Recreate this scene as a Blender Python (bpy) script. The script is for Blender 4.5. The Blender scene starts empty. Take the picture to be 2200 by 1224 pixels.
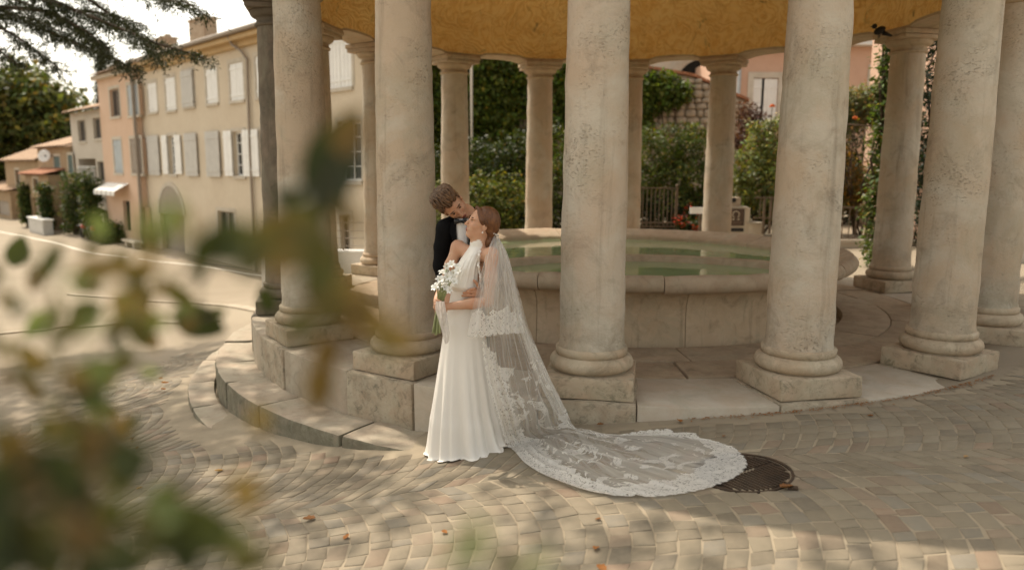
import bpy, bmesh, math, random
import numpy as np
from mathutils import Vector, Matrix
R_ = random.Random(7)
sc = bpy.context.scene
COL = sc.collection
pi = math.pi

# ------------------------------------------------------------------ camera, sky, sun, exposure
HC = 1.89
FPX, PIT, ROL = 1611.35, 0.1552, -0.0046
cp_, sp_ = math.cos(PIT), math.sin(PIT)
FW = np.array([0, cp_, -sp_]); U0 = np.array([0, sp_, cp_]); X0 = np.array([1.0, 0, 0])
RT = math.cos(ROL) * X0 - math.sin(ROL) * U0
UP = math.sin(ROL) * X0 + math.cos(ROL) * U0
cam = bpy.data.cameras.new('camera'); co = bpy.data.objects.new('camera', cam); COL.objects.link(co)
co.matrix_world = Matrix(((RT[0], UP[0], -FW[0], 0), (RT[1], UP[1], -FW[1], 0), (RT[2], UP[2], -FW[2], HC), (0, 0, 0, 1)))
cam.sensor_width = 36; cam.lens = FPX / 2200 * 36; cam.clip_end = 2000; cam.clip_start = .05
cam.dof.use_dof = True; cam.dof.focus_distance = 5.5; cam.dof.aperture_fstop = 1.08; cam.dof.aperture_blades = 0
sc.camera = co
SUN_EL, SUN_AZ = math.radians(55), math.radians(-41)      # azimuth from +Y, negative = left
TOSUN = Vector((math.sin(SUN_AZ) * math.cos(SUN_EL), math.cos(SUN_AZ) * math.cos(SUN_EL), math.sin(SUN_EL)))
w = bpy.data.worlds.new('World'); sc.world = w; w.use_nodes = True
nt = w.node_tree; nt.nodes.clear()
sky = nt.nodes.new('ShaderNodeTexSky'); sky.sky_type = 'NISHITA'; sky.sun_disc = False
sky.sun_elevation = SUN_EL; sky.sun_rotation = SUN_AZ
sky.air_density = 1.0; sky.dust_density = 3.0; sky.ozone_density = .5
hs = nt.nodes.new('ShaderNodeHueSaturation'); hs.inputs['Saturation'].default_value = .3
tint = nt.nodes.new('ShaderNodeMix'); tint.data_type = 'RGBA'; tint.blend_type = 'MULTIPLY'; tint.inputs[0].default_value = 1
tint.inputs[7].default_value = (1.0, .935, .80, 1)
bg = nt.nodes.new('ShaderNodeBackground'); bg.inputs[1].default_value = .135
wo = nt.nodes.new('ShaderNodeOutputWorld')
nt.links.new(sky.outputs[0], hs.inputs['Color']); nt.links.new(hs.outputs[0], tint.inputs[6])
nt.links.new(tint.outputs[2], bg.inputs[0]); nt.links.new(bg.outputs[0], wo.inputs[0])
sl = bpy.data.lights.new('sun', 'SUN'); sl.energy = 2.05; sl.angle = math.radians(.6); sl.color = (1, .88, .73)
so = bpy.data.objects.new('sun', sl); COL.objects.link(so)
so.rotation_euler = TOSUN.to_track_quat('Z', 'Y').to_euler()
sc.view_settings.view_transform = 'Standard'; sc.view_settings.look = 'None'
sc.view_settings.gamma = 1; sc.view_settings.exposure = 1.2; sc.view_settings.use_curve_mapping = False
sc.render.engine = 'CYCLES'
cy = sc.cycles
cy.use_denoising = True
try: cy.denoiser = 'OPENIMAGEDENOISE'
except Exception: pass
cy.max_bounces = 8; cy.diffuse_bounces = 5; cy.transparent_max_bounces = 24; cy.caustics_reflective = False; cy.caustics_refractive = False
cy.sample_clamp_indirect = 6

# ------------------------------------------------------------------ picture pixel -> place helpers (2200 px photograph)
def ray(x, y): return FW + (x - 1100) / FPX * RT - (y - 612) / FPX * UP
def at(x, y, Y):
    d = ray(x, y); t = Y / d[1]; return np.array([d[0] * t, Y, HC + d[2] * t])
def atz(x, y, z):
    d = ray(x, y); t = (z - HC) / d[2]; return np.array([d[0] * t, d[1] * t, z])
def proj(p):
    v = np.asarray(p, float) - np.array([0, 0, HC]); q = v @ FW
    return 1100 + FPX * (v @ RT) / q, 612 - FPX * (v @ UP) / q, q

# ------------------------------------------------------------------ object helpers
ROOT = {}
def link(o): COL.objects.link(o); return o
def thing(name, label, cat, loc=(0, 0, 0), group=None, rz=0):
    o = bpy.data.objects.new(name, None); link(o); o.location = loc; o.rotation_euler = (0, 0, rz)
    o.empty_display_size = .2
    o['label'] = label; o['category'] = cat
    if group: o['group'] = group
    ROOT[o] = np.array(loc, float)
    return o
def base_of(o):
    while o is not None:
        if o in ROOT: return ROOT[o]
        o = o.parent
    return np.zeros(3)
def tag(o, label=None, cat=None, group=None, kind=None):
    if label: o['label'] = label
    if cat: o['category'] = cat
    if group: o['group'] = group
    if kind: o['kind'] = kind
    return o
def put(name, me, parent=None, loc=None):
    o = bpy.data.objects.new(name, me); link(o)
    if parent is not None: o.parent = parent
    if loc is not None: o.location = loc
    return o
def mesh_of(name, V, F, mats=None, smooth=False, mi=None):
    me = bpy.data.meshes.new(name); me.from_pydata([tuple(map(float, v)) for v in V], [], [tuple(map(int, f)) for f in F])
    for m in (mats if isinstance(mats, (list, tuple)) else [mats] if mats else []): me.materials.append(m)
    if smooth: me.polygons.foreach_set('use_smooth', [True] * len(me.polygons))
    if mi is not None: me.polygons.foreach_set('material_index', np.asarray(mi, np.int32))
    me.update(); return me
def mk(name, V, F, mats, parent=None, smooth=False, mi=None):
    """V in world coordinates; a child is stored relative to its thing's base."""
    V = np.asarray(V, float)
    if parent is not None: V = V - base_of(parent)
    return put(name, mesh_of(name, V, F, mats, smooth, mi), parent)
def fastmesh(name, V, Fq, mats, smooth=False, k=4, cols=None, mi=None):
    """V (n,3), Fq (m,k) all same size; quick path for many faces. cols: per-vertex colours (n,4)."""
    me = bpy.data.meshes.new(name); V = np.ascontiguousarray(V, np.float32); Fq = np.ascontiguousarray(Fq, np.int32)
    me.vertices.add(len(V)); me.vertices.foreach_set('co', V.ravel())
    me.loops.add(Fq.size); me.loops.foreach_set('vertex_index', Fq.ravel())
    me.polygons.add(len(Fq)); me.polygons.foreach_set('loop_start', np.arange(0, Fq.size, k, dtype=np.int32))
    me.polygons.foreach_set('loop_total', np.full(len(Fq), k, np.int32))
    if smooth: me.polygons.foreach_set('use_smooth', np.ones(len(Fq), bool))
    for m in (mats if isinstance(mats, (list, tuple)) else [mats]): me.materials.append(m)
    if mi is not None: me.polygons.foreach_set('material_index', np.asarray(mi, np.int32))
    me.update(calc_edges=True)
    if cols is not None:
        a = me.color_attributes.new('col', 'FLOAT_COLOR', 'POINT'); a.data.foreach_set('color', np.ascontiguousarray(cols, np.float32).ravel())
    me.validate(); return me
class MB:
    def __init__(s): s.V = []; s.F = []; s.M = []
    def add(s, V, F, m=0):
        n = len(s.V); s.V += [tuple(v) for v in V]; s.F += [tuple(i + n for i in f) for f in F]; s.M += [m] * len(F); return s
    def box(s, a, b, m=0, M=None):
        x0, y0, z0 = a; x1, y1, z1 = b
        V = [(x0, y0, z0), (x1, y0, z0), (x1, y1, z0), (x0, y1, z0), (x0, y0, z1), (x1, y0, z1), (x1, y1, z1), (x0, y1, z1)]
        if M is not None: V = [tuple(M @ Vector(v)) for v in V]
        return s.add(V, [(0, 3, 2, 1), (4, 5, 6, 7), (0, 1, 5, 4), (1, 2, 6, 5), (2, 3, 7, 6), (3, 0, 4, 7)], m)
    def tube(s, P, r, n=8, m=0, cap=True):
        P = [Vector(p) for p in P]; rs = r if isinstance(r, (list, tuple, np.ndarray)) else [r] * len(P)
        V = []; F = []; ref = Vector((.31, .17, .93))
        for i, p in enumerate(P):
            t = (P[min(i + 1, len(P) - 1)] - P[max(i - 1, 0)]).normalized()
            a = t.cross(ref)
            if a.length < .05: a = t.cross(Vector((1, 0, 0)))
            a.normalize(); b = t.cross(a)
            for k in range(n):
                c = 2 * pi * k / n; V.append(p + (a * math.cos(c) + b * math.sin(c)) * rs[i])
        for i in range(len(P) - 1):
            for k in range(n):
                F.append((i * n + k, i * n + (k + 1) % n, (i + 1) * n + (k + 1) % n, (i + 1) * n + k))
        if cap: F.append(tuple(range(n))[::-1]); F.append(tuple((len(P) - 1) * n + k for k in range(n)))
        return s.add(V, F, m)
    def lathe(s, prof, n=32, c=(0, 0, 0), m=0, a0=0, a1=2 * pi):
        full = abs(a1 - a0 - 2 * pi) < 1e-6; k = n if full else n + 1
        V = []; F = []
        for r, z in prof:
            for i in range(k):
                a = a0 + (a1 - a0) * i / n; V.append((c[0] + r * math.cos(a), c[1] + r * math.sin(a), c[2] + z))
        for j in range(len(prof) - 1):
            for i in range(n):
                i2 = (i + 1) % k
                F.append((j * k + i, j * k + i2, (j + 1) * k + i2, (j + 1) * k + i))
        return s.add(V, F, m)
    def sphere(s, c, r, n=10, k=6, m=0, M=None):
        V = []; F = []; r = r if isinstance(r, (tuple, list)) else (r, r, r)
        for j in range(k + 1):
            t = pi * j / k
            for i in range(n):
                a = 2 * pi * i / n; v = Vector((r[0] * math.sin(t) * math.cos(a), r[1] * math.sin(t) * math.sin(a), r[2] * math.cos(t)))
                if M is not None: v = M @ v
                V.append(Vector(c) + v)
        for j in range(k):
            for i in range(n): F.append((j * n + i, (j + 1) * n + i, (j + 1) * n + (i + 1) % n, j * n + (i + 1) % n))
        return s.add(V, F, m)
    def out(s, name, mats, parent=None, smooth=False): return mk(name, s.V, s.F, mats, parent, smooth, s.M)
    def mesh(s, name, mats, smooth=False): return mesh_of(name, s.V, s.F, mats, smooth, s.M)
def auto_smooth(o, deg=35):
    me = o.data if hasattr(o, 'data') else o
    me.polygons.foreach_set('use_smooth', [True] * len(me.polygons))
    try: me.set_sharp_from_angle(angle=math.radians(deg))
    except Exception: pass
    return o
def bevelled(me, w, seg=2, jit=0, seed=0):
    bm = bmesh.new(); bm.from_mesh(me)
    bmesh.ops.remove_doubles(bm, verts=bm.verts, dist=1e-5)
    bmesh.ops.bevel(bm, geom=list(bm.edges), offset=w, segments=seg, profile=.6, affect='EDGES', clamp_overlap=True)
    if jit:
        r = random.Random(seed)
        for v in bm.verts: v.co += Vector((r.uniform(-jit, jit), r.uniform(-jit, jit), r.uniform(-jit, jit)))
    bm.to_mesh(me); bm.free(); return me
def vnoise(P, s, seed=0):
    """cheap smooth value noise on points (n,3) -> -1..1"""
    P = np.asarray(P, float) * s + seed * 17.31
    i = np.floor(P).astype(np.int64); f = P - i; f = f * f * (3 - 2 * f); out = 0
    def h(a, b, c):
        n = (a * 374761393 + b * 668265263 + c * 2147483647 + seed * 974711) & 0x7fffffff
        n = ((n ^ (n >> 13)) * 1274126177) & 0x7fffffff
        return ((n ^ (n >> 16)) & 0xffff) / 32767.5 - 1
    for dx in (0, 1):
        for dy in (0, 1):
            for dz in (0, 1):
                wgt = (f[:, 0] if dx else 1 - f[:, 0]) * (f[:, 1] if dy else 1 - f[:, 1]) * (f[:, 2] if dz else 1 - f[:, 2])
                out = out + wgt * h(i[:, 0] + dx, i[:, 1] + dy, i[:, 2] + dz)
    return out
# ------------------------------------------------------------------ materials
def srgb(r, g, b): 
    f = lambda c: (c / 255 / 12.92) if c / 255 <= .04045 else ((c / 255 + .055) / 1.055) ** 2.4
    return (f(r), f(g), f(b), 1)
class NT:
    def __init__(s, name):
        s.m = bpy.data.materials.new(name); s.m.use_nodes = True; s.t = s.m.node_tree; s.t.nodes.clear()
        s.out = s.n('ShaderNodeOutputMaterial')
    def n(s, typ, **kw):
        x = s.t.nodes.new(typ)
        for k, v in kw.items(): setattr(x, k, v)
        return x
    def l(s, a, b): s.t.links.new(a, b)
    def coord(s, kind='Object', rnd=True, scale=(1, 1, 1)):
        tc = s.n('ShaderNodeTexCoord'); mp = s.n('ShaderNodeMapping'); s.l(tc.outputs[kind], mp.inputs[0]); mp.inputs['Scale'].default_value = scale
        if rnd:
            oi = s.n('ShaderNodeObjectInfo'); mu = s.n('ShaderNodeMath', operation='MULTIPLY'); mu.inputs[1].default_value = 57
            s.l(oi.outputs['Random'], mu.inputs[0]); s.l(mu.outputs[0], mp.inputs['Location'])
        return mp.outputs[0]
    def coord_uv(s, scale):
        u = s.n('ShaderNodeUVMap'); mp = s.n('ShaderNodeMapping'); s.l(u.outputs[0], mp.inputs[0]); mp.inputs['Scale'].default_value = scale; return mp.outputs[0]
    def noise(s, vec, scale, detail=4, rough=.6, dist=0):
        x = s.n('ShaderNodeTexNoise'); x.inputs['Scale'].default_value = scale; x.inputs['Detail'].default_value = detail
        x.inputs['Roughness'].default_value = rough; x.inputs['Distortion'].default_value = dist
        if vec is not None: s.l(vec, x.inputs['Vector'])
        return x.outputs['Fac']
    def vor(s, vec, scale, feat='F1', out='Distance'):
        x = s.n('ShaderNodeTexVoronoi', feature=feat); x.inputs['Scale'].default_value = scale
        if vec is not None: s.l(vec, x.inputs['Vector'])
        return x.outputs[out]
    def ramp(s, fac, a, b, ca=(0, 0, 0, 1), cb=(1, 1, 1, 1)):
        x = s.n('ShaderNodeValToRGB'); e = x.color_ramp.elements; e[0].position = a; e[1].position = b; e[0].color = ca; e[1].color = cb
        s.l(fac, x.inputs[0]); return x.outputs[0]
    def mix(s, fac, a, b, mode='MIX'):
        x = s.n('ShaderNodeMix', data_type='RGBA', blend_type=mode)
        for sock, v in ((x.inputs[0], fac), (x.inputs[6], a), (x.inputs[7], b)):
            if isinstance(v, (int, float)): sock.default_value = v
            elif isinstance(v, tuple): sock.default_value = v
            else: s.l(v, sock)
        return x.outputs[2]
    def math(s, op, a, b=0.0, clamp=False):
        x = s.n('ShaderNodeMath', operation=op, use_clamp=clamp)
        for sock, v in ((x.inputs[0], a), (x.inputs[1], b)):
            if isinstance(v, (int, float)): sock.default_value = v
            else: s.l(v, sock)
        return x.outputs[0]
    def bump(s, h, strength=.4, dist=.02, normal=None):
        x = s.n('ShaderNodeBump'); x.inputs['Strength'].default_value = strength; x.inputs['Distance'].default_value = dist
        s.l(h, x.inputs['Height'])
        if normal is not None: s.l(normal, x.inputs['Normal'])
        return x.outputs[0]
    def bsdf(s, col, rough=.8, normal=None, spec=.3, metal=0, **kw):
        b = s.n('ShaderNodeBsdfPrincipled')
        for k, v in (('Base Color', col), ('Roughness', rough), ('Specular IOR Level', spec), ('Metallic', metal), *kw.items()):
            if isinstance(v, (int, float, tuple)): b.inputs[k].default_value = v
            else: s.l(v, b.inputs[k])
        if normal is not None: s.l(normal, b.inputs['Normal'])
        s.l(b.outputs[0], s.out.inputs[0]); return b
def lerp4(a, b, t): return tuple(a[i] * (1 - t) + b[i] * t for i in range(3)) + (1,)

def m_stone(name, c1, c2, dark, scale=1.0, pit=.5, stain=.5, moss=None, streak=0.0, bump=.5, rough=.9, kind='Object', rnd=True, grime=None):
    """weathered limestone: two tones, pitted patches, grime, vertical streaks"""
    t = NT(name); v = t.coord(kind, rnd)
    big = t.noise(v, 1.7 * scale, 5, .6, .4); med = t.noise(v, 7 * scale, 6, .65); fine = t.noise(v, 60 * scale, 3, .7)
    col = t.mix(t.ramp(big, .40, .60), c1, c2)
    col = t.mix(t.math('MULTIPLY', t.ramp(med, .45, .75), .35), col, lerp4(c2, dark, .4))
    # pitted patches: small holes gathered where a broad mask says
    pm = t.ramp(t.noise(v, 1.9 * scale, 5, .7), .46, .68)
    pits = t.ramp(t.noise(t.coord(kind, rnd, (1, 1, 1.5)), 44 * scale, 3, .6, .0), .55, .72)
    pk = t.math('MULTIPLY', pits, t.math('MULTIPLY', pm, pit)); blot = t.ramp(t.noise(v, 1.3 * scale, 7, .7, 1.2), .50, .60); col = t.mix(t.math('MULTIPLY', blot, .38), col, lerp4(c2, (.31, .30, .215, 1), .7)); blo2 = t.ramp(t.noise(v, .9 * scale, 6, .7, .9), .50, .64); col = t.mix(t.math('MULTIPLY', blo2, .40), col, lerp4(c2, (.56, .40, .30, 1), .6))
    col = t.mix(pk, col, lerp4(dark, c2, .42))
    gr = t.math('MULTIPLY', t.ramp(t.noise(v, 3.1 * scale, 8, .72, .8), .52, .70), stain)
    col = t.mix(gr, col, dark)
    if streak:
        sv = t.coord(kind, rnd, (6, 6, .35))
        st = t.math('MULTIPLY', t.ramp(t.noise(sv, 1.6, 6, .65, .3), .55, .72), streak)
        col = t.mix(st, col, lerp4(dark, (0.02, .018, .012, 1), .35))
    if moss:
        mm = t.ramp(t.noise(v, 4.5 * scale, 8, .75, .5), .54, .66)
        col = t.mix(t.math('MULTIPLY', mm, .75), col, moss)
    if grime:      # lichen and splash dirt that has grown on the lower part of the stone
        tc = t.n('ShaderNodeTexCoord'); sx = t.n('ShaderNodeSeparateXYZ'); t.l(tc.outputs['Object'], sx.inputs[0]); zf = t.ramp(t.math('ADD', sx.outputs[2], t.math('MULTIPLY', big, .5)), grime[0], grime[1], (1, 1, 1, 1), (0, 0, 0, 1))
        gm = t.math('MULTIPLY', zf, t.ramp(t.noise(v, 5.5, 8, .74, .5), .42, .62)); col = t.mix(t.math('MULTIPLY', gm, .62), col, (.20, .175, .115, 1))
    col = t.mix(t.math('MULTIPLY', fine, .30), col, lerp4(c1, (1, 1, 1, 1), .12))
    h = t.math('SUBTRACT', t.math('ADD', t.math('MULTIPLY', med, .5), t.math('MULTIPLY', fine, .22)), t.math('MULTIPLY', pk, .9))
    t.bsdf(col, rough, t.bump(h, bump, .025), .2); return t.m
def m_plain(name, c, rough=.7, var=.15, scale=4, bump=.0, metal=0, spec=.3, c2=None, kind='Object', rnd=True):
    t = NT(name); v = t.coord(kind, rnd); n = t.noise(v, scale, 5, .6)
    c2 = c2 or tuple(x * (1 - var * 1.6) for x in c[:3]) + (1,)
    col = t.mix(t.ramp(n, .35, .7), c, c2)
    nm = t.bump(t.noise(v, scale * 9, 4, .6), bump, .01) if bump else None
    t.bsdf(col, rough, nm, spec, metal); return t.m
def m_leaf(name, c, trans=.35, rough=.5, var=True):
    t = NT(name); a = t.n('ShaderNodeVertexColor', layer_name='col') if var else None
    col = t.mix(1.0, c, a.outputs[0], 'MULTIPLY') if var else c
    b = t.n('ShaderNodeBsdfPrincipled'); b.inputs['Roughness'].default_value = rough; b.inputs['Specular IOR Level'].default_value = .18
    tr = t.n('ShaderNodeBsdfTranslucent'); ms = t.n('ShaderNodeMixShader'); ms.inputs[0].default_value = trans
    tc = t.mix(1.0, col, (1.6, 1.6, .55, 1), 'MULTIPLY')
    if isinstance(col, tuple): b.inputs[0].default_value = col
    else: t.l(col, b.inputs[0])
    t.l(tc, tr.inputs[0]); t.l(b.outputs[0], ms.inputs[1]); t.l(tr.outputs[0], ms.inputs[2]); t.l(ms.outputs[0], t.out.inputs[0]); return t.m
def m_vcol(name, rough=.85, bump=.25, scale=30, mult=(1, 1, 1, 1), kind='Object'):
    t = NT(name); a = t.n('ShaderNodeVertexColor', layer_name='col'); v = t.coord(kind, False)
    n = t.noise(v, scale, 5, .65); n2 = t.noise(v, 2.2, 4, .6)
    col = t.mix(t.math('MULTIPLY', t.ramp(n, .3, .75), .45), t.mix(1.0, a.outputs[0], mult, 'MULTIPLY'), (.25, .205, .145, 1))
    col = t.mix(t.math('MULTIPLY', t.ramp(n2, .40, .7), .5), col, (.30, .25, .18, 1)); n3 = t.noise(v, .8, 7, .7, .6); col = t.mix(t.math('MULTIPLY', t.ramp(n3, .52, .66), .45), col, (.15, .12, .085, 1))
    t.bsdf(col, rough, t.bump(n, bump, .012), .3); return t.m

C_A = (.54, .485, .395, 1); C_B = (.50, .385, .27, 1); C_D = (.17, .125, .08, 1)
M_SHAFT = m_stone('column stone', C_A, C_B, C_D, 1.0, .55, .50, streak=.38, bump=.85, grime=(.45, 1.15))
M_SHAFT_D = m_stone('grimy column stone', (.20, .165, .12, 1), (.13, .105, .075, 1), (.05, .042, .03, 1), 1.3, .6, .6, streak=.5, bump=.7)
M_BASE = m_stone('base stone', (.54, .455, .335, 1), (.50, .375, .255, 1), C_D, 1.8, .7, .65, streak=.2, bump=.7, grime=(.30, .75))
M_CAP = m_stone('capital stone', (.48, .385, .27, 1), (.43, .31, .20, 1), C_D, 1.6, .3, .55, streak=.3, bump=.4)
M_PLINTH = m_stone('plinth stone', (.50, .425, .31, 1), (.46, .345, .235, 1), (.12, .10, .065, 1), 2.2, .5, .75, moss=(.13, .125, .075, 1), bump=.7)
M_BLOCK = m_stone('pedestal stone', (.46, .395, .295, 1), (.40, .31, .215, 1), (.09, .08, .05, 1), 3.0, .6, .8, moss=(.10, .10, .065, 1), bump=.8)
M_SLAB = m_stone('threshold stone', (.50, .45, .37, 1), (.45, .37, .28, 1), (.22, .17, .12, 1), 1.5, .3, .3, bump=.35)
M_FLAG = m_stone('flagstone', (.42, .32, .215, 1), (.33, .245, .165, 1), (.13, .10, .065, 1), 2.2, .4, .6, bump=.9)
M_BASIN = m_stone('basin stone', (.58, .455, .31, 1), (.52, .385, .25, 1), (.20, .145, .085, 1), 1.9, .5, .55, streak=.6, bump=.5)
M_RIM = m_stone('basin rim stone', (.50, .40, .285, 1), (.42, .31, .21, 1), (.16, .12, .08, 1), 2.0, .3, .45, bump=.5)
M_LEDGE = m_stone('ledge stone', (.42, .365, .28, 1), (.36, .29, .215, 1), (.10, .085, .06, 1), 1.6, .3, .45, bump=.6)
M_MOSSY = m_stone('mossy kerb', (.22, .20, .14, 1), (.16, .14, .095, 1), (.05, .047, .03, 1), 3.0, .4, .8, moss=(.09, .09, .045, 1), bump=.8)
M_PALE = m_stone('pale stone', (.55, .50, .42, 1), (.48, .42, .34, 1), (.26, .22, .17, 1), 1.0, .2, .3, bump=.25)
M_RUBBLE = m_stone('rubble stone', (.42, .34, .25, 1), (.34, .255, .175, 1), (.12, .09, .06, 1), 2.0, .3, .6, bump=.6)
M_IRON = m_plain('wrought iron', (.16, .115, .075, 1), .55, .3, 9, .2, .3)
M_DARKMETAL = m_plain('dark metal', (.035, .032, .03, 1), .5, .2, 9, .1, .5)
M_BARK = m_plain('bark', (.14, .10, .07, 1), .9, .4, 14, .8)
M_TWIG = m_plain('twig', (.11, .075, .045, 1), .8, .3, 30, .4)
M_GLASS_D = m_plain('window glass', (.03, .035, .04, 1), .08, .1, 3, 0, 0, .6)
M_WHITE = m_plain('white paint', (.80, .79, .76, 1), .5, .06, 3)
M_GREYSH = m_plain('grey tinted wood', (.54, .52, .48, 1), .6, .08, 3)  # on the proud shutters, the shading of their angle put into the colour
M_TAUPE = m_plain('taupe painted wood', (.30, .25, .20, 1), .6, .1, 3)
M_BLUEG = m_plain('blue grey tinted wood', (.42, .46, .48, 1), .6, .1, 3)
M_GREENSH = m_plain('green painted wood', (.06, .11, .10, 1), .6, .1, 3)
M_DOOR = m_plain('brown door wood', (.20, .09, .04, 1), .55, .2, 5)
M_NEARBLACK = m_plain('near black fill', (.018, .014, .011, 1), .9, .2, 3)  # near-black; on the arch sheets it stands in for the shade inside
def m_ochre():
    t = NT('ochre stucco'); v = t.coord('Object', False)
    wv = t.n('ShaderNodeTexNoise'); wv.inputs['Scale'].default_value = 1.3; wv.inputs['Detail'].default_value = 2; t.l(v, wv.inputs['Vector'])
    ad = t.n('ShaderNodeVectorMath', operation='MULTIPLY_ADD'); t.l(wv.outputs['Color'], ad.inputs[0]); ad.inputs[1].default_value = (2.2, 2.2, 2.2); t.l(v, ad.inputs[2])
    sw = t.n('ShaderNodeTexWave', wave_type='RINGS', rings_direction='SPHERICAL'); sw.inputs['Scale'].default_value = 2.1
    sw.inputs['Distortion'].default_value = 9; sw.inputs['Detail'].default_value = 6; sw.inputs['Detail Scale'].default_value = 2.2; t.l(ad.outputs[0], sw.inputs['Vector'])
    big = t.noise(v, 1.1, 5, .6, .6); med = t.noise(v, 5, 6, .7, .5); fine = t.noise(v, 30, 4, .6)
    col = t.mix(t.ramp(big, .35, .65), (.90, .64, .27, 1), (.84, .53, .18, 1))
    col = t.mix(t.math('MULTIPLY', t.ramp(sw.outputs[1], .35, .85), .22), col, (.88, .66, .32, 1))
    col = t.mix(t.math('MULTIPLY', t.ramp(sw.outputs[1], .0, .25, (1, 1, 1, 1), (0, 0, 0, 1)), .34), col, (.56, .25, .05, 1))
    col = t.mix(t.math('MULTIPLY', t.ramp(med, .54, .74), .55), col, (.50, .25, .06, 1))
    col = t.mix(t.math('MULTIPLY', t.ramp(t.noise(v, 2.4, 8, .75, 1.0), .60, .72), .8), col, (.055, .045, .028, 1))
    h = t.math('ADD', t.math('MULTIPLY', sw.outputs[1], .7), t.math('MULTIPLY', fine, .35))
    t.bsdf(col, .85, t.bump(h, .55, .03), .2); return t.m
M_OCHRE = m_ochre()
def m_plaster(name, c1, c2, sc_=.5, blocks=False):
    t = NT(name); v = t.coord('Object', False); n = t.noise(v, sc_, 6, .65, .4); n2 = t.noise(v, 6, 5, .6)
    col = t.mix(t.ramp(n, .35, .68), c1, c2)
    col = t.mix(t.math('MULTIPLY', t.ramp(n2, .5, .8), .25), col, lerp4(c2, (.1, .08, .06, 1), .35))
    t.bsdf(col, .9, t.bump(n2, .25, .02), .15); return t.m
M_BEIGE = m_plaster('beige render', (.60, .52, .405, 1), (.54, .455, .345, 1))
M_PINK = m_plaster('pink render', (.62, .45, .335, 1), (.57, .40, .285, 1))
M_PINK2 = m_plaster('rose render', (.58, .39, .29, 1), (.53, .34, .245, 1))
M_GREYW = m_plaster('pale grey render', (.52, .47, .40, 1), (.45, .40, .335, 1))
M_STONEH = m_plaster('village stone', (.38, .28, .175, 1), (.29, .205, .125, 1), 2.2)
M_TILE = m_plain('roof tile', (.42, .29, .19, 1), .85, .3, 5, .3, c2=(.30, .19, .12, 1))
M_REDTILE = m_plain('red roof tile', (.40, .17, .085, 1), .85, .3, 5, .3)
def m_ground():
    t = NT('plaza ground'); v = t.coord('Object', False)
    big = t.noise(v, .35, 5, .6, .4); med = t.noise(v, 3.0, 6, .65); fine = t.noise(v, 45, 4, .7)
    col = t.mix(t.ramp(big, .35, .65), (.29, .245, .18, 1), (.25, .205, .15, 1))
    col = t.mix(t.math('MULTIPLY', t.ramp(med, .42, .7), .4), col, (.30, .245, .175, 1))
    col = t.mix(t.math('MULTIPLY', fine, .3), col, (.36, .305, .23, 1))
    t.bsdf(col, .92, t.bump(t.math('ADD', med, fine), .35, .015), .2); return t.m
M_GROUND = m_ground()
M_MORTAR = m_plain('pale mortar', (.34, .285, .205, 1), .95, .25, 2.5, .4, c2=(.25, .205, .145, 1), rnd=False)
M_SETT = m_vcol('sett stone', .85, .22, 26)
def m_water():
    t = NT('basin water'); v = t.coord('Object', False); n = t.noise(v, 2.2, 3, .5)
    n2 = t.noise(v, 1.3, 4, .6)
    col = t.mix(t.ramp(n2, .35, .65), (.31, .42, .22, 1), (.37, .48, .27, 1))
    b = t.bsdf(col, .03, t.bump(n, .10, .02), .5); b.inputs['IOR'].default_value = 1.33; return t.m
M_WATER = m_water()
# ------------------------------------------------------------------ ground height
C0 = np.array([1.3845, 9.9307]); RR = 4.2153; A0 = -0.17977
ZF = .165                                     # pavilion floor
GP = np.array([(.6, 5.42, 0), (2.0, 5.39, .11), (3.7, 5.97, .165), (5, 7, .18), (-.3, 5.2, -.12), (-1, 5.6, -.27), (-2, 6, -.41), (-2.7, 6.8, -.5), (-4, 7, -.68),
    (-3.7, 9, -.68), (-3.9, 11, -.85), (-6, 8, -.98), (-8, 14, -1.35), (-7.1, 21.7, -1.85), (6.5, 9, .18), (7, 12, .2), (5, 15.5, .25), (2, 16, .28), (-1, 16.5, .1), (-4.5, 16, -1.0),
    (0, 3, -.06), (-2, 3.5, -.34), (2, 3, .11), (4, 4, .165), (12, 8, .3), (12, 20, .6), (6, 22, .5), (0, 24, .3), (-19, 39, -2.2), (-10, 30, -2.2), (-36, 58, -2.35), (-15, 28, -2.15), (-4, 25, -2.0),
    (-40, 20, -2.4), (-20, 10, -1.9), (-4, 3, -.6), (0, -3, -.05), (-8, -3, -.8), (8, -3, .3), (-70, 60, -2.6), (40, 40, 1.2), (0, 70, 0), (-30, 90, -2.6), (60, 0, .8), (-60, -20, -2.6), (30, 90, 1)])
def _k(d2): return np.sqrt(d2 + .8)
_n = len(GP); _A = np.zeros((_n + 3, _n + 3)); _d = ((GP[:, None, :2] - GP[None, :, :2]) ** 2).sum(2)
_A[:_n, :_n] = _k(_d); _A[:_n, _n] = 1; _A[:_n, _n + 1:] = GP[:, :2]; _A[_n, :_n] = 1; _A[_n + 1:, :_n] = GP[:, :2].T
_A[:_n, :_n] -= np.eye(_n) * .02
_W = np.linalg.solve(_A, np.concatenate([GP[:, 2], [0, 0, 0]]))
def gz(x, y):
    x = np.asarray(x, float); y = np.asarray(y, float); sh = x.shape; x = x.ravel(); y = y.ravel()
    r = np.zeros(len(x))
    for i in range(0, len(x), 20000):
        q = (x[i:i + 20000, None] - GP[:, 0]) ** 2 + (y[i:i + 20000, None] - GP[:, 1]) ** 2
        r[i:i + 20000] = _k(q) @ _W[:_n] + _W[_n] + _W[_n + 1] * x[i:i + 20000] + _W[_n + 2] * y[i:i + 20000]
    return r.reshape(sh) if sh else float(r[0])
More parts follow.
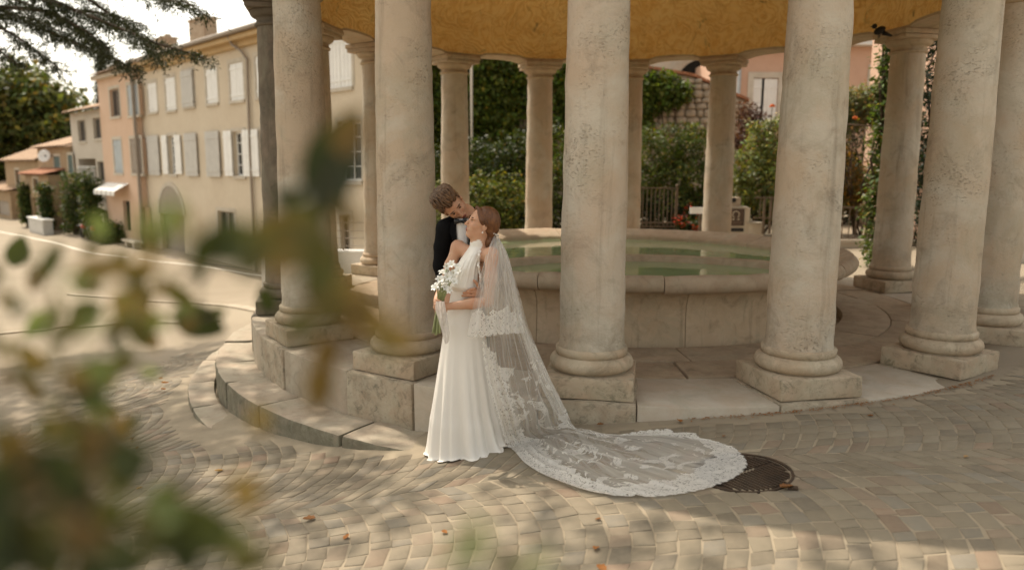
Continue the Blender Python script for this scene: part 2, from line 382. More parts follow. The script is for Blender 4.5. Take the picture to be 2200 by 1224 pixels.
def ong(px, py, dz=0.0):
    z = 0.0
    for _ in range(12):
        p = atz(px, py, z + dz); z = .5 * z + .5 * gz(p[0], p[1])
    p = atz(px, py, z + dz); return np.array([p[0], p[1], gz(p[0], p[1]) + dz])
def rad(x, y): return np.hypot(x - C0[0], y - C0[1])

# ground sheet: fine near, coarse far, out past the houses
def axis(segs):
    o = [segs[0][0]]
    for a, b, s in segs: o += list(np.arange(a + s, b + s * .5, s))
    return np.array(o)
gx = axis([(-400, -60, 20), (-60, -12, 3), (-12, 8, .16), (8, 40, 2), (40, 400, 20)])
gy = axis([(-60, -2, 4), (-2, 2, .5), (2, 14, .16), (14, 32, .6), (32, 80, 3), (80, 900, 30)])
GX, GY = np.meshgrid(gx, gy, indexing='ij')
def far(x, lo, hi): return np.clip(x, lo, hi)
GZ = gz(far(GX, -70, 60), far(GY, -20, 90)) - .0035
GZ += .001 * vnoise(np.stack([GX.ravel(), GY.ravel(), 0 * GX.ravel()], 1), 1.3, 3).reshape(GX.shape)
_in = np.hypot(GX - C0[0], GY - C0[1]) < RR - .1
GZ = np.where(_in, np.minimum(GZ, -.05), GZ)
nx_, ny_ = GX.shape; ii = np.arange(nx_ * ny_).reshape(nx_, ny_)
q = np.stack([ii[:-1, :-1], ii[1:, :-1], ii[1:, 1:], ii[:-1, 1:]], -1).reshape(-1, 4)
ground = put('ground', fastmesh('ground', np.stack([GX, GY, GZ], -1).reshape(-1, 3), q, M_GROUND, True)); tag(ground, kind='structure')

# ------------------------------------------------------------------ setts in scalloped arcs
def make_setts():
    rng = np.random.default_rng(5); BW = 1.62; hw = BW / 2; sag = .30; step = .116; V = []; C = []; cen = []
    pal = np.array([(.225, .19, .135), (.245, .21, .15), (.21, .18, .13), (.26, .225, .165), (.22, .20, .16), (.19, .165, .125), (.255, .195, .14), (.26, .185, .13), (.24, .19, .135)])
    pw = np.array([.2, .19, .13, .14, .12, .07, .07, .04, .04]); pw /= pw.sum()
    for j in range(-2, 6):
        y0 = 2.9 + (j + .5) * BW; off = rng.uniform(0, step)
        for i in range(-74, 84):
            x0 = off + i * step * 1.0
            # angular parameter along the arc; stones ~.13 long
            L = BW * 1.16; n = 13; cuts = np.linspace(-1, 1, n + 1); cuts[1:-1] += rng.normal(0, .022, n - 1)
            for k in range(n):
                t0, t1 = cuts[k], cuts[k + 1]; g = .055 / n * 1.0
                t0 += g; t1 -= g
                def pt(t, s):
                    xx = x0 + sag * (1 - t * t) + s; return (xx + .25 * s * 0, y0 + hw * t)
                s0 = .0040; s1 = step - .0040
                qd = [pt(t0, s0), pt(t1, s0), pt(t1, s1), pt(t0, s1)]
                V.append(qd); cen.append(((qd[0][0] + qd[2][0]) / 2, (qd[0][1] + qd[2][1]) / 2))
    V = np.array(V); cen = np.array(cen)
    V += rng.normal(0, .0055, V.shape)
    r = rad(cen[:, 0], cen[:, 1])
    keep = (r > RR + .56) & (cen[:, 1] > 2.95) & (cen[:, 1] < 11.5) & (cen[:, 0] > -5.2) & (cen[:, 0] < 8.5)
    keep &= np.hypot(cen[:, 0] - MAN[0], cen[:, 1] - MAN[1]) > .315
    ang = np.arctan2(cen[:, 0] - C0[0], -(cen[:, 1] - C0[1]))
    keep &= ~((ang < -.28) & (r < RR + .95)); keep &= ~((ang < -.75) & (r < RR + 1.35))
    # inside the picture with a margin
    px, py, dep = np.array([proj((c[0], c[1], 0)) for c in cen]).T
    keep &= (px > -250) & (px < 2450) & (py < 1420)
    V = V[keep]; cen = cen[keep]; n = len(V); dep = dep[keep]; px = px[keep]; py = py[keep]
    ztop = gz(V[..., 0], V[..., 1]) + rng.normal(.0032, .0011, n)[:, None] + rng.normal(0, .0007, (n, 4))
    c = V.mean(1, keepdims=True); dirv = V - c; ln = np.linalg.norm(dirv, axis=2, keepdims=True)
    inner = V - dirv / ln * .0055
    base = np.concatenate([V, (ztop - .035)[..., None]], 2); mid = np.concatenate([V, (ztop - .0022)[..., None]], 2); top = np.concatenate([inner, ztop[..., None]], 2)
    VV = np.concatenate([base, mid, top], 1)                       # n,12,3
    F = []
    for a, b in ((0, 4), (4, 8)):
        for k in range(4): F.append((a + k, b + k, b + (k + 1) % 4, a + (k + 1) % 4))
    F.append((8, 11, 10, 9)); F = np.array(F)
    F = F[:, ::-1]
    cl = pal[rng.choice(len(pal), n, p=pw)] * rng.uniform(.72, 1.02, (n, 1)); cl = np.concatenate([cl, np.ones((n, 1))], 1)
    vis = (px > 0) & (px < 2200) & (py < 1224)
    order = np.argsort(np.where(vis, dep, dep + 100)); near = order[:295]; rest = order[295:]
    for i in near:
        c3 = np.array([cen[i, 0], cen[i, 1], 0]); me = fastmesh('sett', VV[i] - c3, F, M_SETT, False, 4, np.repeat(cl[i][None], 12, 0))
        o = put('sett', me, ground, c3)
    Vr = VV[rest].reshape(-1, 3); Fr = (F[None] + (np.arange(len(rest)) * 12)[:, None, None]).reshape(-1, 4)
    o = put('setts', fastmesh('setts', Vr, Fr, M_SETT, False, 4, np.repeat(cl[rest], 12, 0)), ground); tag(o, kind='stuff')
    return n
MAN = ong(1597, 1014)
make_setts()
bx = np.arange(-5.2, 8.5, .1); by = np.arange(2.6, 11.5, .1); BX, BY_ = np.meshgrid(bx, by, indexing='ij'); BZ = gz(BX, BY_) - .0006; ii = np.arange(BX.size).reshape(BX.shape)
q = np.stack([ii[:-1, :-1], ii[1:, :-1], ii[1:, 1:], ii[:-1, 1:]], -1).reshape(-1, 4); cxq = BX.ravel()[q].mean(1); cyq = BY_.ravel()[q].mean(1); q = q[(rad(cxq, cyq) > RR + .48) & (np.hypot(cxq - MAN[0], cyq - MAN[1]) > .34)]
put('mortar_bed', fastmesh('mortar_bed', np.stack([BX, BY_, BZ], -1).reshape(-1, 3), q, M_MORTAR, True), ground)

# manhole cover
def manhole():
    t = thing('manhole_cover', 'round rusty iron manhole cover with ribbed top set in the paving beside the veil', 'manhole cover', MAN)
    m = m_plain('rusty iron', (.085, .055, .035, 1), .6, .4, 12, .5, .4, .4, c2=(.05, .036, .026, 1))
    # frame follows slope
    sx = (gz(MAN[0] + .3, MAN[1]) - gz(MAN[0] - .3, MAN[1])) / .6; sy = (gz(MAN[0], MAN[1] + .3) - gz(MAN[0], MAN[1] - .3)) / .6
    def tilt(b): b.V = [(v[0] + MAN[0], v[1] + MAN[1], v[2] + MAN[2] + sx * v[0] + sy * v[1]) for v in b.V]; return b
    b = MB(); b.lathe([(.272, -.05), (.288, -.05), (.288, .005), (.272, .005), (.272, -.05)], 48); tilt(b).out('frame', m, t)
    b = MB(); b.lathe([(.0005, -.004), (.266, -.004), (.268, -.03)], 48)
    for k in range(-9, 10):
        u = k * .028; h = math.sqrt(max(.258 ** 2 - u * u, 0)) - .004
        if h < .03: continue
        for s_ in (-1, 1):
            M = Matrix.Rotation(.75 * s_, 4, 'Z')
            n_ = max(1, int(h / .06))
            b.box((u * .96 - .006, (.01 if s_ > 0 else -h), -.006), (u * .96 + .006, (h if s_ > 0 else -.01), .004), 0, Matrix.Rotation(.5, 4, 'Z'))
    tilt(b).out('cover', m, t)
    b = MB(); b.box((.25, -.20, 0), (.305, -.165, .014), 0, Matrix.Rotation(-.35, 4, 'Z')); tilt(b).out('hinge', m, t)
manhole()

# ------------------------------------------------------------------ pavilion
def ca(i): return A0 + 2 * pi * i / 16
def cxy(a, r): return np.array([C0[0] + r * math.sin(a), C0[1] - r * math.cos(a)])
PAV = thing('lavoir_pavilion', 'round open wash house pavilion of sixteen stone columns under an ochre dome', 'pavilion', (C0[0], C0[1], ZF))
def lathe_mesh(name, prof, m, n=48, noise=0, seed=0):
    b = MB(); b.lathe(prof, n)
    V = np.array(b.V)
    if noise:
        nz = vnoise(V, 5, seed) * .6 + vnoise(V, 13, seed + 1) * .4; rr = np.hypot(V[:, 0], V[:, 1]) + 1e-6
        V[:, 0] += V[:, 0] / rr * nz * noise; V[:, 1] += V[:, 1] / rr * nz * noise
    me = mesh_of(name, V, b.F, m, True); return me
HT = 3.764 - ZF
zb = .164
def shaft_prof():
    o = [(.262, zb + .185), (.257, zb + .215), (.254, zb + .26)]
    for k in range(1, 40):
        f = k / 39; o.append((.253 - .031 * (f ** 1.6), zb + .26 + (HT - .30 - zb - .26) * f))
    return o
ME_SHAFT = [lathe_mesh('shaft', shaft_prof(), M_SHAFT, 64, .010, s) for s in (1, 4)]
tor = [(.20, zb - .004), (.300, zb - .002)] + [(.262 + .068 * math.cos(a), zb + .062 + .062 * math.sin(a)) for a in np.linspace(-1.35, 1.5, 12)] + [(.283, zb + .126), (.285, zb + .17), (.280, zb + .178), (.268, zb + .186), (.2, zb + .188)]
ME_BASE = lathe_mesh('base_moulding', tor, M_BASE, 56, .006, 7)
zc = HT - .30
cap = [(.2, zc - .004), (.224, zc)] + [(.226 + .024 * math.cos(a), zc + .024 + .022 * math.sin(a)) for a in np.linspace(-1.4, 1.4, 8)] + [(.226, zc + .05), (.226, zc + .085), (.236, zc + .095)] + [(.238 + .062 * math.sin(a), zc + .10 + .07 * (1 - math.cos(a))) for a in np.linspace(.1, 1.5, 7)] + [(.30, zc + .178), (.2, zc + .18)]
ME_CAP = lathe_mesh('capital', cap, M_CAP, 48, .002, 9)
b = MB(); b.box((-.318, -.318, zc + .178), (.318, .318, zc + .232)); b.box((-.335, -.335, zc + .234), (.335, .335, HT))
ME_ABA = bevelled(b.mesh('abacus', M_CAP), .012, 2, .002, 3)
def rough_block(name, a, bb, mat, bev, jit, seed, cuts=3, disp=.006):
    b = MB(); b.box(a, bb); me = b.mesh(name, mat); bm = bmesh.new(); bm.from_mesh(me)
    bmesh.ops.bevel(bm, geom=list(bm.edges), offset=bev, segments=2, profile=.6, affect='EDGES')
    bmesh.ops.subdivide_edges(bm, edges=list(bm.edges), cuts=cuts, use_grid_fill=True)
    P = np.array([v.co for v in bm.verts]); nz = vnoise(P, 6, seed) * .6 + vnoise(P, 16, seed + 2) * .4
    bm.normal_update()
    for v, k in zip(bm.verts, nz): v.co += v.normal * float(k) * disp
    bm.to_mesh(me); bm.free(); return auto_smooth(me, 40)
ME_PLI = [rough_block('plinth', (-.345, -.345, 0), (.345, .345, zb), M_PLINTH, .018, 0, s, 2, .009) for s in (2, 5, 8)]
ME_BLK = [rough_block('pedestal', (-.365, -.40, -1.0), (.365, .36, -.006), M_BLOCK, .02, 0, s, 3, .012) for s in (3, 6)]
LAB = {13: 'dark grimy weathered column', 5: 'column with a bird perched on its capital', 3: 'deeply eroded pitted column', -1: 'column the couple lean beside', 0: 'pitted column behind the veil'}
for i in range(-2, 14):
    a = ca(i); p = cxy(a, RR)
    e = bpy.data.objects.new('column', None); link(e); e.parent = PAV; e.location = (p[0] - C0[0], p[1] - C0[1], 0); e.rotation_euler = (0, 0, a)
    if i in LAB: e['label'] = LAB[i]
    def sub(nm, me, rz=0):
        o = put(nm, me, e); o.rotation_euler = (0, 0, rz); return o
    sub('pedestal', ME_BLK[i % 2]); sub('plinth', ME_PLI[i % 3]); sub('base_moulding', ME_BASE, i * 1.7); sub('shaft', ME_SHAFT[i % 2], i * 2.39)
    sub('capital', ME_CAP, i * 1.1); sub('abacus', ME_ABA)
# deep erosion on the far right column: own shaft mesh
def eroded():
    o = [c for c in PAV.children if c.get('label', '').startswith('deeply')][0]
    sh = [c for c in o.children if c.name.startswith('shaft')][0]
    me = sh.data.copy(); V = np.array([v.co for v in me.vertices]); m = np.clip((1.9 - V[:, 2]) / .9, 0, 1)
    d = (np.clip(vnoise(V, 7, 31), 0, 1) * .6 + np.clip(vnoise(V, 15, 32), -1, 1) * .3) * .05 * m; rr = np.hypot(V[:, 0], V[:, 1])
    V[:, 0] -= V[:, 0] / rr * d; V[:, 1] -= V[:, 1] / rr * d
    me.vertices.foreach_set('co', V.astype(np.float32).ravel()); me.update(); sh.data = me
eroded()
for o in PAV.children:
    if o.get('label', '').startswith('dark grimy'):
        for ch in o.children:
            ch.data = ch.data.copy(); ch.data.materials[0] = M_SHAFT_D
# entablature ring with shallow flat arches between columns
NS = 16 * 14; ZA = HT + ZF
def zbot(a):
    f = ((a - A0) / (2 * pi / 16)) % 1.0; u = abs(f - .5) * 2          # 1 at a column
    lim = 1 - .36 / (RR * pi / 16); 
    return ZA + (0 if u > lim else .05 * math.sqrt(max(0, 1 - (u / lim) ** 2.2)))
def ring_pt(a, r, z): p = cxy(a, r); return (p[0], p[1], z)
V = []; F = []; ro, ri = RR + .25, RR - .275
for k in range(NS):
    a = A0 + 2 * pi * k / NS; z = zbot(a) + .002
    V += [ring_pt(a, ri, z + .05), ring_pt(a, ri, z), ring_pt(a, ro, z), ring_pt(a, ro, ZA + .36), ring_pt(a, ro + .03, ZA + .38), ring_pt(a, ro + .05, ZA + .46), ring_pt(a, ri, ZA + .46)]
for k in range(NS):
    k2 = (k + 1) % NS
    for j in range(7): F.append((k * 7 + j, k * 7 + (j + 1) % 7, k2 * 7 + (j + 1) % 7, k2 * 7 + j))
auto_smooth(mk('ring_beam', V, F, M_CAP, PAV), 35)
V = []; F = []; prof = [(RR - .277, None), (RR - .280, ZA + .20), (RR - .283, ZA + .36), (RR - .300, ZA + .375)]
for t_ in np.linspace(.04, .5 * pi, 26):
    prof.append(((RR - .30) * math.cos(t_), ZA + .375 + 1.55 * math.sin(t_)))
for k in range(NS):
    a = A0 + 2 * pi * k / NS
    for r, z in prof: V.append(ring_pt(a, max(r, .001), (zbot(a) + .035) if z is None else z))
n_ = len(prof)
for k in range(NS):
    k2 = (k + 1) % NS
    for j in range(n_ - 1): F.append((k * n_ + j, k2 * n_ + j, k2 * n_ + j + 1, k * n_ + j + 1))
V = np.array(V); dd = vnoise(V, 2.2, 5) * .012 + vnoise(V, 6, 6) * .005
V[:, 2] += dd * (V[:, 2] > ZA + .34)
auto_smooth(mk('dome_ceiling', V, F, M_OCHRE, PAV), 50)
V = []; F = []; prof = [(ro + .02, ZA + .462), (ro + .08, ZA + .50), (ro + .08, ZA + .57), (2.4, ZA + 1.5), (.02, ZA + 2.35)]
for k in range(NS):
    a = A0 + 2 * pi * k / NS
    for r, z in prof: V.append(ring_pt(a, r, z + (.03 * (k % 4 < 2) if z > ZA + .52 and r > .5 else 0)))
for k in range(NS):
    k2 = (k + 1) % NS
    for j in range(4): F.append((k * 5 + j, k2 * 5 + j, k2 * 5 + j + 1, k * 5 + j + 1))
mk('roof', V, F, M_TILE, PAV)

# ------------------------------------------------------------------ paved platform, ledge
PLAT = bpy.data.objects.new('platform', None); link(PLAT); ROOT[PLAT] = np.zeros(3); tag(PLAT, kind='structure')
def arc_block(name, a0, a1, r0, r1, z0, z1, mat, parent, n=6, bev=.012, seed=0, disp=.004, side=None):
    V = []; F = []
    for k in range(n + 1):
        a = a0 + (a1 - a0) * k / n
        for r, z in ((r0, z0), (r1, z0), (r1, z1 if np.isscalar(z1) else z1[1]), (r0, z1 if np.isscalar(z1) else z1[0])): V.append(ring_pt(a, r, z))
    for k in range(n):
        for j in range(4): F.append((k * 4 + j, k * 4 + (j + 1) % 4, (k + 1) * 4 + (j + 1) % 4, (k + 1) * 4 + j))
    F.append((3, 2, 1, 0)); F.append(tuple(n * 4 + j for j in range(4)))
    V = np.array(V) - base_of(parent); me = mesh_of(name, V, F, mat)
    bm = bmesh.new(); bm.from_mesh(me); bmesh.ops.recalc_face_normals(bm, faces=list(bm.faces))
    if bev:
        es = [e for e in bm.edges if len(e.link_faces) == 2 and e.calc_face_angle(0) > .6]
        bmesh.ops.bevel(bm, geom=es, offset=bev, segments=2, profile=.6, affect='EDGES', clamp_overlap=True)
    if disp:
        bmesh.ops.subdivide_edges(bm, edges=[e for e in bm.edges if e.calc_length() > .12], cuts=2, use_grid_fill=True)
        P = np.array([v.co for v in bm.verts]); nz = vnoise(P, 5, seed) * .6 + vnoise(P, 14, seed + 2) * .4; bm.normal_update()
        for v, kk in zip(bm.verts, nz): v.co += v.normal * float(kk) * disp
    bm.normal_update()
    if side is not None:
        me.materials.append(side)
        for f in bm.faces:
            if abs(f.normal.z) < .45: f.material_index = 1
    bm.to_mesh(me); bm.free(); auto_smooth(me, 40); return put(name, me, parent)
da = 2 * pi / 16; hp = .0812 - .012
for i in range(-2, 14):
    a = ca(i)
    arc_block('threshold_slab', a + hp + .012, a + da - hp - .012, RR - .37, RR + .40, -1.0, ZF - .012 + .004 * (i % 3), M_SLAB if i not in (-2, 13, 12, 11) else M_LEDGE, PLAT, 5, .014, i + 40, .005)
rr_ = random.Random(3)
for r0, r1, n, o in ((2.80, 3.32, 17, .1), (3.32, RR - .378, 22, .03)):
    e = [2 * pi * k / n + o + rr_.uniform(-.05, .05) for k in range(n)]; e.append(e[0] + 2 * pi)
    for k in range(n):
        arc_block('flagstone', e[k] + .0016, e[k + 1] - .0016, r0 + .004, r1 - .004, -.1, ZF + rr_.uniform(-.014, .006), M_FLAG, PLAT, 5, .012, k + 70, .006)
b = MB(); b.lathe([(2.5, .0), (RR - .3, .0), (RR - .3, -.9)], 64, (C0[0], C0[1], .05)); o = b.out('sub_floor', M_FLAG, PLAT)
# ledge round the left side, its top level while the ground falls away
LEDG = bpy.data.objects.new('stepped_kerb', None); link(LEDG); ROOT[LEDG] = np.zeros(3); tag(LEDG, kind='structure')
k = 0; a = -.36
while a > -2.6:
    w_ = rr_.uniform(.17, .24); zt = -.235 - .02 * min(1, max(0, (-.5 - a)))
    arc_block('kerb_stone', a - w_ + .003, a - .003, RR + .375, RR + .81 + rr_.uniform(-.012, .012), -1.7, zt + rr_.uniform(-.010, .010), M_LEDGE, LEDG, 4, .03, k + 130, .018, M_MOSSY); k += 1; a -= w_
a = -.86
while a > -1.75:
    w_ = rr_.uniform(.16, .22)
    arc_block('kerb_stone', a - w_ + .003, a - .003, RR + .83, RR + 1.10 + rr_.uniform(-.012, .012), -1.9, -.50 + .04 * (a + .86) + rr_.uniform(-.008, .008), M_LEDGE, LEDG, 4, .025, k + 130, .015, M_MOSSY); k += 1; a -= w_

# ------------------------------------------------------------------ fountain basin
BAS = thing('washing_basin', 'large round stone washing basin with a rolled rim standing under the dome', 'basin', (C0[0], C0[1], ZF))
ZR = .885; RO = 2.94
nb = 11
for k in range(nb):
    a0 = .13 + 2 * pi * k / nb; a1 = a0 + 2 * pi / nb; n = 10
    prof = [(2.40, ZF - .05), (2.66, ZF - .05), (2.655, ZF + .08), (2.645, ZF + .25), (2.655, ZF + .38), (2.69, ZF + .47), (2.75, ZF + .535), (2.78, ZF + .545), (2.40, ZF + .545)]
    V = []; F = []; m = len(prof)
    for q_ in range(n + 1):
        a = a0 + .0012 + (a1 - a0 - .0024) * q_ / n
        for j, (r, z) in enumerate(prof):
            rin = .006 if q_ in (0, n) else 0
            V.append(ring_pt(a, r - (rin if 0 < j < m - 1 else 0), z))
    for q_ in range(n):
        for j in range(m): F.append((q_ * m + j, (q_ + 1) * m + j, (q_ + 1) * m + (j + 1) % m, q_ * m + (j + 1) % m))
    F.append(tuple(range(m))); F.append(tuple(n * m + j for j in range(m))[::-1])
    V = np.array(V); nz = vnoise(V, 4, 11) * .006 + vnoise(V, 12, 12) * .003; rr2 = np.hypot(V[:, 0] - C0[0], V[:, 1] - C0[1])
    V[:, 0] += (V[:, 0] - C0[0]) / rr2 * nz; V[:, 1] += (V[:, 1] - C0[1]) / rr2 * nz
    auto_smooth(mk('wall_block', V, F, M_BASIN, BAS), 50)
nb = 15
for k in range(nb):
    a0 = .02 + 2 * pi * k / nb; a1 = a0 + 2 * pi / nb; n = 8
    # rolled outer edge, top sloping in to the water like a washing slab
    prof = [(2.40, ZR - .20)] + [(2.78, ZR - .182)] + [(RO - .085 + .085 * math.cos(t), ZR - .092 + .088 * math.sin(t)) for t in np.linspace(-1.45, 1.5, 9)] + [(2.78, ZR - .032), (2.62, ZR - .075), (2.52, ZR - .105), (2.50, ZR - .125), (2.495, ZR - .20)]
    V = []; F = []; m = len(prof); wob = rr_.uniform(-.006, .006)
    for q_ in range(n + 1):
        a = a0 + .0015 + (a1 - a0 - .003) * q_ / n
        for j, (r, z) in enumerate(prof):
            rin = .007 if q_ in (0, n) and 0 < j < m - 1 else 0
            V.append(ring_pt(a, r - rin, z + wob - rin * .6))
    for q_ in range(n):
        for j in range(m): F.append((q_ * m + j, (q_ + 1) * m + j, (q_ + 1) * m + (j + 1) % m, q_ * m + (j + 1) % m))
    F.append(tuple(range(m))); F.append(tuple(n * m + j for j in range(m))[::-1])
    V = np.array(V); nz = vnoise(V, 4, 21) * .010 + vnoise(V, 11, 22) * .004
    V[:, 2] += nz; V[:, 0] += nz * .5
    auto_smooth(mk('rim_slab', V, F, M_RIM, BAS), 50)
# dividing wall: an arc that fences off a small rinsing pool at the near side
DC = np.array([1.44, 7.32]); DR = 2.1; V = []; F = []
b0 = []
for k in range(49):
    a = math.radians(22) + (pi - math.radians(44)) * k / 48
    for r, z in ((DR, .40), (DR, .775), (DR + .02, .80), (DR + .17, .80), (DR + .19, .775), (DR + .19, .40)): V.append((DC[0] + r * math.cos(a), DC[1] + r * math.sin(a), z))
for k in range(48):
    for j in range(5): F.append((k * 6 + j, k * 6 + j + 1, (k + 1) * 6 + j + 1, (k + 1) * 6 + j))
V = np.array(V); V[:, 2] += vnoise(V, 4, 33) * .006
auto_smooth(mk('dividing_wall', V, F, M_RIM, BAS), 40)
b = MB(); b.lathe([(.001, 0), (1.3, 0), (2.52, 0)], 64, (C0[0], C0[1], .725)); wat = b.out('water', M_WATER); tag(wat, kind='structure')
# ------------------------------------------------------------------ foliage
LEAFMAT = {}
def leafmat(key, c, tr=.3):
    if key not in LEAFMAT: LEAFMAT[key] = m_leaf('leaf ' + key, c, tr)
    return LEAFMAT[key]
def leaf_cloud(blobs, n, size, seed, asp=.5, up=.35, shell=.55, hue=.25, clump=14, yellow=.08, droop=0):
    """blobs: (cx,cy,cz,rx,ry,rz). Leaves gathered in twig clumps through each blob's volume. -> verts, quads, colours"""
    g = np.random.default_rng(seed); B = np.array(blobs, float)
    vol = (B[:, 3] * B[:, 4] * B[:, 5]) ** (2 / 3); cnt = np.maximum(1, (n / clump * vol / vol.sum()).astype(int))
    P = []; N = []
    for b, c in zip(B, cnt):
        d = g.normal(size=(c, 3)); d /= np.linalg.norm(d, axis=1, keepdims=True)
        r = g.uniform(shell, 1.0, (c, 1)) ** .6 * (1 + .16 * vnoise(d * 1.0 + b[:3] * .37, 2.2, seed)[:, None] + .1 * vnoise(d, 5.5, seed + 1)[:, None])
        P.append(b[:3] + d * r * b[3:]); N.append(d)
    P = np.concatenate(P); N = np.concatenate(N); k = clump
    tone = g.uniform(.45, 1.3, len(P))
    P = np.repeat(P, k, 0) + g.normal(0, size * 1.5, (len(P) * k, 3)); N = np.repeat(N, k, 0); tone = np.repeat(tone, k)
    m = len(P); N = N + g.normal(0, .75, (m, 3)) + np.array([0, 0, up]); N /= np.linalg.norm(N, axis=1, keepdims=True)
    T = g.normal(size=(m, 3)) + np.array([0, 0, -droop]); T -= (T * N).sum(1, keepdims=True) * N; T /= np.linalg.norm(T, axis=1, keepdims=True); S = np.cross(N, T)
    L = size * g.uniform(.6, 1.3, (m, 1)); W = L * asp
    V = np.stack([P - T * L, P + S * W + N * L * .12, P + T * L, P - S * W + N * L * .12], 1).reshape(-1, 3)
    F = np.arange(m * 4).reshape(m, 4)
    c = np.ones((m, 4)); v = tone * g.uniform(.8, 1.2, m); v = .25 + .75 * v ** 1.5; c[:, 0] = v * (1 + g.uniform(-hue, hue, m)); c[:, 1] = v; c[:, 2] = v * (1 + g.uniform(-hue, hue, m))
    ye = g.random(m) < yellow; c[ye, 0] *= 2.1; c[ye, 1] *= 1.35
    return V, F, np.repeat(c, 4, 0)
def plant(name, label, cat, base, blobs, n, size, color, key, seed, group=None, trunk=None, flowers=None, **kw):
    t = thing(name, label, cat, base, group)
    V, F, c = leaf_cloud(blobs, n, size, seed, **kw)
    put('crown', fastmesh('crown', V - np.array(base), F, leafmat(key, color), False, 4, c), t)
    b = MB(); g = random.Random(seed)
    if trunk is None: trunk = .04
    for bl in blobs[:8]:
        q = Vector((bl[0], bl[1], bl[2] - bl[5] * .1)); p0 = Vector(base) + Vector((g.uniform(-.1, .1), g.uniform(-.1, .1), -.1))
        mid = p0.lerp(q, .5) + Vector((g.uniform(-.2, .2), g.uniform(-.2, .2), 0)) * (q - p0).length * .3
        b.tube([p0, mid, q], [trunk, trunk * .7, trunk * .3], 7)
    b.out('trunk', M_BARK, t, True)
    if flowers:
        fm, fn, fs = flowers; V, F, c = leaf_cloud(blobs, fn, fs, seed + 9, asp=.8, shell=.95, clump=5, yellow=0, hue=.1)
        put('blossoms', fastmesh('blossoms', V - np.array(base), F, fm, False, 4, c), t)
    return t

# ------------------------------------------------------------------ houses along the street
FP = atz(327, 530, -2.2); FD = np.array([-.693, .721, 0]); FD /= np.linalg.norm(FD); FN = np.array([-FD[1], FD[0], 0]) * 1.0
if FN @ (np.zeros(3) - FP) < 0: FN = -FN                                          # towards the camera
def fac(px, py, off=0.0):
    d = ray(px, py); o = np.array([0, 0, HC]); t = ((FP + FN * off - o) @ FN) / (d @ FN); p = o + d * t
    return (p - FP) @ FD * -1, p[2]                                                  # s grows to the right along the front, z
def fpt(s, z, off=0.0): p = FP - FD * s + FN * off; return (p[0], p[1], z)
def fbox(b, s0, s1, z0, z1, o0, o1, m=0):
    V = [fpt(s0, z0, o0), fpt(s1, z0, o0), fpt(s1, z0, o1), fpt(s0, z0, o1), fpt(s0, z1, o0), fpt(s1, z1, o0), fpt(s1, z1, o1), fpt(s0, z1, o1)]
    return b.add(V, [(0, 3, 2, 1), (4, 5, 6, 7), (0, 1, 5, 4), (1, 2, 6, 5), (2, 3, 7, 6), (3, 0, 4, 7)], m)
def fwall(name, s0, s1, z0, z1, holes, mat, parent, depth=8.0, rev=.22, off=0.0, z1b=None):
    """front wall with real openings and reveals, plus sides and back"""
    ss = sorted({s0, s1, *[h[0] for h in holes], *[h[1] for h in holes]}); zs = sorted({z0, z1, *[h[2] for h in holes], *[h[3] for h in holes]})
    ss = [s for s in ss if s0 <= s <= s1]; zs = [z for z in zs if z0 <= z <= z1]
    b = MB()
    for i in range(len(ss) - 1):
        for j in range(len(zs) - 1):
            cs, cz = (ss[i] + ss[i + 1]) / 2, (zs[j] + zs[j + 1]) / 2
            if any(h[0] < cs < h[1] and h[2] < cz < h[3] for h in holes): continue
            b.add([fpt(ss[i], zs[j], off), fpt(ss[i + 1], zs[j], off), fpt(ss[i + 1], zs[j + 1], off), fpt(ss[i], zs[j + 1], off)], [(0, 1, 2, 3)])
    for a0, a1, c0, c1 in [h[:4] for h in holes]:
        q = [(a0, c0), (a1, c0), (a1, c1), (a0, c1)]
        for k in range(4):
            u, v = q[k], q[(k + 1) % 4]
            b.add([fpt(*u, off), fpt(*v, off), fpt(*v, off - rev), fpt(*u, off - rev)], [(0, 1, 2, 3)])
    for s in (s0, s1): b.add([fpt(s, z0, off), fpt(s, z1, off), fpt(s, z1, off - depth), fpt(s, z0, off - depth)], [(0, 1, 2, 3)])
    b.add([fpt(s0, z0, off - depth), fpt(s1, z0, off - depth), fpt(s1, z1, off - depth), fpt(s0, z1, off - depth)], [(0, 1, 2, 3)])
    return b.out(name, mat, parent)
def boards(b, s0, s1, z0, z1, o, m=0, th=.035, n=None):
    n = n or max(3, int((s1 - s0) / .11)); w_ = (s1 - s0) / n
    for k in range(n): fbox(b, s0 + k * w_ + .004, s0 + (k + 1) * w_ - .004, z0, z1, o, o + th + .006 * (k % 2), m)
    for f in (.14, .86): fbox(b, s0, s1, z0 + (z1 - z0) * f - .04, z0 + (z1 - z0) * f + .04, o + th + .008, o + th + .025, m)
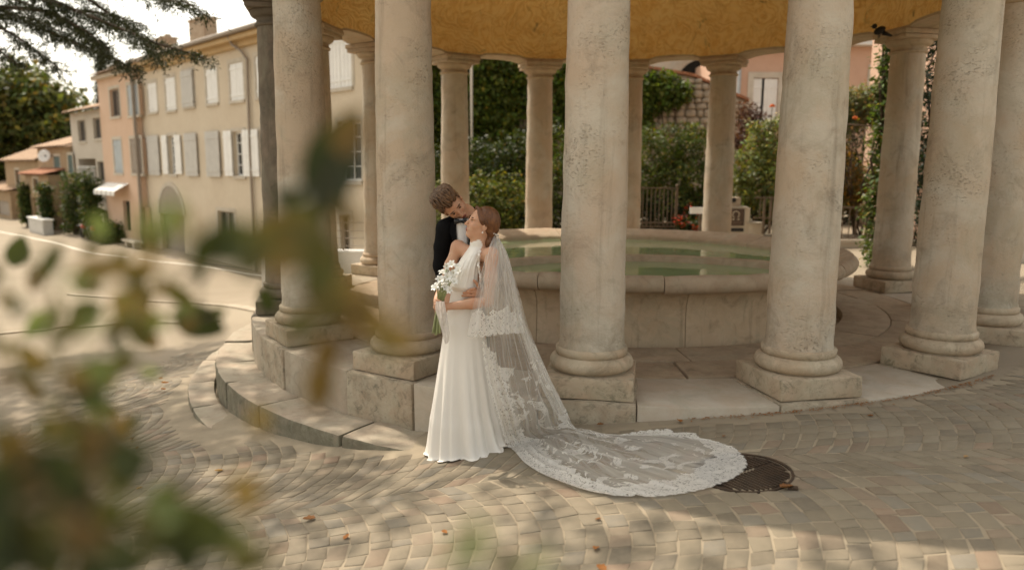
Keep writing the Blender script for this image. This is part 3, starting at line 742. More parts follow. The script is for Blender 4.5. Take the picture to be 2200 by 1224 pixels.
def window(h, px, kind, mat, off=0.0, sill=True):
    """px = (x0,y0,x1,y1) in the photograph; returns the opening"""
    x0, y0, x1, y1 = px; xm, ym = (x0 + x1) / 2, (y0 + y1) / 2
    s0 = fac(x0, ym, off)[0]; s1 = fac(x1, ym, off)[0]; za = fac(xm, y1, off)[1]; zb_ = fac(xm, y0, off)[1]
    if sill:
        b = MB(); fbox(b, s0 - .08, s1 + .08, za - .12, za - .005, off - .1, off + .07); b.out('sill', M_PALE, h)
        b = MB(); fbox(b, s0 - .16, s0 - .01, za, zb_ + .16, off + .002, off + .018); fbox(b, s1 + .01, s1 + .16, za, zb_ + .16, off + .002, off + .018); fbox(b, s0 - .008, s1 + .008, zb_ + .01, zb_ + .16, off + .002, off + .018); b.out('surround', M_PALE, h)
    if kind == 'closed':
        m = (s0 + s1) / 2
        for a, c in ((s0 + .01, m - .008), (m + .008, s1 - .01)):
            b = MB(); boards(b, a, c, za + .01, zb_ - .01, off - .05); b.out('shutter', mat, h)
    elif kind == 'proud':
        b = MB(); boards(b, s0 - .05, s1 + .05, za - .03, zb_ + .03, off + .06); b.out('shutter', mat, h)
        b = MB(); fbox(b, s0, s0 + .1, za + .1, za + .2, off, off + .06); fbox(b, s1 - .1, s1, za + .1, za + .2, off, off + .06); b.out('bracket', M_DARKMETAL, h)
    elif kind in ('glass', 'dark'):
        f = MB(); fr = .07
        for a, c, d, e in ((s0, s0 + fr, za, zb_), (s1 - fr, s1, za, zb_), (s0, s1, za, za + fr), (s0, s1, zb_ - fr, zb_), ((s0 + s1) / 2 - .03, (s0 + s1) / 2 + .03, za, zb_)): fbox(f, a, c, d, e, off - .18, off - .12 - .002 * (d == za))
        if kind == 'glass':
            for q_ in (.25, .5, .75): fbox(f, s0, s1, za + (zb_ - za) * q_ - .018, za + (zb_ - za) * q_ + .018, off - .175, off - .13)
        fo = f.out('window_frame', M_WHITE if kind == 'glass' else M_TAUPE, h)
        b = MB(); fbox(b, s0, s1, za, zb_, off - .21, off - .17); b.out('pane', M_GLASS_D, fo)
    return (s0, s1, za, zb_)
def leaf_shutter(h, px, mat, off=0.0):
    x0, y0, x1, y1 = px; xm, ym = (x0 + x1) / 2, (y0 + y1) / 2
    s0 = fac(x0, ym)[0]; s1 = fac(x1, ym)[0]; za = fac(xm, y1)[1]; zb_ = fac(xm, y0)[1]
    b = MB(); boards(b, s0, s1, za, zb_, off + .05, n=4); b.out('shutter', mat, h)
def tiled(h, s0, s1, z, run, rise, mat, off, name='roof', n=None):
    """pan tile roof as rows of half round ridges, eave towards the street"""
    n = n or max(6, int((s1 - s0) / .24)); V = []; F = []; k = 6
    L = 9
    for i in range(n * k + 1):
        s = s0 + (s1 - s0) * i / (n * k); h_ = .06 * abs(math.sin(pi * i / k))
        for j in range(L):
            f = j / (L - 1); V.append(fpt(s, z + rise * f + h_ + .02 * (j % 2), off - run * f))
    for i in range(n * k):
        for j in range(L - 1): F.append((i * L + j, (i + 1) * L + j, (i + 1) * L + j + 1, i * L + j + 1))
    m = len(V); V += [fpt(s0, z - .06, off), fpt(s1, z - .06, off), fpt(s1, z + rise - .06, off - run), fpt(s0, z + rise - .06, off - run)]; F.append((m, m + 1, m + 2, m + 3))
    b = MB(); b.add(V, F); return b.out(name, mat, h)
def chimney(h, px, mat=M_RUBBLE, back=2.5):
    x0, y0, x1, y1 = px; s0, zt = fac(x0, y0, -back); s1, zb_ = fac(x1, y1, -back); s0, s1 = min(s0, s1), max(s0, s1)
    b = MB(); fbox(b, s0, s1, zb_ - 1.6, zt - .12, -back - .7, -back); fbox(b, s0 - .06, s1 + .06, zt - .12, zt - .02, -back - .76, -back + .06)
    for q_ in (.25, .75): fbox(b, s0 + (s1 - s0) * q_ - .1, s0 + (s1 - s0) * q_ + .1, zt - .02, zt + .16, -back - .5, -back - .2)
    return b.out('chimney', mat, h)
ZS = -2.25

# long beige house
h = thing('beige_house', 'long beige rendered house of three storeys with rows of white shutters', 'house', fpt(4, ZS))
sR = 21.3; zt = fac(333, 150)[1]
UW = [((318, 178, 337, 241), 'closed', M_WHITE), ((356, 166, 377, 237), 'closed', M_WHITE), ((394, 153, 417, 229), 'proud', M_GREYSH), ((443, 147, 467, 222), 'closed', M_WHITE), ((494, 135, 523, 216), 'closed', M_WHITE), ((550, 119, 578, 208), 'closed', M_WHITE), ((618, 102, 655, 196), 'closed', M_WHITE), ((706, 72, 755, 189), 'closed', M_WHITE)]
holes = [window(h, p, k, m) for p, k, m in UW]
holes = [q_ for q_, u in zip(holes, UW) if u[1] != 'proud']
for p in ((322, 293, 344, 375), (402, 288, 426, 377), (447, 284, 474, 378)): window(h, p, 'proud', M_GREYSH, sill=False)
for p in ((364, 292, 378, 374), (503, 283, 525, 378), (561, 280, 590, 381), (640, 272, 676, 384), (729, 262, 775, 388)): holes.append(window(h, p, 'glass', None))
for p in ((352, 291, 363, 374), (379, 290, 392, 374), (485, 281, 502, 378), (526, 279, 541, 379), (542, 278, 559, 379), (592, 276, 612, 382), (618, 272, 638, 384), (679, 268, 701, 386)): leaf_shutter(h, p, M_WHITE)
# ground floor: arched door and plain windows
ad = (fac(345, 480)[0], fac(395, 480)[0], ZS, fac(370, 462)[1])
holes.append(ad)
for p in ((470, 455, 505, 528), (610, 470, 655, 575), (732, 462, 752, 545)): holes.append(window(h, p, 'dark', None))
fwall('wall', -.15, sR, ZS - .6, zt, holes, M_BEIGE, h, 6)
b = MB(); fbox(b, ad[0], ad[1], ad[2], ad[3], -.3, -.24); b.out('door', M_TAUPE, h)
b = MB()
for k in range(12):
    a0 = pi * k / 12; a1 = pi * (k + 1) / 12; cs = (ad[0] + ad[1]) / 2; rw = (ad[1] - ad[0]) / 2
    b.add([fpt(cs + rw * math.cos(a), ad[3] + rw * 1.0 * math.sin(a) * .9, .03) for a in (a0, a1)] + [fpt(cs + (rw + .22) * math.cos(a), ad[3] + (rw + .22) * math.sin(a) * .9, .03) for a in (a1, a0)], [(0, 1, 2, 3)])
b.out('arch_surround', M_PALE, h)
b = MB()
for k in range(12):
    a0 = pi * k / 12; a1 = pi * (k + 1) / 12
    b.add([fpt(cs, ad[3], .012), fpt(cs + rw * math.cos(a0), ad[3] + rw * math.sin(a0) * .9, .012), fpt(cs + rw * math.cos(a1), ad[3] + rw * math.sin(a1) * .9, .012)], [(0, 1, 2)])
b.out('fanlight', M_TAUPE, h)
b = MB(); fbox(b, -.2, sR, zt + .002, zt + .22, -.3, .16); fbox(b, -.2, sR, zt + .224, zt + .42, -.3, .42); b.out('cornice', m_plain('ochre eave', (.50, .35, .18, 1), .8, .1, 3), h)
b = MB(); b.tube([fpt(-.2, zt + .5, .5), fpt(sR, zt + .5, .5)], .09, 8); b.out('gutter', M_TAUPE, h)
tiled(h, -.2, sR, zt + .44, 4.6, 1.55, M_TILE, .5)
chimney(h, (405, 44, 440, 100), back=3.2); chimney(h, (331, 84, 356, 130), back=3.0)
sp, zp = fac(513, 92); s2, z2 = fac(536, 128); s3 = fac(545, 380)[0]
b = MB(); b.tube([fpt(sp, zt + .45, .45), fpt(sp + .05, zt + .1, .3), fpt((sp + s2) / 2, zt - .15, .14), fpt(s2, zt - .5, .1), fpt(s3, z2 - 3.5, .1), fpt(s3, ZS, .1)], .055, 8); b.out('drainpipe', M_TAUPE, h)

# tall pink house
h = thing('pink_house', 'tall narrow pink house with small awning over an arched niche', 'house', fpt(-4, ZS))
sL = fac(221, 330, .25)[0]; zt2 = fac(225, 170, .25)[1]; o_ = .25
holes = [window(h, (237, 191, 257, 251), 'dark', None, o_), window(h, (275, 181, 297, 248), 'closed', M_BLUEG, o_), window(h, (245, 300, 262, 372), 'closed', M_BLUEG, o_), window(h, (282, 298, 305, 373), 'closed', M_TAUPE, o_)]
dn = (fac(303, 480, o_)[0], fac(315, 480, o_)[0], ZS, fac(309, 446, o_)[1]); nd = (fac(267, 480, o_)[0], fac(282, 480, o_)[0], ZS + .7, fac(275, 432, o_)[1])
holes += [dn, nd]
fwall('wall', sL, -.17, ZS - .4, zt2, holes, M_PINK, h, 8, off=o_)
b = MB(); fbox(b, dn[0], dn[1], dn[2], dn[3], o_ - .2, o_ - .14); d_ = b.out('door', M_DOOR, h)
b = MB(); fbox(b, dn[0] + .08, dn[0] + .14, dn[2] + 1, dn[2] + 1.12, o_ - .14, o_ - .08); b.out('handle', M_DARKMETAL, d_)
b = MB(); fbox(b, nd[0], nd[1], nd[2], nd[3], o_ - .22, o_ - .18); b.out('niche_door', M_NEARBLACK, h)
b = MB(); a_ = fac(233, 408, o_)[0]; c_ = fac(278, 408, o_)[0]; za = fac(255, 418, o_)[1]
for k in range(9):
    u = a_ + (c_ - a_) * k / 9; v = a_ + (c_ - a_) * (k + 1) / 9
    b.add([fpt(u, za + .62, o_ + .02), fpt(v, za + .62, o_ + .02), fpt(v, za + .22, o_ + .75), fpt(u, za + .22, o_ + .75), fpt(u, za, o_ + .76), fpt(v, za, o_ + .76)], [(0, 1, 2, 3), (3, 2, 5, 4)], k % 2)
b.out('awning', [M_WHITE, M_GREYSH], h)
b = MB(); fbox(b, sL - .15, -.15, zt2 + .002, zt2 + .2, -.4, o_ + .3); b.out('cornice', M_PALE, h); tiled(h, sL - .2, -.12, zt2 + .22, 4.2, 1.3, M_TILE, o_ + .42)
b = MB(); b.tube([fpt(-.12, zt2 - .1, o_ + .12), fpt(-.12, ZS, o_ + .12)], .08, 8); b.out('drainpipe', M_TAUPE, h)
chimney(h, (232, 142, 250, 165), back=3)
t = thing('stone_bench', 'small white stone bench against the pink house front', 'bench', fpt(-1.9, ZS, .8))
b = MB(); s0, s1 = fac(272, 512, .8)[0], fac(299, 512, .8)[0]; zb2 = ZS + .42; fbox(b, s0, s1, zb2 - .1, zb2, .55, 1.05); b.out('seat', M_PALE, t)
for f in (.2, .8):
    b = MB(); fbox(b, s0 + (s1 - s0) * f - .12, s0 + (s1 - s0) * f + .12, ZS - .1, zb2 - .102, .62, .98); b.out('leg', M_PALE, t)

# pale grey house with a deep balcony
h = thing('grey_house', 'pale grey house with a deep shaded balcony and dark windows', 'house', fpt(-9, ZS))
o_ = .1; sl2 = fac(157, 330, o_)[0]; zt3 = fac(200, 236, o_)[1]
holes = [window(h, (168, 258, 184, 304), 'dark', None, o_), window(h, (201, 253, 218, 298), 'dark', None, o_), window(h, (211, 347, 226, 390), 'dark', None, o_), window(h, (223, 452, 233, 492), 'dark', None, o_)]
bal = (fac(170, 365, o_)[0], fac(207, 365, o_)[0], fac(188, 392, o_)[1], fac(188, 341, o_)[1]); holes.append(bal)
fwall('wall', sl2, sL - .02, ZS - .4, zt3, holes, M_GREYW, h, 8, off=o_, rev=1.6)
b = MB(); fbox(b, bal[0], bal[1], bal[2], bal[3], o_ - 1.7, o_ - 1.6); b.out('balcony_back', M_PINK, h)
b = MB()
for k in range(14): fbox(b, bal[0] + (bal[1] - bal[0]) * k / 14, bal[0] + (bal[1] - bal[0]) * k / 14 + .03, bal[2], bal[2] + .9, o_ + .02, o_ + .05)
fbox(b, bal[0] - .1, bal[1], bal[2] + .9, bal[2] + .95, o_, o_ + .06); b.out('balcony_rail', M_WHITE, h)
tiled(h, sl2 - .1, sL, zt3 + .02, 4.2, 1.3, M_TILE, o_ + .45)
# two stone cottages, lean-to, far cottage
def cottage(name, label, x0, x1, ytop, yb, off, wins, door, mat, roofmat, rise=1.2, shut=None):
    s0 = fac(x0, 400, off)[0]; s1 = fac(x1, 400, off)[0]; zt_ = fac((x0 + x1) / 2, ytop, off)[1]
    h = thing(name, label, 'house', fpt((s0 + s1) / 2, ZS, off)); hl = []
    for p in wins: hl.append(window(h, p, 'closed' if shut else 'dark', shut, off))
    if door:
        d_ = (fac(door[0], 470, off)[0], fac(door[1], 470, off)[0], ZS, fac((door[0] + door[1]) / 2, door[2], off)[1]); hl.append(d_)
        b = MB(); fbox(b, d_[0], d_[1], d_[2], d_[3], off - .24, off - .2); b.out('door', M_TAUPE, h)
    fwall('wall', s0, s1 - .02, ZS - .4, zt_, hl, mat, h, 7, off=off)
    tiled(h, s0 - .2, s1 + .1, zt_ + .02, 3.6, rise, roofmat, off + .4); return h
cottage('stone_cottage', 'stone cottage with narrow dark green shutters and climbing plant', 87, 157, 316, 500, .2, [(117, 336, 130, 384), (147, 333, 157, 372)], (117, 141, 424), M_STONEH, M_TILE, 1.1, M_GREENSH)
cottage('low_cottage', 'low stone cottage with an orange red lean-to tiled roof', 55, 104, 375, 490, 1.2, [(72, 384, 82, 410)], (73, 92, 425), M_STONEH, M_REDTILE, .9)
cottage('far_cottage', 'wide low stone cottage with a pale roof next to the trees', 15, 88, 345, 485, -.4, [(34, 365, 42, 402)], None, M_STONEH, M_TILE, 1.5)
cottage('garage_house', 'small stone outbuilding with wide dark doorways at the far left', -60, 20, 405, 480, .3, [], (-5, 22, 432), M_STONEH, M_TILE, .6)
# utility box, satellite dish, motorbike, pots
t = thing('utility_box', 'white street utility cabinet by the cottages', 'utility box', fpt(fac(81, 480, 2.2)[0], ZS, 2.2))
s0, s1 = fac(66, 480, 2.2)[0], fac(97, 480, 2.2)[0]; b = MB(); fbox(b, s0, s1, ZS - .3, ZS + .85, 1.8, 2.3); fbox(b, s0 + .08, s1 - .08, ZS + .1, ZS + .78, 2.302, 2.33); b.out('cabinet', M_GREYSH, t)
b = MB(); fbox(b, s0 - .1, s1 + .1, ZS + .852, ZS + .93, 1.74, 2.38); b.out('lid', M_WHITE, t)
t = thing('satellite_dish', 'pale round satellite dish on the cottage wall', 'satellite dish', fpt(fac(95, 335, .6)[0], fac(95, 335, .6)[1], .6))
b = MB(); M = Matrix.Rotation(math.radians(75), 4, 'X'); pr_ = [(.001, -.1), (.2, -.085), (.38, -.02), (.42, 0), (.4, .015), (.2, -.06), (.001, -.08)]; b.lathe(pr_, 20); c_ = np.array(fpt(fac(95, 335, .7)[0], fac(95, 335, .7)[1], .7)); b.V = [tuple(np.array(M @ Vector(v)) + c_) for v in b.V]; b.out('dish', M_WHITE, t, True)
b = MB(); b.tube([c_, c_ - FN * .9], .04, 6); b.out('bracket', M_DARKMETAL, t)
def motorbike(px, py, label, flip=1):
    s, z = fac(px, py, 1.2)[0], ZS; t = thing('motorbike', label, 'motorbike', fpt(s, z, 1.2), 'motorbikes by the grey house')
    for ds in (-.62, .62):
        b = MB()
        M = Matrix.Rotation(pi / 2, 4, 'X'); b.lathe([(.22, -.05), (.31, -.05), (.33, 0), (.31, .05), (.22, .05), (.22, -.05)], 18)
        V = []
        for v in b.V: V.append(fpt(s + ds + v[0], z + .33 + v[1], 1.2 + v[2]))
        b.V = V; b.out('wheel', M_DARKMETAL, t)
    b = MB(); fbox(b, s - .35, s + .25, z + .35, z + .62, 1.1, 1.3); b.tube([fpt(s + .62, z + .33, 1.2), fpt(s + .38, z + .98, 1.2)], .04, 6); b.tube([fpt(s - .62, z + .33, 1.2), fpt(s - .2, z + .55, 1.2)], .04, 6); b.out('frame', M_DARKMETAL, t)
    b = MB(); b.sphere(fpt(s + .1, z + .75, 1.2), (.26, .26, .14)); b.out('tank', m_plain('red paint', (.35, .05, .02, 1), .3, .1, 3), t, True)
    b = MB(); b.sphere(fpt(s - .35, z + .76, 1.2), (.34, .3, .08)); b.out('seat', M_DARKMETAL, t, True)
    b = MB(); b.tube([fpt(s + .36, z + 1.02, .85), fpt(s + .36, z + 1.0, 1.55)], .025, 6); b.out('handlebar', M_DARKMETAL, t)
motorbike(184, 505, 'dark motorbike with a red tank parked at the plant covered corner'); motorbike(205, 502, 'second dark motorbike nearer the pink house')
for (x, y, r, off, lab, nm) in ((160, 450, .75, .8, 'dense dark green climbing shrub at the corner of the grey house', 'climbing_shrub'), (196, 440, .5, .9, 'loose shrub hanging below the shaded balcony', 'hanging_shrub'), (57, 440, .34, 1.4, 'thin climber on the far cottage wall', 'wall_climber'), (98, 440, .30, 1.7, 'thin climber by the arched cottage door', 'wall_climber'), (236, 505, .45, .9, 'dark potted shrub beside the pink house', 'potted_shrub')):
    s, z = fac(x, y, off); bl = []
    if nm == 'potted_shrub': bl = [(*fpt(s, ZS + .5, off), .55, .55, .45)]
    else:
        z0 = ZS; z1 = fac(x, 395 if x > 150 else 410, off)[1]
        for k in range(4): bl.append((*fpt(s + .1 * (k % 2), z0 + .6 + (z1 - z0 - .6) * k / 3, off), r, r * .7, r * 1.0))
    plant(nm, lab, 'shrub', fpt(s, ZS, off), bl, 2600, .10, (.06, .085, .025, 1), 'street', int(x), group=None)

# street: kerb lines
def strip(name, pts, wd, mat, dz, parent=None):
    P = np.array([ong(*p) for p in pts]); Q = []
    for i in range(len(P) - 1):
        for f in np.linspace(0, 1, 8, endpoint=False): Q.append(P[i] * (1 - f) + P[i + 1] * f)
    Q.append(P[-1]); Q = np.array(Q); V = []; F = []
    for i in range(len(Q)):
        t_ = Q[min(i + 1, len(Q) - 1)] - Q[max(i - 1, 0)]; n_ = np.array([-t_[1], t_[0], 0]); n_ /= np.linalg.norm(n_)
        for sgn in (-1, 1):
            p = Q[i] + n_ * wd / 2 * sgn; g_ = gz(p[0], p[1]); V += [(p[0], p[1], g_ - .08), (p[0], p[1], g_ + dz)]
    for i in range(len(Q) - 1):
        a = i * 4; c = a + 4; F += [(a, c, c + 1, a + 1), (a + 1, c + 1, c + 3, a + 3), (a + 3, c + 3, c + 2, a + 2)]
    b = MB(); b.add(V, F); o = b.out(name, mat, parent); return o
o = strip('road_line', [(-60, 487), (0, 498), (110, 520), (215, 547), (330, 561), (450, 573), (570, 592), (700, 612)], .16, m_plain('road paint', (.72, .68, .58, 1), .7, .1, 2), .004); tag(o, kind='structure')
o = strip('kerb', [(150, 632), (260, 640), (400, 645), (520, 660), (600, 672)], .22, M_LEDGE, .035); tag(o, kind='structure')
o = strip('gutter_line', [(350, 551), (450, 566), (555, 579), (640, 590)], .18, m_plain('dark gutter', (.16, .13, .10, 1), .8, .2, 3), .006); tag(o, kind='structure')
o = strip('kerb', [(-40, 720), (150, 700), (330, 690), (460, 692)], .25, M_LEDGE, .03); tag(o, kind='structure')

# trees on the left
def tree(name, label, base, h_, blobs, n, size, color, key, seed, tr=.3, group=None, thin=1, **kw):
    t = thing(name, label, 'tree', base, group)
    V, F, c = leaf_cloud(blobs, n, size, seed, **kw); put('crown', fastmesh('crown', V - np.array(base), F, leafmat(key, color, tr), False, 4, c), t)
    b = MB(); r = h_ * .035 * thin; top = Vector(base) + Vector((0, 0, h_)); b.tube([Vector(base) + Vector((0, 0, -.3)), Vector(base) + Vector((.05, 0, h_ * .25)), Vector(base) + Vector((-.05, .05, h_ * .5))], [r * 1.3, r, r * .85], 10)
    g = random.Random(seed)
    for bl in blobs[:14]:
        q = Vector(bl[:3]); p0 = Vector(base) + Vector((-.05, .05, h_ * g.uniform(.3, .5))); m_ = p0.lerp(q, .5) + Vector((g.uniform(-.3, .3), g.uniform(-.3, .3), g.uniform(0, .4)))
        b.tube([p0, m_, q], [r * .55, r * .35, r * .12], 6)
    b.out('trunk', M_BARK, t, True); return t
Y = 78; bl = []
for (x, y, r) in ((20, 300, 2.6), (70, 240, 2.4), (20, 200, 2.3), (110, 290, 2.0), (140, 235, 1.5), (60, 330, 2.2), (-40, 250, 3), (-30, 350, 2.6), (0, 390, 2.4), (150, 290, 1.3), (95, 205, 1.6), (40, 170, 1.4)): r *= 1.7; bl.append((*at(x, y, Y + R_.uniform(-3, 3)), r, r, r * .8))
p = at(20, 480, Y); tree('plane_tree', 'broad sunlit green tree rising behind the stone cottages', (p[0], p[1], -2.6), 14, bl, 18000, .34, (.09, .105, .027, 1), 'plane', 61, shell=.35, yellow=.12)
p = at(217, 300, 60); tree('cypress_tree', 'slim dark cypress rising behind the pink house roof', (p[0], p[1], -2.6), 10, [(*at(217, y, 60), .45, .45, 1.1) for y in (300, 260, 225, 195, 165, 140)] + [(*at(216, 122, 60), .2, .2, .5)], 4000, .13, (.025, .038, .018, 1), 'cypress', 62, shell=.3, asp=.3)

# cedar boughs reaching in at the top left (the tree stands just out of the picture)
def cedar():
    base = (-13.2, 13.5, gz(-13.2, 13.5)); t = thing('cedar_tree', 'dark cedar boughs with drooping needle sprays against the sky', 'tree', base)
    b = MB(); b.tube([Vector(base), Vector(base) + Vector((0, 0, 4.5)), Vector(base) + Vector((.1, 0, 9.5))], [.34, .27, .08], 12); b.out('trunk', M_BARK, t, True)
    lines = [([(-160, -60), (-30, 5), (90, 62), (180, 100), (250, 128), (310, 160)], 14.0), ([(-160, -90), (60, -20), (180, 30), (260, 62), (340, 95), (400, 112), (448, 128)], 13.4),
             ([(-120, -110), (100, -60), (260, -30), (350, 0), (400, 5), (450, 38)], 13.0), ([(-170, -20), (-40, 40), (30, 75), (80, 110), (130, 150)], 14.6), ([(40, -20), (140, 20), (230, 30), (310, 55)], 13.8), ([(-160, 30), (-60, 70), (0, 110), (40, 140)], 14.2), ([(120, -40), (200, 5), (290, 70), (330, 110), (345, 135)], 14.4), ([(-150, -40), (0, 15), (110, 25), (190, 70), (235, 110)], 13.6), ([(-160, 10), (-20, 30), (70, 40), (150, 80)], 14.1), ([(-150, -70), (-20, -20), (60, 10), (140, 45), (215, 95), (270, 150)], 14.8)]
    br = MB(); P = []; D = []; g = np.random.default_rng(11)
    for L, Y in lines:
        W = [Vector(at(x, y, Y + .5 * math.sin(i))) for i, (x, y) in enumerate(L)]; W = [Vector(base) + Vector((0, 0, W[0].z - base[2] + .2))] + W
        br.tube(W, [.07] + list(np.linspace(.045, .008, len(W) - 1)), 6)
        for i in range(1, len(W) - 1):
            n = int((W[i + 1] - W[i]).length / .015)
            for k in range(n):
                p = W[i].lerp(W[i + 1], k / n); 
                side = Vector((g.normal(0, .5), g.normal(0, .9), g.normal(-.35, .35))); side = side * .36 * (1 - .5 * i / len(W))
                m_ = 5
                for q_ in range(m_): P.append(p + side * ((q_ + 1) / m_)); D.append(side.normalized())
    P = np.array([tuple(p) for p in P]); D = np.array([tuple(d) for d in D]); m = len(P); k = 3
    P = np.repeat(P, k, 0) + g.normal(0, .015, (m * k, 3)); D = np.repeat(D, k, 0) + g.normal(0, .8, (m * k, 3)); D /= np.linalg.norm(D, axis=1, keepdims=True)
    S = np.cross(D, g.normal(size=D.shape)); S /= np.linalg.norm(S, axis=1, keepdims=True); Ln = g.uniform(.05, .10, (m * k, 1)); 
    V = np.stack([P, P + D * Ln * .5 + S * .0085, P + D * Ln, P + D * Ln * .5 - S * .0085], 1).reshape(-1, 3); c = np.ones((m * k, 4)); c[:, :3] *= g.uniform(.6, 1.3, (m * k, 1))
    put('needles', fastmesh('needles', V - np.array(base), np.arange(len(V)).reshape(-1, 4), leafmat('cedar', (.040, .048, .022, 1), .15), False, 4, np.repeat(c, 4, 0)), t)
    br.out('bough', M_BARK, t, True)
cedar()
# ------------------------------------------------------------------ garden behind the pavilion
def blob(px, py, Y, rx, rz, ry=None): return (*at(px, py, Y), rx, ry or rx * .8, rz)
def gbase(px, Y): x = at(px, 480, Y)[0]; return (x, Y, gz(x, Y))
G1 = (.075, .098, .022, 1); G2 = (.042, .058, .015, 1); G3 = (.12, .14, .032, 1); G4 = (.115, .135, .05, 1)
plant('hedge_shrub', 'bright green rounded bush behind the bride and groom', 'shrub', gbase(1060, 18), [blob(1030, 430, 18, .7, .6), blob(1090, 430, 18.2, .7, .65), blob(1050, 470, 17.8, .8, .5), blob(1115, 470, 18, .6, .5), blob(960, 460, 18.2, .7, .7), blob(1010, 480, 17.6, .6, .4)], 9000, .05, G3, 'bright', 101)
plant('laurel_shrub', 'very dark shrub under the ivy wall between two back columns', 'shrub', gbase(1070, 19.5), [blob(1020, 350, 19.5, .9, .7), blob(1090, 360, 19.6, .9, .7), blob(1130, 330, 19.8, .7, .6), blob(960, 380, 19.4, .8, .8), blob(1060, 400, 19.4, 1.0, .6)], 9000, .055, G2, 'dark', 102)
plant('laurel_shrub', 'dark green shrub column behind the pitted front column', 'shrub', gbase(1235, 18.5), [blob(1200, 330, 18.6, .6, .7), blob(1230, 400, 18.4, .8, .8), blob(1200, 450, 18.3, .6, .6), blob(1280, 360, 18.6, .9, .9), blob(1300, 440, 18.4, .8, .7)], 8000, .05, G1, 'mid', 103)
plant('clipped_hedge', 'tall sunlit hedge above the iron gate', 'hedge', gbase(1440, 19), [blob(1400, 330, 19, .8, .65), blob(1450, 315, 19, .8, .55), blob(1500, 320, 19, .7, .6), blob(1420, 385, 18.8, .8, .6), blob(1480, 385, 18.8, .9, .6), blob(1520, 400, 18.8, .7, .6), blob(1375, 400, 18.8, .6, .6), blob(1440, 440, 18.6, .9, .5), blob(1500, 450, 18.6, .7, .5)], 15000, .045, G1, 'mid', 104, yellow=.12)
plant('flowering_shrub', 'large pale leaved shrub with an orange rose beside the Omega sign', 'shrub', gbase(1630, 17.5), [blob(1650, 300, 17.6, .5, .4), blob(1665, 340, 17.5, .6, .5), blob(1620, 345, 17.5, .5, .4), blob(1690, 300, 17.6, .6, .6), blob(1640, 395, 17.4, .7, .5), blob(1600, 410, 17.4, .45, .5), blob(1680, 440, 17.3, .6, .5), blob(1625, 450, 17.3, .5, .35), blob(1740, 330, 17.6, .7, .9), blob(1740, 430, 17.4, .7, .7)], 12000, .05, (.16, .18, .055, 1), 'pale', 105)
plant('rose_shrub', 'cream and green climbing rose over the garden arch', 'shrub', gbase(1850, 17), [blob(1845, 225, 17, .5, .4), blob(1880, 215, 17.1, .4, .35), blob(1830, 255, 17, .4, .25), blob(1875, 250, 17, .4, .25), blob(1800, 240, 17.1, .6, .5)], 6000, .045, (.17, .175, .085, 1), 'cream', 106, trunk=.02)
plant('berry_shrub', 'loose shrub with yellow and orange leaves behind the railing', 'shrub', gbase(1840, 17.2), [blob(1835, 400, 17.2, .5, .4), blob(1860, 380, 17.3, .35, .3), blob(1815, 430, 17.1, .4, .35), blob(1860, 435, 17.1, .4, .35), blob(1800, 350, 17.6, .4, .5)], 3500, .045, (.15, .12, .035, 1), 'autumn', 107, yellow=.35, trunk=.025)
plant('red_shrub', 'dark reddish shrub under the white shuttered window', 'shrub', gbase(1610, 20), [blob(1600, 270, 20, .4, .6), blob(1625, 275, 20, .35, .5), blob(1610, 310, 19.8, .5, .5)], 2600, .045, (.085, .035, .022, 1), 'red', 108)
plant('dark_hedge', 'dark hedge behind the iron railing on the right', 'hedge', gbase(1800, 19), [blob(x, y, 19.5, .9, .8) for x in (1600, 1700, 1800, 1860, 1920, 1980) for y in (400, 470)] + [blob(1830, 320, 20.5, 1.0, .8), blob(1890, 330, 20.5, 1.0, .8)], 13000, .06, (.022, .034, .012, 1), 'vdark', 109)  # very dark green is the leaf colour itself
plant('dark_hedge', 'dark undergrowth behind the garden gate bars', 'hedge', gbase(1420, 18.2), [blob(x, 470, 18.4, .6, .5) for x in (1000, 1100, 1200, 1300, 1370, 1420, 1470, 1520, 1560)], 9000, .055, (.022, .034, .012, 1), 'vdark', 110)
# red flower bed
def flowerbed(nm, label, bl, n, seed, base, col):
    t = thing(nm, label, 'flowers', base)
    V, F, c = leaf_cloud(bl, n * 2, .03, seed, shell=.4); put('foliage', fastmesh('foliage', V - np.array(base), F, leafmat('dark', G2), False, 4, c), t)
    V, F, c = leaf_cloud(bl, n, .028, seed + 1, asp=.8, clump=8, shell=.85, yellow=.25, hue=.1); put('blossoms', fastmesh('blossoms', V - np.array(base), F, leafmat('redfl', col), False, 4, c), t)
flowerbed('flower_bed', 'low bed of red and orange flowers under the white panel', [blob(1465, 478, 16.6, .22, .18), blob(1485, 470, 16.6, .25, .25), blob(1503, 480, 16.6, .22, .18)], 160, 120, gbase(1485, 16.6), (.26, .030, .010, 1))
for (x, y, Y, lab) in ((1659, 232, 17.0, 'orange rose bloom in front of the white shutters'), (1837, 258, 16.5, 'orange rose bloom above the garden arch')):
    c_ = at(x, y, Y); t = thing('rose', lab, 'flower', c_); b = MB(); g = random.Random(int(x)); om = m_plain('orange petal', (.72, .16, .03, 1), .6, .2, 20)
    for k in range(14):
        M = Matrix.Rotation(g.uniform(0, 6.28), 3, 'Z') @ Matrix.Rotation(g.uniform(.1, 1.3), 3, 'X'); b.sphere(Vector(c_) + M @ Vector((0, .045, .02)), (.045, .04, .012), 7, 4, 0, M)
    b.out('petals', om, t, True); b = MB(); b.tube([Vector(c_), Vector(c_) + Vector((.02, .1, -.5))], .008, 5); b.out('stem', M_TWIG, t)

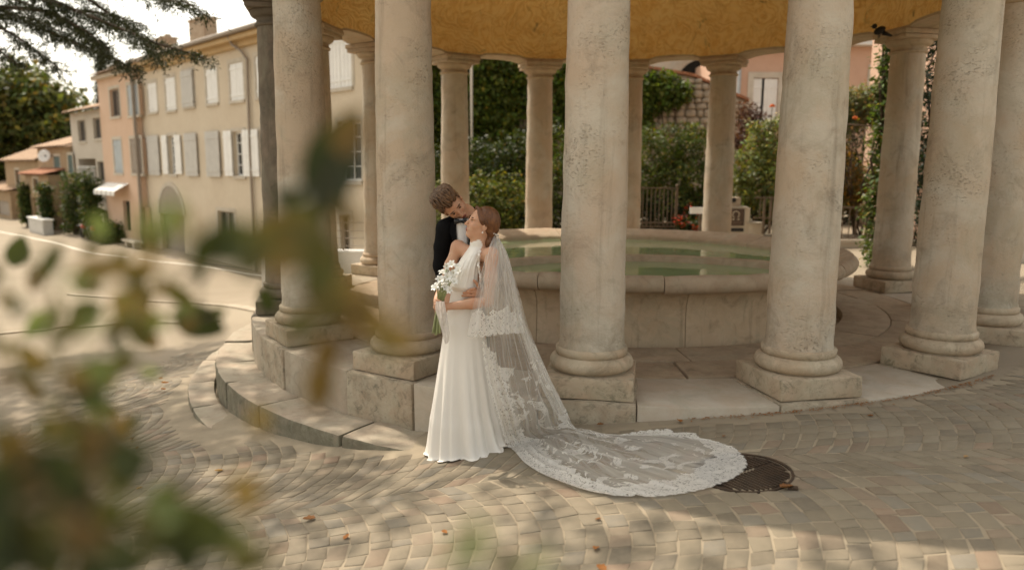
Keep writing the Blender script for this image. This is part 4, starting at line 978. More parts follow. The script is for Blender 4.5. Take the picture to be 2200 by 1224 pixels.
# retaining wall of rubble with ivy
WY = 24.0
t = thing('garden_wall', 'old rubble stone retaining wall partly covered with hanging ivy', 'wall', gbase(1300, WY))
x0 = at(880, 300, WY)[0]; x1 = at(1600, 300, WY)[0]
def wtop(x):
    px = 1100 + x / WY * FPX * 1.01
    return at(1100, np.interp(px, [880, 1130, 1390, 1480, 1590, 1620], [100, 110, 148, 163, 213, 222]), WY)[2]
b = MB(); n = 24
V = []; F = []
for k in range(n + 1):
    x = x0 + (x1 - x0) * k / n; z = wtop(x); V += [(x, WY, -1), (x, WY, z - .02), (x, WY + .6, z - .02), (x, WY + .6, -1)]
for k in range(n):
    for j in range(3): F.append((k * 4 + j, (k + 1) * 4 + j, (k + 1) * 4 + j + 1, k * 4 + j + 1))
b.add(V, F); b.out('core', M_RUBBLE, t)
stm = []
for s_ in range(5):
    b = MB(); b.sphere((0, 0, 0), (.5, .5, .5), 7, 5); V = np.array(b.V); V = np.sign(V) * (np.abs(V) * 2) ** .55 / 2; V += np.random.default_rng(s_).normal(0, .035, V.shape); stm.append(mesh_of('stone', V, b.F, M_RUBBLE, True))
g = random.Random(4); cnt = 0; bb_ = base_of(t); pending = []
for x_lo, x_hi, y_lo, y_hi in ((1380, 1600, 150, 290), (1050, 1215, 150, 335)):
    xa, xb = at(x_lo, 200, WY)[0], at(x_hi, 200, WY)[0]; za, zb_ = at(1100, y_hi, WY)[2], at(1100, y_lo, WY)[2]; z = za
    while z < zb_:
        hh = g.uniform(.15, .25); x = xa + g.uniform(-.2, 0)
        while x < xb:
            ww = g.uniform(.2, .42)
            if z + hh < wtop(x + ww / 2): pending.append((x + ww / 2, z + hh / 2, ww * 1.02, hh * 1.04))
            x += ww
        z += hh
g.shuffle(pending)
for x, z, ww, hh in pending[:290]:
    o = put('stone', stm[g.randrange(5)], t, (x - bb_[0], WY - .03 - bb_[1], z - bb_[2])); o.scale = (ww, .26, hh); o.rotation_euler = (0, g.uniform(-.08, .08), 0); cnt += 1
# coping
b = MB(); k = 0; x = at(1375, 200, WY)[0]
while x < x1:
    ww = .34; z0_ = wtop(x); z1_ = wtop(x + ww); b.add([(x, WY - .1, z0_), (x + ww - .02, WY - .1, z1_), (x + ww - .02, WY + .7, z1_), (x, WY + .7, z0_), (x, WY - .1, z0_ + .09), (x + ww - .02, WY - .1, z1_ + .09), (x + ww - .02, WY + .7, z1_ + .09), (x, WY + .7, z0_ + .09)], [(0, 3, 2, 1), (4, 5, 6, 7), (0, 1, 5, 4), (1, 2, 6, 5), (2, 3, 7, 6), (3, 0, 4, 7)]); x += ww
b.out('coping', M_REDTILE, t)
def ivy(label, pts, n, seed, Y0=WY, size=.075):
    bl = [blob(x, y, Y0 - .25, r, r * 1.1, .32) for x, y, r in pts]; base = (bl[0][0], Y0, gz(bl[0][0], Y0)); t = thing('ivy', label, 'ivy', base)
    V, F, c = leaf_cloud(bl, n, size, seed, asp=.7, shell=.2, droop=1.2, yellow=.05); put('leaves', fastmesh('leaves', V - np.array(base), F, leafmat('ivy', (.095, .125, .022, 1), .4), False, 4, c), t)
    b = MB(); q = Vector(bl[0][:3])
    for k in range(6): b.tube([Vector((q.x + .5 * k - 1, Y0 - .12, base[2])), Vector((q.x + .4 * k - 1, Y0 - .15, q.z - .6)), Vector((q.x + .35 * k - 1, Y0 - .15, q.z + .2))], .03, 5)
    b.out('stems', M_TWIG, t)
ivy('thick ivy curtain covering the wall behind the left back column', [(x, y, .75) for x in (935, 985, 1035, 1085) for y in (150, 200, 250, 300)] + [(1120, 160, .6), (1120, 215, .5), (1010, 340, .7), (950, 340, .7), (1060, 330, .5)], 15000, 131)
ivy('ivy patch hanging between the middle back columns', [(1195, 160, .5), (1210, 210, .5), (1190, 260, .45), (1240, 180, .6), (1260, 240, .6), (1150, 290, .4), (1165, 320, .5)], 5000, 132)
ivy('ivy tuft spilling over the top of the rubble wall', [(1382, 188, .45), (1415, 190, .42), (1445, 200, .36), (1465, 200, .22), (1392, 218, .42), (1428, 215, .32), (1370, 245, .35), (1378, 272, .25)], 5500, 133)
t = thing('pole', 'slim pale pole standing in front of the ivy', 'pole', gbase(1013, 21.5)); p = at(1013, 205, 21.5); b = MB(); b.tube([(p[0], 21.5, base_of(t)[2]), (p[0], 21.5, p[2] + 2)], .035, 8); b.out('pole', M_PALE, t, True)

# house with carriage arch, far
AY = 33.0
def plane_house(name, label, Y, xl, xr, yt, holes, mat, depth=8, zb_=-1, rev=.35):
    X0_, X1_ = at(xl, 150, Y)[0], at(xr, 150, Y)[0]; Zt = at(1100, yt, Y)[2]; t = thing(name, label, 'house', ((X0_ + X1_) / 2, Y, zb_)); H = []
    for (a, b_, c, d) in holes: H.append((at(a, (b_ + d) / 2, Y)[0], at(c, (b_ + d) / 2, Y)[0], at((a + c) / 2, d, Y)[2], at((a + c) / 2, b_, Y)[2]))
    xs = sorted({X0_, X1_, *[h[0] for h in H], *[h[1] for h in H]}); zs = sorted({zb_, Zt, *[h[2] for h in H], *[h[3] for h in H]}); b = MB()
    for i in range(len(xs) - 1):
        for j in range(len(zs) - 1):
            cx, cz = (xs[i] + xs[i + 1]) / 2, (zs[j] + zs[j + 1]) / 2
            if any(h[0] < cx < h[1] and h[2] < cz < h[3] for h in H): continue
            b.add([(xs[i], Y, zs[j]), (xs[i + 1], Y, zs[j]), (xs[i + 1], Y, zs[j + 1]), (xs[i], Y, zs[j + 1])], [(0, 1, 2, 3)])
    for h in H:
        q = [(h[0], h[2]), (h[1], h[2]), (h[1], h[3]), (h[0], h[3])]
        for k in range(4): u, v = q[k], q[(k + 1) % 4]; b.add([(u[0], Y, u[1]), (v[0], Y, v[1]), (v[0], Y + rev, v[1]), (u[0], Y + rev, u[1])], [(0, 1, 2, 3)])
    for X in (X0_, X1_): b.add([(X, Y, zb_), (X, Y + depth, zb_), (X, Y + depth, Zt), (X, Y, Zt)], [(0, 1, 2, 3)])
    b.add([(X0_, Y, Zt), (X1_, Y, Zt), (X1_, Y + depth, Zt), (X0_, Y + depth, Zt)], [(0, 1, 2, 3)]); b.out('wall', mat, t); return t, H, (X0_, X1_, Zt)
t, H, _ = plane_house('arch_house', 'pale stone house with a wide dark carriage arch above the rubble wall', AY, 1330, 1640, 60, [(1452, 178, 1560, 300)], M_PALE)
h = H[0]; cx = (h[0] + h[1]) / 2; rw = (h[1] - h[0]) / 2; b = MB(); b2 = MB(); rz = at(1500, 128, AY)[2] - h[3]
for k in range(16):
    a0, a1 = pi * k / 16, pi * (k + 1) / 16
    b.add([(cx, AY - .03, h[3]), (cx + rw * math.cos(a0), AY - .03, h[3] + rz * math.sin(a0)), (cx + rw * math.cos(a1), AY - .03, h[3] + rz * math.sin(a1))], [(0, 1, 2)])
    f = lambda a, s: (cx + (rw + s) * math.cos(a), AY - .08, h[3] + (rz + s) * math.sin(a))
    b2.add([f(a0, .0), f(a1 - .01, .0), f(a1 - .01, .38), f(a0, .38)], [(0, 1, 2, 3)])
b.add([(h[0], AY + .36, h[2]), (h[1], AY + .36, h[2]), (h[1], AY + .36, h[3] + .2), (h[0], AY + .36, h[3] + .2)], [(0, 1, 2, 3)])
b.out('arch_shade_sheet', M_NEARBLACK, t); b2.out('arch_stones', M_SLAB, t)  # flat near-black sheets: shade inside the arch put into the colour
PY = 27.0
t, H, (xa, xb, zt_) = plane_house('rose_house', 'rose pink rendered house with white window shutters beyond the garden', PY, 1581, 2010, 97, [(1617, 168, 1670, 262), (1873, 152, 1905, 262)], M_PINK2)
for k, h in enumerate(H):
    b = MB(); sw = .2
    b.box((h[0] - sw, PY - .03, h[2]), (h[0] - .004, PY - .003, h[3] + sw)); b.box((h[1] + .004, PY - .03, h[2]), (h[1] + sw, PY - .003, h[3] + sw)); b.box((h[0] - .003, PY - .03, h[3] + .004), (h[1] + .003, PY - .003, h[3] + sw)); b.box((h[0] - sw, PY - .12, h[2] - .12), (h[1] + sw, PY - .003, h[2] - .004)); b.out('surround', M_PALE, t)
    m = h[0] + (h[1] - h[0]) * .40
    for a, c in ((h[0] + .01, m - .045), (m + .045, h[1] - .01)):
        b = MB(); n = 4
        for q_ in range(n): b.box((a + (c - a) * q_ / n + .004, PY + .02, h[2] + .02), (a + (c - a) * (q_ + 1) / n - .004, PY + .06 + .005 * (q_ % 2), h[3] - .02))
        for zf in (.2, .8): zz = h[2] + (h[3] - h[2]) * zf; b.box((a, PY + .002, zz - .04), (c, PY + .018, zz + .04))
        b.out('shutter', M_WHITE, t)
    b = MB(); b.box((h[0], PY + .3, h[2]), (h[1], PY + .34, h[3])); b.out('pane', M_GLASS_D, t)
b = MB(); b.box((xa - .1, PY - .45, zt_ + .003), (xb + .1, PY + .3, zt_ + .16)); b.out('cornice', M_WHITE, t)
V = []; F = []; n = 120
for k in range(n + 1):
    x = xa - .2 + (xb - xa + .4) * k / n
    for j in range(5): V.append((x, PY - .55 + 4 * j / 4, zt_ + .18 + 1.3 * j / 4 + .06 * (k % 2)))
for k in range(n):
    for j in range(4): F.append((k * 5 + j, (k + 1) * 5 + j, (k + 1) * 5 + j + 1, k * 5 + j + 1))
b = MB(); b.add(V, F); b.out('roof', M_TILE, t)
p = at(1589, 150, PY - .1); b = MB(); b.tube([(p[0], PY - .1, zt_), (p[0], PY - .1, -.5)], .06, 8); b.out('drainpipe', M_BLUEG, t)
# rose wall at the right picture edge
p = at(2187, 500, 13.0); t = thing('side_house', 'sunlit peach pink wall of a house at the right edge behind the last column', 'house', (p[0], 13, 0))
b = MB(); b.box((p[0], 13, -.3), (p[0] + 6, 19, 7)); b.out('wall', M_PINK2, t); b = MB(); b.box((p[0] - .02, 12.96, -.3), (p[0] + 6, 12.998, .75)); b.out('skirting', M_PALE, t)
b = MB(); b.box((p[0] + 1.2, 12.95, 1.2), (p[0] + 2.2, 12.998, 2.8)); b.out('shutter', M_WHITE, t)

# iron gate
GYD = 16.8
t = thing('garden_gate', 'rusty brown iron garden gate with vertical bars and scalloped foot', 'gate', gbase(1410, GYD))
xs = [at(x, 440, GYD)[0] for x in (1318, 1327, 1336, 1345, 1354, 1363, 1372, 1381, 1390, 1399, 1408, 1416.5, 1426, 1434.5, 1443.5)]; zt_, zm, zl = at(1410, 404, GYD)[2], at(1410, 478, GYD)[2], at(1410, 487, GYD)[2]
for x in xs: b = MB(); b.tube([(x, GYD, zl), (x, GYD, zt_)], .011, 6); b.out('bar', M_IRON, t)
b = MB()
for z in (zt_, zm, zl): b.box((xs[0] - .1, GYD - .014, z - .013), (at(1453, 440, GYD)[0], GYD + .014, z + .013))
b.out('rail', M_IRON, t)
b = MB()
for i in range(len(xs) - 1):
    c = (xs[i] + xs[i + 1]) / 2; r = (xs[i + 1] - xs[i]) / 2
    b.tube([(c + r * math.cos(a), GYD - .02, zl + (zm - zl) * .95 * math.sin(a)) for a in np.linspace(0, pi, 9)], .008, 5)
b.out('scallops', M_IRON, t)
xp = at(1453, 440, GYD)[0]
b = MB(); b.box((xp - .028, GYD - .03, zl - .4), (xp + .028, GYD + .03, zt_ + .02)); b.sphere((xp, GYD, zt_ + .05), .035); b.out('post', M_IRON, t)
# white panel on a post
t = thing('white_panel', 'small blank white notice panel on a post beside the column', 'sign', gbase(1495, 16.2)); p0 = at(1482, 445, 16.2); p1 = at(1512, 459, 16.2)
b = MB(); b.box((p0[0], 16.17, p1[2]), (p1[0], 16.2, p0[2])); b.out('panel', M_WHITE, t); b = MB(); b.box(((p0[0] + p1[0]) / 2 + .06, 16.203, base_of(t)[2] - .1), ((p0[0] + p1[0]) / 2 + .11, 16.25, p0[2])); b.out('post', M_IRON, t)
# masonry pier with brown sign
SY = 16.6; t = thing('gate_pier', 'cream masonry pier stepping down to the right of the column', 'pillar', gbase(1595, SY))
def mbox(b, x0, y0, x1, y1, Ya, Yb): p0, p1 = at(x0, y0, Ya), at(x1, y1, Ya); b.box((p0[0], Ya, p1[2]), (p1[0], Yb, p0[2]))
b = MB(); mbox(b, 1552, 447, 1606, 560, SY, SY + .5); b.out('pier', M_BEIGE, t); b = MB(); mbox(b, 1606.4, 481, 1638, 560, SY - .02, SY + .45); b.out('step', M_BEIGE, t)
b = MB(); mbox(b, 1550, 444.5, 1608, 446.8, SY - .03, SY + .53); b.out('coping', M_SLAB, t); b = MB(); mbox(b, 1606.4, 478, 1640, 480.8, SY - .05, SY + .48); b.out('coping', M_SLAB, t)
b = MB(); mbox(b, 1566, 424, 1591, 444.2, SY + .06, SY + .4); b.out('upper_pier', M_RUBBLE, t)
b = MB(); mbox(b, 1571, 426, 1581, 434.5, SY + .03, SY + .058); pq = b.out('number_plate', M_DARKMETAL, t)
t2 = thing('wall_sign', 'square brown sign with a pale Omega emblem fixed to the masonry pier', 'sign', at(1583, 467, SY - .03))
msb = m_plain('brown sign', (.085, .052, .035, 1), .5, .1, 3); mlt = m_plain('pale lettering', (.62, .52, .38, 1), .6, .05, 3)
b = MB(); mbox(b, 1566, 449, 1598.5, 485, SY - .035, SY - .004); b.out('board', msb, t2)
c = at(1581.5, 461, SY - .045); k_ = SY / FPX * 1.03; b = MB(); R__ = 6.6 * k_
b.tube([(c[0] + R__ * math.sin(a), c[1], c[2] + R__ * 1.05 * math.cos(a)) for a in np.linspace(-2.55, 2.55, 30)], .0085, 6)
for sgn in (-1, 1):
    b.box((c[0] + sgn * 5.4 * k_ - 2.6 * k_, c[1] - .004, c[2] - 10.8 * k_), (c[0] + sgn * 5.4 * k_ + 2.6 * k_, c[1] + .004, c[2] - 8.9 * k_))
b.out('emblem', mlt, t2)
b = MB(); mbox(b, 1568, 476.5, 1594, 477.6, SY - .042, SY - .0355)
for x in (1570, 1575.5, 1582, 1588): mbox(b, x, 479.5, x + 4, 480.8, SY - .042, SY - .0355)
b.out('lettering', m_plain('sign print', (.20, .13, .085, 1), .6, .05, 3), t2)
t2 = thing('wall_sign', 'narrow dark plate below the Omega sign', 'sign', at(1582, 493, SY - .03)); b = MB(); mbox(b, 1567, 490, 1597.5, 497.5, SY - .03, SY - .004); b.out('board', M_DARKMETAL, t2)
# railings
def railing(name, label, Y, x0, x1, yt, yb, n, mat, r=.011, posts=None):
    t = thing(name, label, 'railing', gbase((x0 + x1) / 2, Y)); za, zb_ = at((x0 + x1) / 2, yb, Y)[2], at((x0 + x1) / 2, yt, Y)[2]; X0_, X1_ = at(x0, 480, Y)[0], at(x1, 480, Y)[0]
    b = MB(); b.box((X0_, Y - .02, zb_ - .015), (X1_, Y + .02, zb_ + .015)); b.box((X0_, Y - .02, za - .015), (X1_, Y + .02, za + .015)); b.out('rail', mat, t)
    for k in range(n): x = X0_ + (X1_ - X0_) * (k + .5) / n; b = MB(); b.tube([(x, Y, za + .015), (x, Y, zb_ - .015)], r, 6); b.out('bar', mat, t)
    for k in posts or (): x = at(k, 480, Y)[0]; b = MB(); b.box((x - .022, Y - .025, za - .35), (x + .022, Y + .025, zb_ + .03)); b.out('post', mat, t)
    return t
railing('iron_railing', 'brown iron railing with thin upright bars on a low wall', 15.4, 1745, 1990, 446, 513, 17, M_IRON, .011, (1750, 1870, 1985))
railing('iron_railing', 'short brown handrail beside the stepped pier', 16.4, 1619, 1668, 425, 468, 2, M_IRON, .012, (1640, 1654))
t = thing('low_wall', 'low tan garden wall under the iron railing', 'wall', gbase(1840, 15.5)); b = MB(); p0, p1 = at(1735, 522, 15.3), at(2010, 620, 15.3); b.box((p0[0], 15.3, -.4), (p1[0], 15.65, p0[2])); b.out('wall', M_BEIGE, t)
p0 = at(1735, 518, 15.25)
b = MB(); b.box((p0[0], 15.25, at(1740, 522, 15.3)[2] + .003), (p1[0], 15.7, p0[2] + .03)); b.out('coping', M_SLAB, t)
# garden arch with scrolls
t = thing('garden_arch', 'dark wrought iron garden arch with scrollwork band', 'garden arch', gbase(1840, 16.2)); AYD = 16.2
b = MB(); 
for y in (268, 306): p0, p1 = at(1770, y, AYD), at(1885, y + 4, AYD); b.tube([p0, (p0 + p1) / 2 + np.array([0, 0, .02]), p1], .018, 6)
for x in (1775, 1880): p0 = at(x, 268, AYD); b.tube([p0, (p0[0], AYD, base_of(t)[2])], .018, 6)
b.out('frame', M_IRON, t); b = MB()
for k, x in enumerate(np.linspace(1788, 1868, 6)):
    c = at(x, 288, AYD); b.tube([(c[0] + (.13 - .012 * j) * math.cos(j * .55 + k * 3.1), AYD - .02, c[2] + (.14 - .013 * j) * math.sin(j * .55 + k * 3.1)) for j in range(10)], .009, 5)
b.out('scrolls', M_IRON, t); b = MB(); g = random.Random(9)
for k in range(16):
    x = g.uniform(1790, 1872); c = at(x, g.uniform(300, 420), AYD + .4); d = at(x + g.uniform(-30, 30), g.uniform(290, 330), AYD + .3); b.tube([c, (c + d) / 2 + np.array([g.uniform(-.1, .1), 0, 0]), d], .010, 5)
b.out('bare_stems', M_TWIG, t)
# cypresses by the right back column
def cypress(label, px, Y, r, ztop, seed, color, n, zlo=.25):
    x, y, z = gbase(px, Y); bl = [(x, y, zz, r * (1 - .35 * ((zz - z) / (ztop - z)) ** 2), r, .55) for zz in np.arange(z + zlo + .4, ztop, .42)]
    tree('cypress_tree', label, (x, y, z), (ztop - z) * .9, bl, n, .055, color, 'cyp%d' % seed, seed, shell=.3, asp=.42, up=1.2, thin=.3)
cypress('slim bright green cypress hugging the right back column', 1893, 13.1, .27, 6.3, 141, (.085, .12, .03, 1), 9000, .0)
cypress('dark green cypress right of the back column', 1995, 15.0, .62, 7.0, 142, (.018, .03, .012, 1), 9000)
# white parapet and wire railing beyond the left columns
t = thing('parapet', 'low white parapet beyond the left back columns', 'wall', (at(740, 560, 14.6)[0], 14.6, -1)); p0, p1 = at(560, 548, 14.6), at(845, 545, 14.6); b = MB(); b.box((p0[0], 14.6, -2), (p1[0], 14.85, p1[2])); b.out('wall', M_WHITE, t); b = MB(); b.box((p0[0], 14.57, p1[2] + .003), (p1[0], 14.9, p1[2] + .05)); b.out('coping', M_WHITE, t)
zc_ = p1[2]
t = thing('wire_railing', 'grey railing of thin horizontal wires above the white parapet', 'railing', (at(740, 560, 14.7)[0], 14.7, zc_))
for y in (478, 495, 511, 528, 538): p = at(740, y, 14.72); b = MB(); b.tube([(p0[0], 14.72, p[2]), (p1[0], 14.72, p[2])], .009, 5); b.out('wire', M_TAUPE, t)
for x in (600, 668, 736, 804): p = at(x, 476, 14.72); b = MB(); b.box((p[0] - .015, 14.7, zc_), (p[0] + .015, 14.74, p[2] + .02)); b.out('post', M_TAUPE, t)
# bird on the capital
def bird():
    c = at(1894, 66, 10.75); zt_ = HT + ZF; a = ca(5); q = cxy(a, RR + .0) + np.array([-.27, -.12]); c = np.array([q[0], q[1], zt_ + .0]); c = at(1890, 66, 10.6)
    t = thing('bird', 'small dark bird perched at the edge of the right back capital', 'bird', c); b = MB()
    b.sphere(c, (.085, .055, .05), 12, 8, 0, Matrix.Rotation(-.5, 3, 'Y')); b.sphere(c + np.array([-.075, 0, .055]), (.036, .032, .034), 10, 7); b.tube([c + np.array([-.10, 0, .052]), c + np.array([-.135, 0, .045])], [.010, .002], 6)
    b.tube([c + np.array([.05, 0, -.03]), c + np.array([.17, 0, -.07])], [.035, .012], 8)
    for s_ in (-.02, .02): b.tube([c + np.array([0, s_, -.03]), c + np.array([-.005, s_, -.10])], .006, 5)
    b.out('body', m_plain('black feathers', (.012, .011, .011, 1), .6, .1, 20), t, True)
bird()

# plane tree whose crown hangs above, out of the picture, and throws the dappled shade
def big_tree():
    base = (-9.6, 8.6, gz(-9.6, 8.6)); g = random.Random(21); bl = []
    for (x, y, z, r) in ((-8.6, 9.6, 8.2, 1.7), (-6.9, 8.6, 7.6, 1.3), (-6.4, 10.6, 8.6, 1.6), (-5.0, 9.2, 8.0, 1.0), (-4.9, 11.2, 8.8, .9), (-8.0, 7.4, 7.8, 1.4), (-6.0, 7.4, 7.9, .9), (-10.5, 8.5, 8.2, 1.8), (-9.2, 11.4, 8.8, 1.8), (-7.4, 12.4, 9.0, 1.3), (-11, 12, 9, 2.0), (-4.9, 12.3, 9.2, .9), (-12, 10, 8.4, 1.8), (-7.6, 10.2, 8.6, 1.5), (-5.6, 8.3, 7.7, 1.1), (-6.9, 11.6, 9.0, 1.3), (-9.6, 10.4, 8.4, 1.7), (-5.6, 11.6, 9.2, 1.0), (-9.5, 13, 9.2, 1.8), (-3.6, 8.0, 8.5, .75), (-4.3, 7.1, 8.2, .8), (-2.9, 7.2, 8.6, .55), (-2.2, 7.6, 8.7, .45), (-3.4, 6.2, 8.3, .5), (-12.5, 14, 9.4, 2.2), (-11, 16, 9.8, 2.0)):
        bl.append((x, y, z, r, r, r * .6))
    tree('plane_tree', 'tall plane tree left of the pavilion shading the paving', base, 8.5, bl, 14000, .11, (.07, .09, .025, 1), 'shade', 71, shell=.2, clump=9)
big_tree()
# ------------------------------------------------------------------ bodies from a blended distance field -> one continuous mesh
class SDF:
    def __init__(s, xs, ys, zs): s.x, s.y, s.z = [np.asarray(a, np.float32) for a in (xs, ys, zs)]; s.F = np.full((len(xs), len(ys), len(zs)), 1.0, np.float32)
    def _box(s, lo, hi):
        sl = []
        for a, l, h in zip((s.x, s.y, s.z), lo, hi):
            i0, i1 = np.searchsorted(a, l), np.searchsorted(a, h); sl.append(slice(max(0, i0 - 1), min(len(a), i1 + 1)))
        X, Y, Z = np.meshgrid(s.x[sl[0]], s.y[sl[1]], s.z[sl[2]], indexing='ij'); return tuple(sl), X, Y, Z
    def _put(s, sl, d, k, cut=False):
        f = s.F[sl]
        if cut: d = -d; h = np.clip(.5 - .5 * (d - f) / k, 0, 1); s.F[sl] = f * (1 - h) + d * h + k * h * (1 - h) if False else np.maximum(f, d)
        else: h = np.clip(.5 + .5 * (f - d) / k, 0, 1); s.F[sl] = f * (1 - h) + d * h - k * h * (1 - h)
    def cone(s, a, b, ra, rb, k=.02):
        a, b = np.asarray(a, float), np.asarray(b, float); m = max(ra, rb) + k * 1.5 + .01
        sl, X, Y, Z = s._box(np.minimum(a, b) - m, np.maximum(a, b) + m)
        if X.size == 0: return
        ab = b - a; L = ab @ ab + 1e-9; t = np.clip(((X - a[0]) * ab[0] + (Y - a[1]) * ab[1] + (Z - a[2]) * ab[2]) / L, 0, 1)
        d = np.sqrt((X - a[0] - ab[0] * t) ** 2 + (Y - a[1] - ab[1] * t) ** 2 + (Z - a[2] - ab[2] * t) ** 2) - (ra + (rb - ra) * t); s._put(sl, d, k)
    def chain(s, P, r, k=.02):
        for i in range(len(P) - 1): s.cone(P[i], P[i + 1], r[i], r[i + 1], k)
    def ell(s, c, r, M=None, k=.02, cut=False):
        c = np.asarray(c, float); r = np.asarray(r, float); m = r.max() + k * 1.5 + .01
        sl, X, Y, Z = s._box(c - m, c + m)
        if X.size == 0: return
        P = np.stack([X - c[0], Y - c[1], Z - c[2]], -1)
        if M is not None: P = P @ np.asarray(M, float)
        q = P / r; k0 = np.sqrt((q ** 2).sum(-1)); k1 = np.sqrt(((q / r) ** 2).sum(-1)) + 1e-9; s._put(sl, k0 * (k0 - 1) / k1, k, cut)
    def mesh(s):
        F = s.F; S = (F < 0); c = np.zeros(tuple(n - 1 for n in F.shape), np.uint8); nx, ny, nz = F.shape
        for i in (0, 1):
            for j in (0, 1):
                for k in (0, 1): c += S[i:nx - 1 + i, j:ny - 1 + j, k:nz - 1 + k]
        act = (c > 0) & (c < 8); ids = np.argwhere(act); idx = np.full(act.shape, -1, np.int32); idx[act] = np.arange(len(ids)); acc = np.zeros((len(ids), 3)); cnt = np.zeros(len(ids))
        for ax in range(3):
            o1, o2 = [a for a in range(3) if a != ax]
            for u in (0, 1):
                for v in (0, 1):
                    off = np.zeros(3, int); off[o1] = u; off[o2] = v; p = ids + off; q = p.copy(); q[:, ax] += 1
                    f0 = F[p[:, 0], p[:, 1], p[:, 2]]; f1 = F[q[:, 0], q[:, 1], q[:, 2]]; m = (f0 < 0) != (f1 < 0); t = np.where(m, f0 / np.where(m, f0 - f1, 1), 0)
                    e = np.zeros((len(ids), 3)); e[:, ax] = t; e[:, o1] = u; e[:, o2] = v; acc += e * m[:, None]; cnt += m
        g = ids + acc / cnt[:, None]; V = np.stack([np.interp(g[:, a], np.arange(len(A)), A) for a, A in enumerate((s.x, s.y, s.z))], 1); Q = []
        for ax in range(3):
            o1, o2 = (ax + 1) % 3, (ax + 2) % 3
            A = np.take(S, range(0, F.shape[ax] - 1), ax); B = np.take(S, range(1, F.shape[ax]), ax); e = np.argwhere(A != B); e = e[(e[:, o1] > 0) & (e[:, o2] > 0) & (e[:, o1] < F.shape[o1] - 1) & (e[:, o2] < F.shape[o2] - 1)]
            ins = S[e[:, 0], e[:, 1], e[:, 2]]; d1 = np.zeros(3, int); d1[o1] = 1; d2 = np.zeros(3, int); d2[o2] = 1
            f = lambda p: idx[p[:, 0], p[:, 1], p[:, 2]]
            q = np.stack([f(e - d1 - d2), f(e - d2), f(e), f(e - d1)], 1); q[~ins] = q[~ins][:, ::-1]; Q.append(q)
        Q = np.concatenate(Q); Q = Q[(Q >= 0).all(1)]; return V, Q
def relax(V, Q, n=2, w=.4):
    for _ in range(n):
        a = np.zeros_like(V); c = np.zeros(len(V))
        for i in range(4):
            for j in (1, 3): np.add.at(a, Q[:, i], V[Q[:, (i + j) % 4]]); np.add.at(c, Q[:, i], 1)
        V = V * (1 - w) + a / np.maximum(c, 1)[:, None] * w
    return V
def grid(lo, hi, fine, coarse=None, band=None):
    """axis samples, fine inside the bands, coarse elsewhere"""
    if not band: return np.arange(lo, hi, fine)
    o = []; x = lo
    while x < hi: o.append(x); x += fine if any(a <= x <= b for a, b in band) else coarse
    return np.array(o)
def frame(f, u):
    f = np.asarray(f, float); f /= np.linalg.norm(f); u = np.asarray(u, float); u -= f * (u @ f); u /= np.linalg.norm(u); return np.stack([f, np.cross(u, f), u], 1)      # columns: forward, left, up
def head(S, c, M, male=False, sc_=1.0):
    """adds a head; returns local->world and colour regions"""
    W = lambda *p: np.asarray(c) + M @ (np.array(p) * sc_); r = lambda *a: np.array(a) * sc_; k = .018 * sc_
    S.ell(W(-.018, 0, .035), r(.094, .074, .084), M, k); S.ell(W(.028, 0, -.022), r(.060, .058, .086), M, .03)
    jw = .052 if male else .044
    for s in (-1, 1):
        S.cone(W(-.005, s * jw, -.055), W(.055, s * .016, -.094), .020 * sc_, .016 * sc_, .025); S.ell(W(.050, s * .038, -.026), r(.026, .020, .026), M, .02)
        S.ell(W(.080, s * .034, .004), r(.016, .017, .010), M, .006, True)
        S.ell(W(.064, s * .032, .003), r(.0145, .0145, .0125), M, .003)
        S.ell(W(.068, s * .030, .022), r(.018, .026, .008), M, .010)
        S.ell(W(-.012, s * .076, -.012), r(.018, .009, .030), M, .008); S.ell(W(.090, s * .011, -.036), r(.010, .008, .008), M, .006)
    S.ell(W(.066, 0, -.098), r(.021, .022, .017) * (1.12 if male else 1), M, .02)
    S.cone(W(.082, 0, .012), W(.108, 0, -.030), .0075 * sc_, .0105 * sc_, .010)
    S.ell(W(.086, 0, -.059), r(.012, .022, .006), M, .005); S.ell(W(.083, 0, -.071), r(.012, .018, .007), M, .005); S.ell(W(.060, 0, -.064), r(.026, .030, .020), M, .02)
    reg = []
    for s in (-1, 1):
        reg += [(W(.078, s * .030, .003), r(.014, .0085, .0058), 3), (W(.086, s * .033, .0125), r(.020, .017, .0026), 3), (W(.090, s * .032, .0265), r(.026, .021, .0042), 4)]
    reg += [(W(.094, 0, -.0595), r(.014, .021, .0055), 1), (W(.092, 0, -.071), r(.014, .018, .0065), 1), (W(.096, 0, -.0655), r(.012, .017, .0016), 3)]
    return W, reg
def paint(V, Q, regs, M):
    C = V[Q].mean(1); mi = np.zeros(len(Q), np.int32)
    for c, r, m in regs:
        q = ((C - c) @ M) / r; mi[(q ** 2).sum(1) < 1] = m
    return mi
def finger(S, base, d, n, L, r, curl, k=.006):
    """three phalanges from a knuckle: direction d, palm normal n (curls towards n)"""
    p = np.array(base, float); d = np.array(d, float); d /= np.linalg.norm(d); n = np.array(n, float); n -= d * (n @ d); n /= np.linalg.norm(n); a = 0
    for i, (f, c) in enumerate(zip((.45, .32, .23), curl)):
        a += c; v = d * math.cos(a) + n * math.sin(a); q = p + v * L * f; S.cone(p, q, r * (1 - .08 * i), r * (1 - .08 * (i + 1)), k); p = q
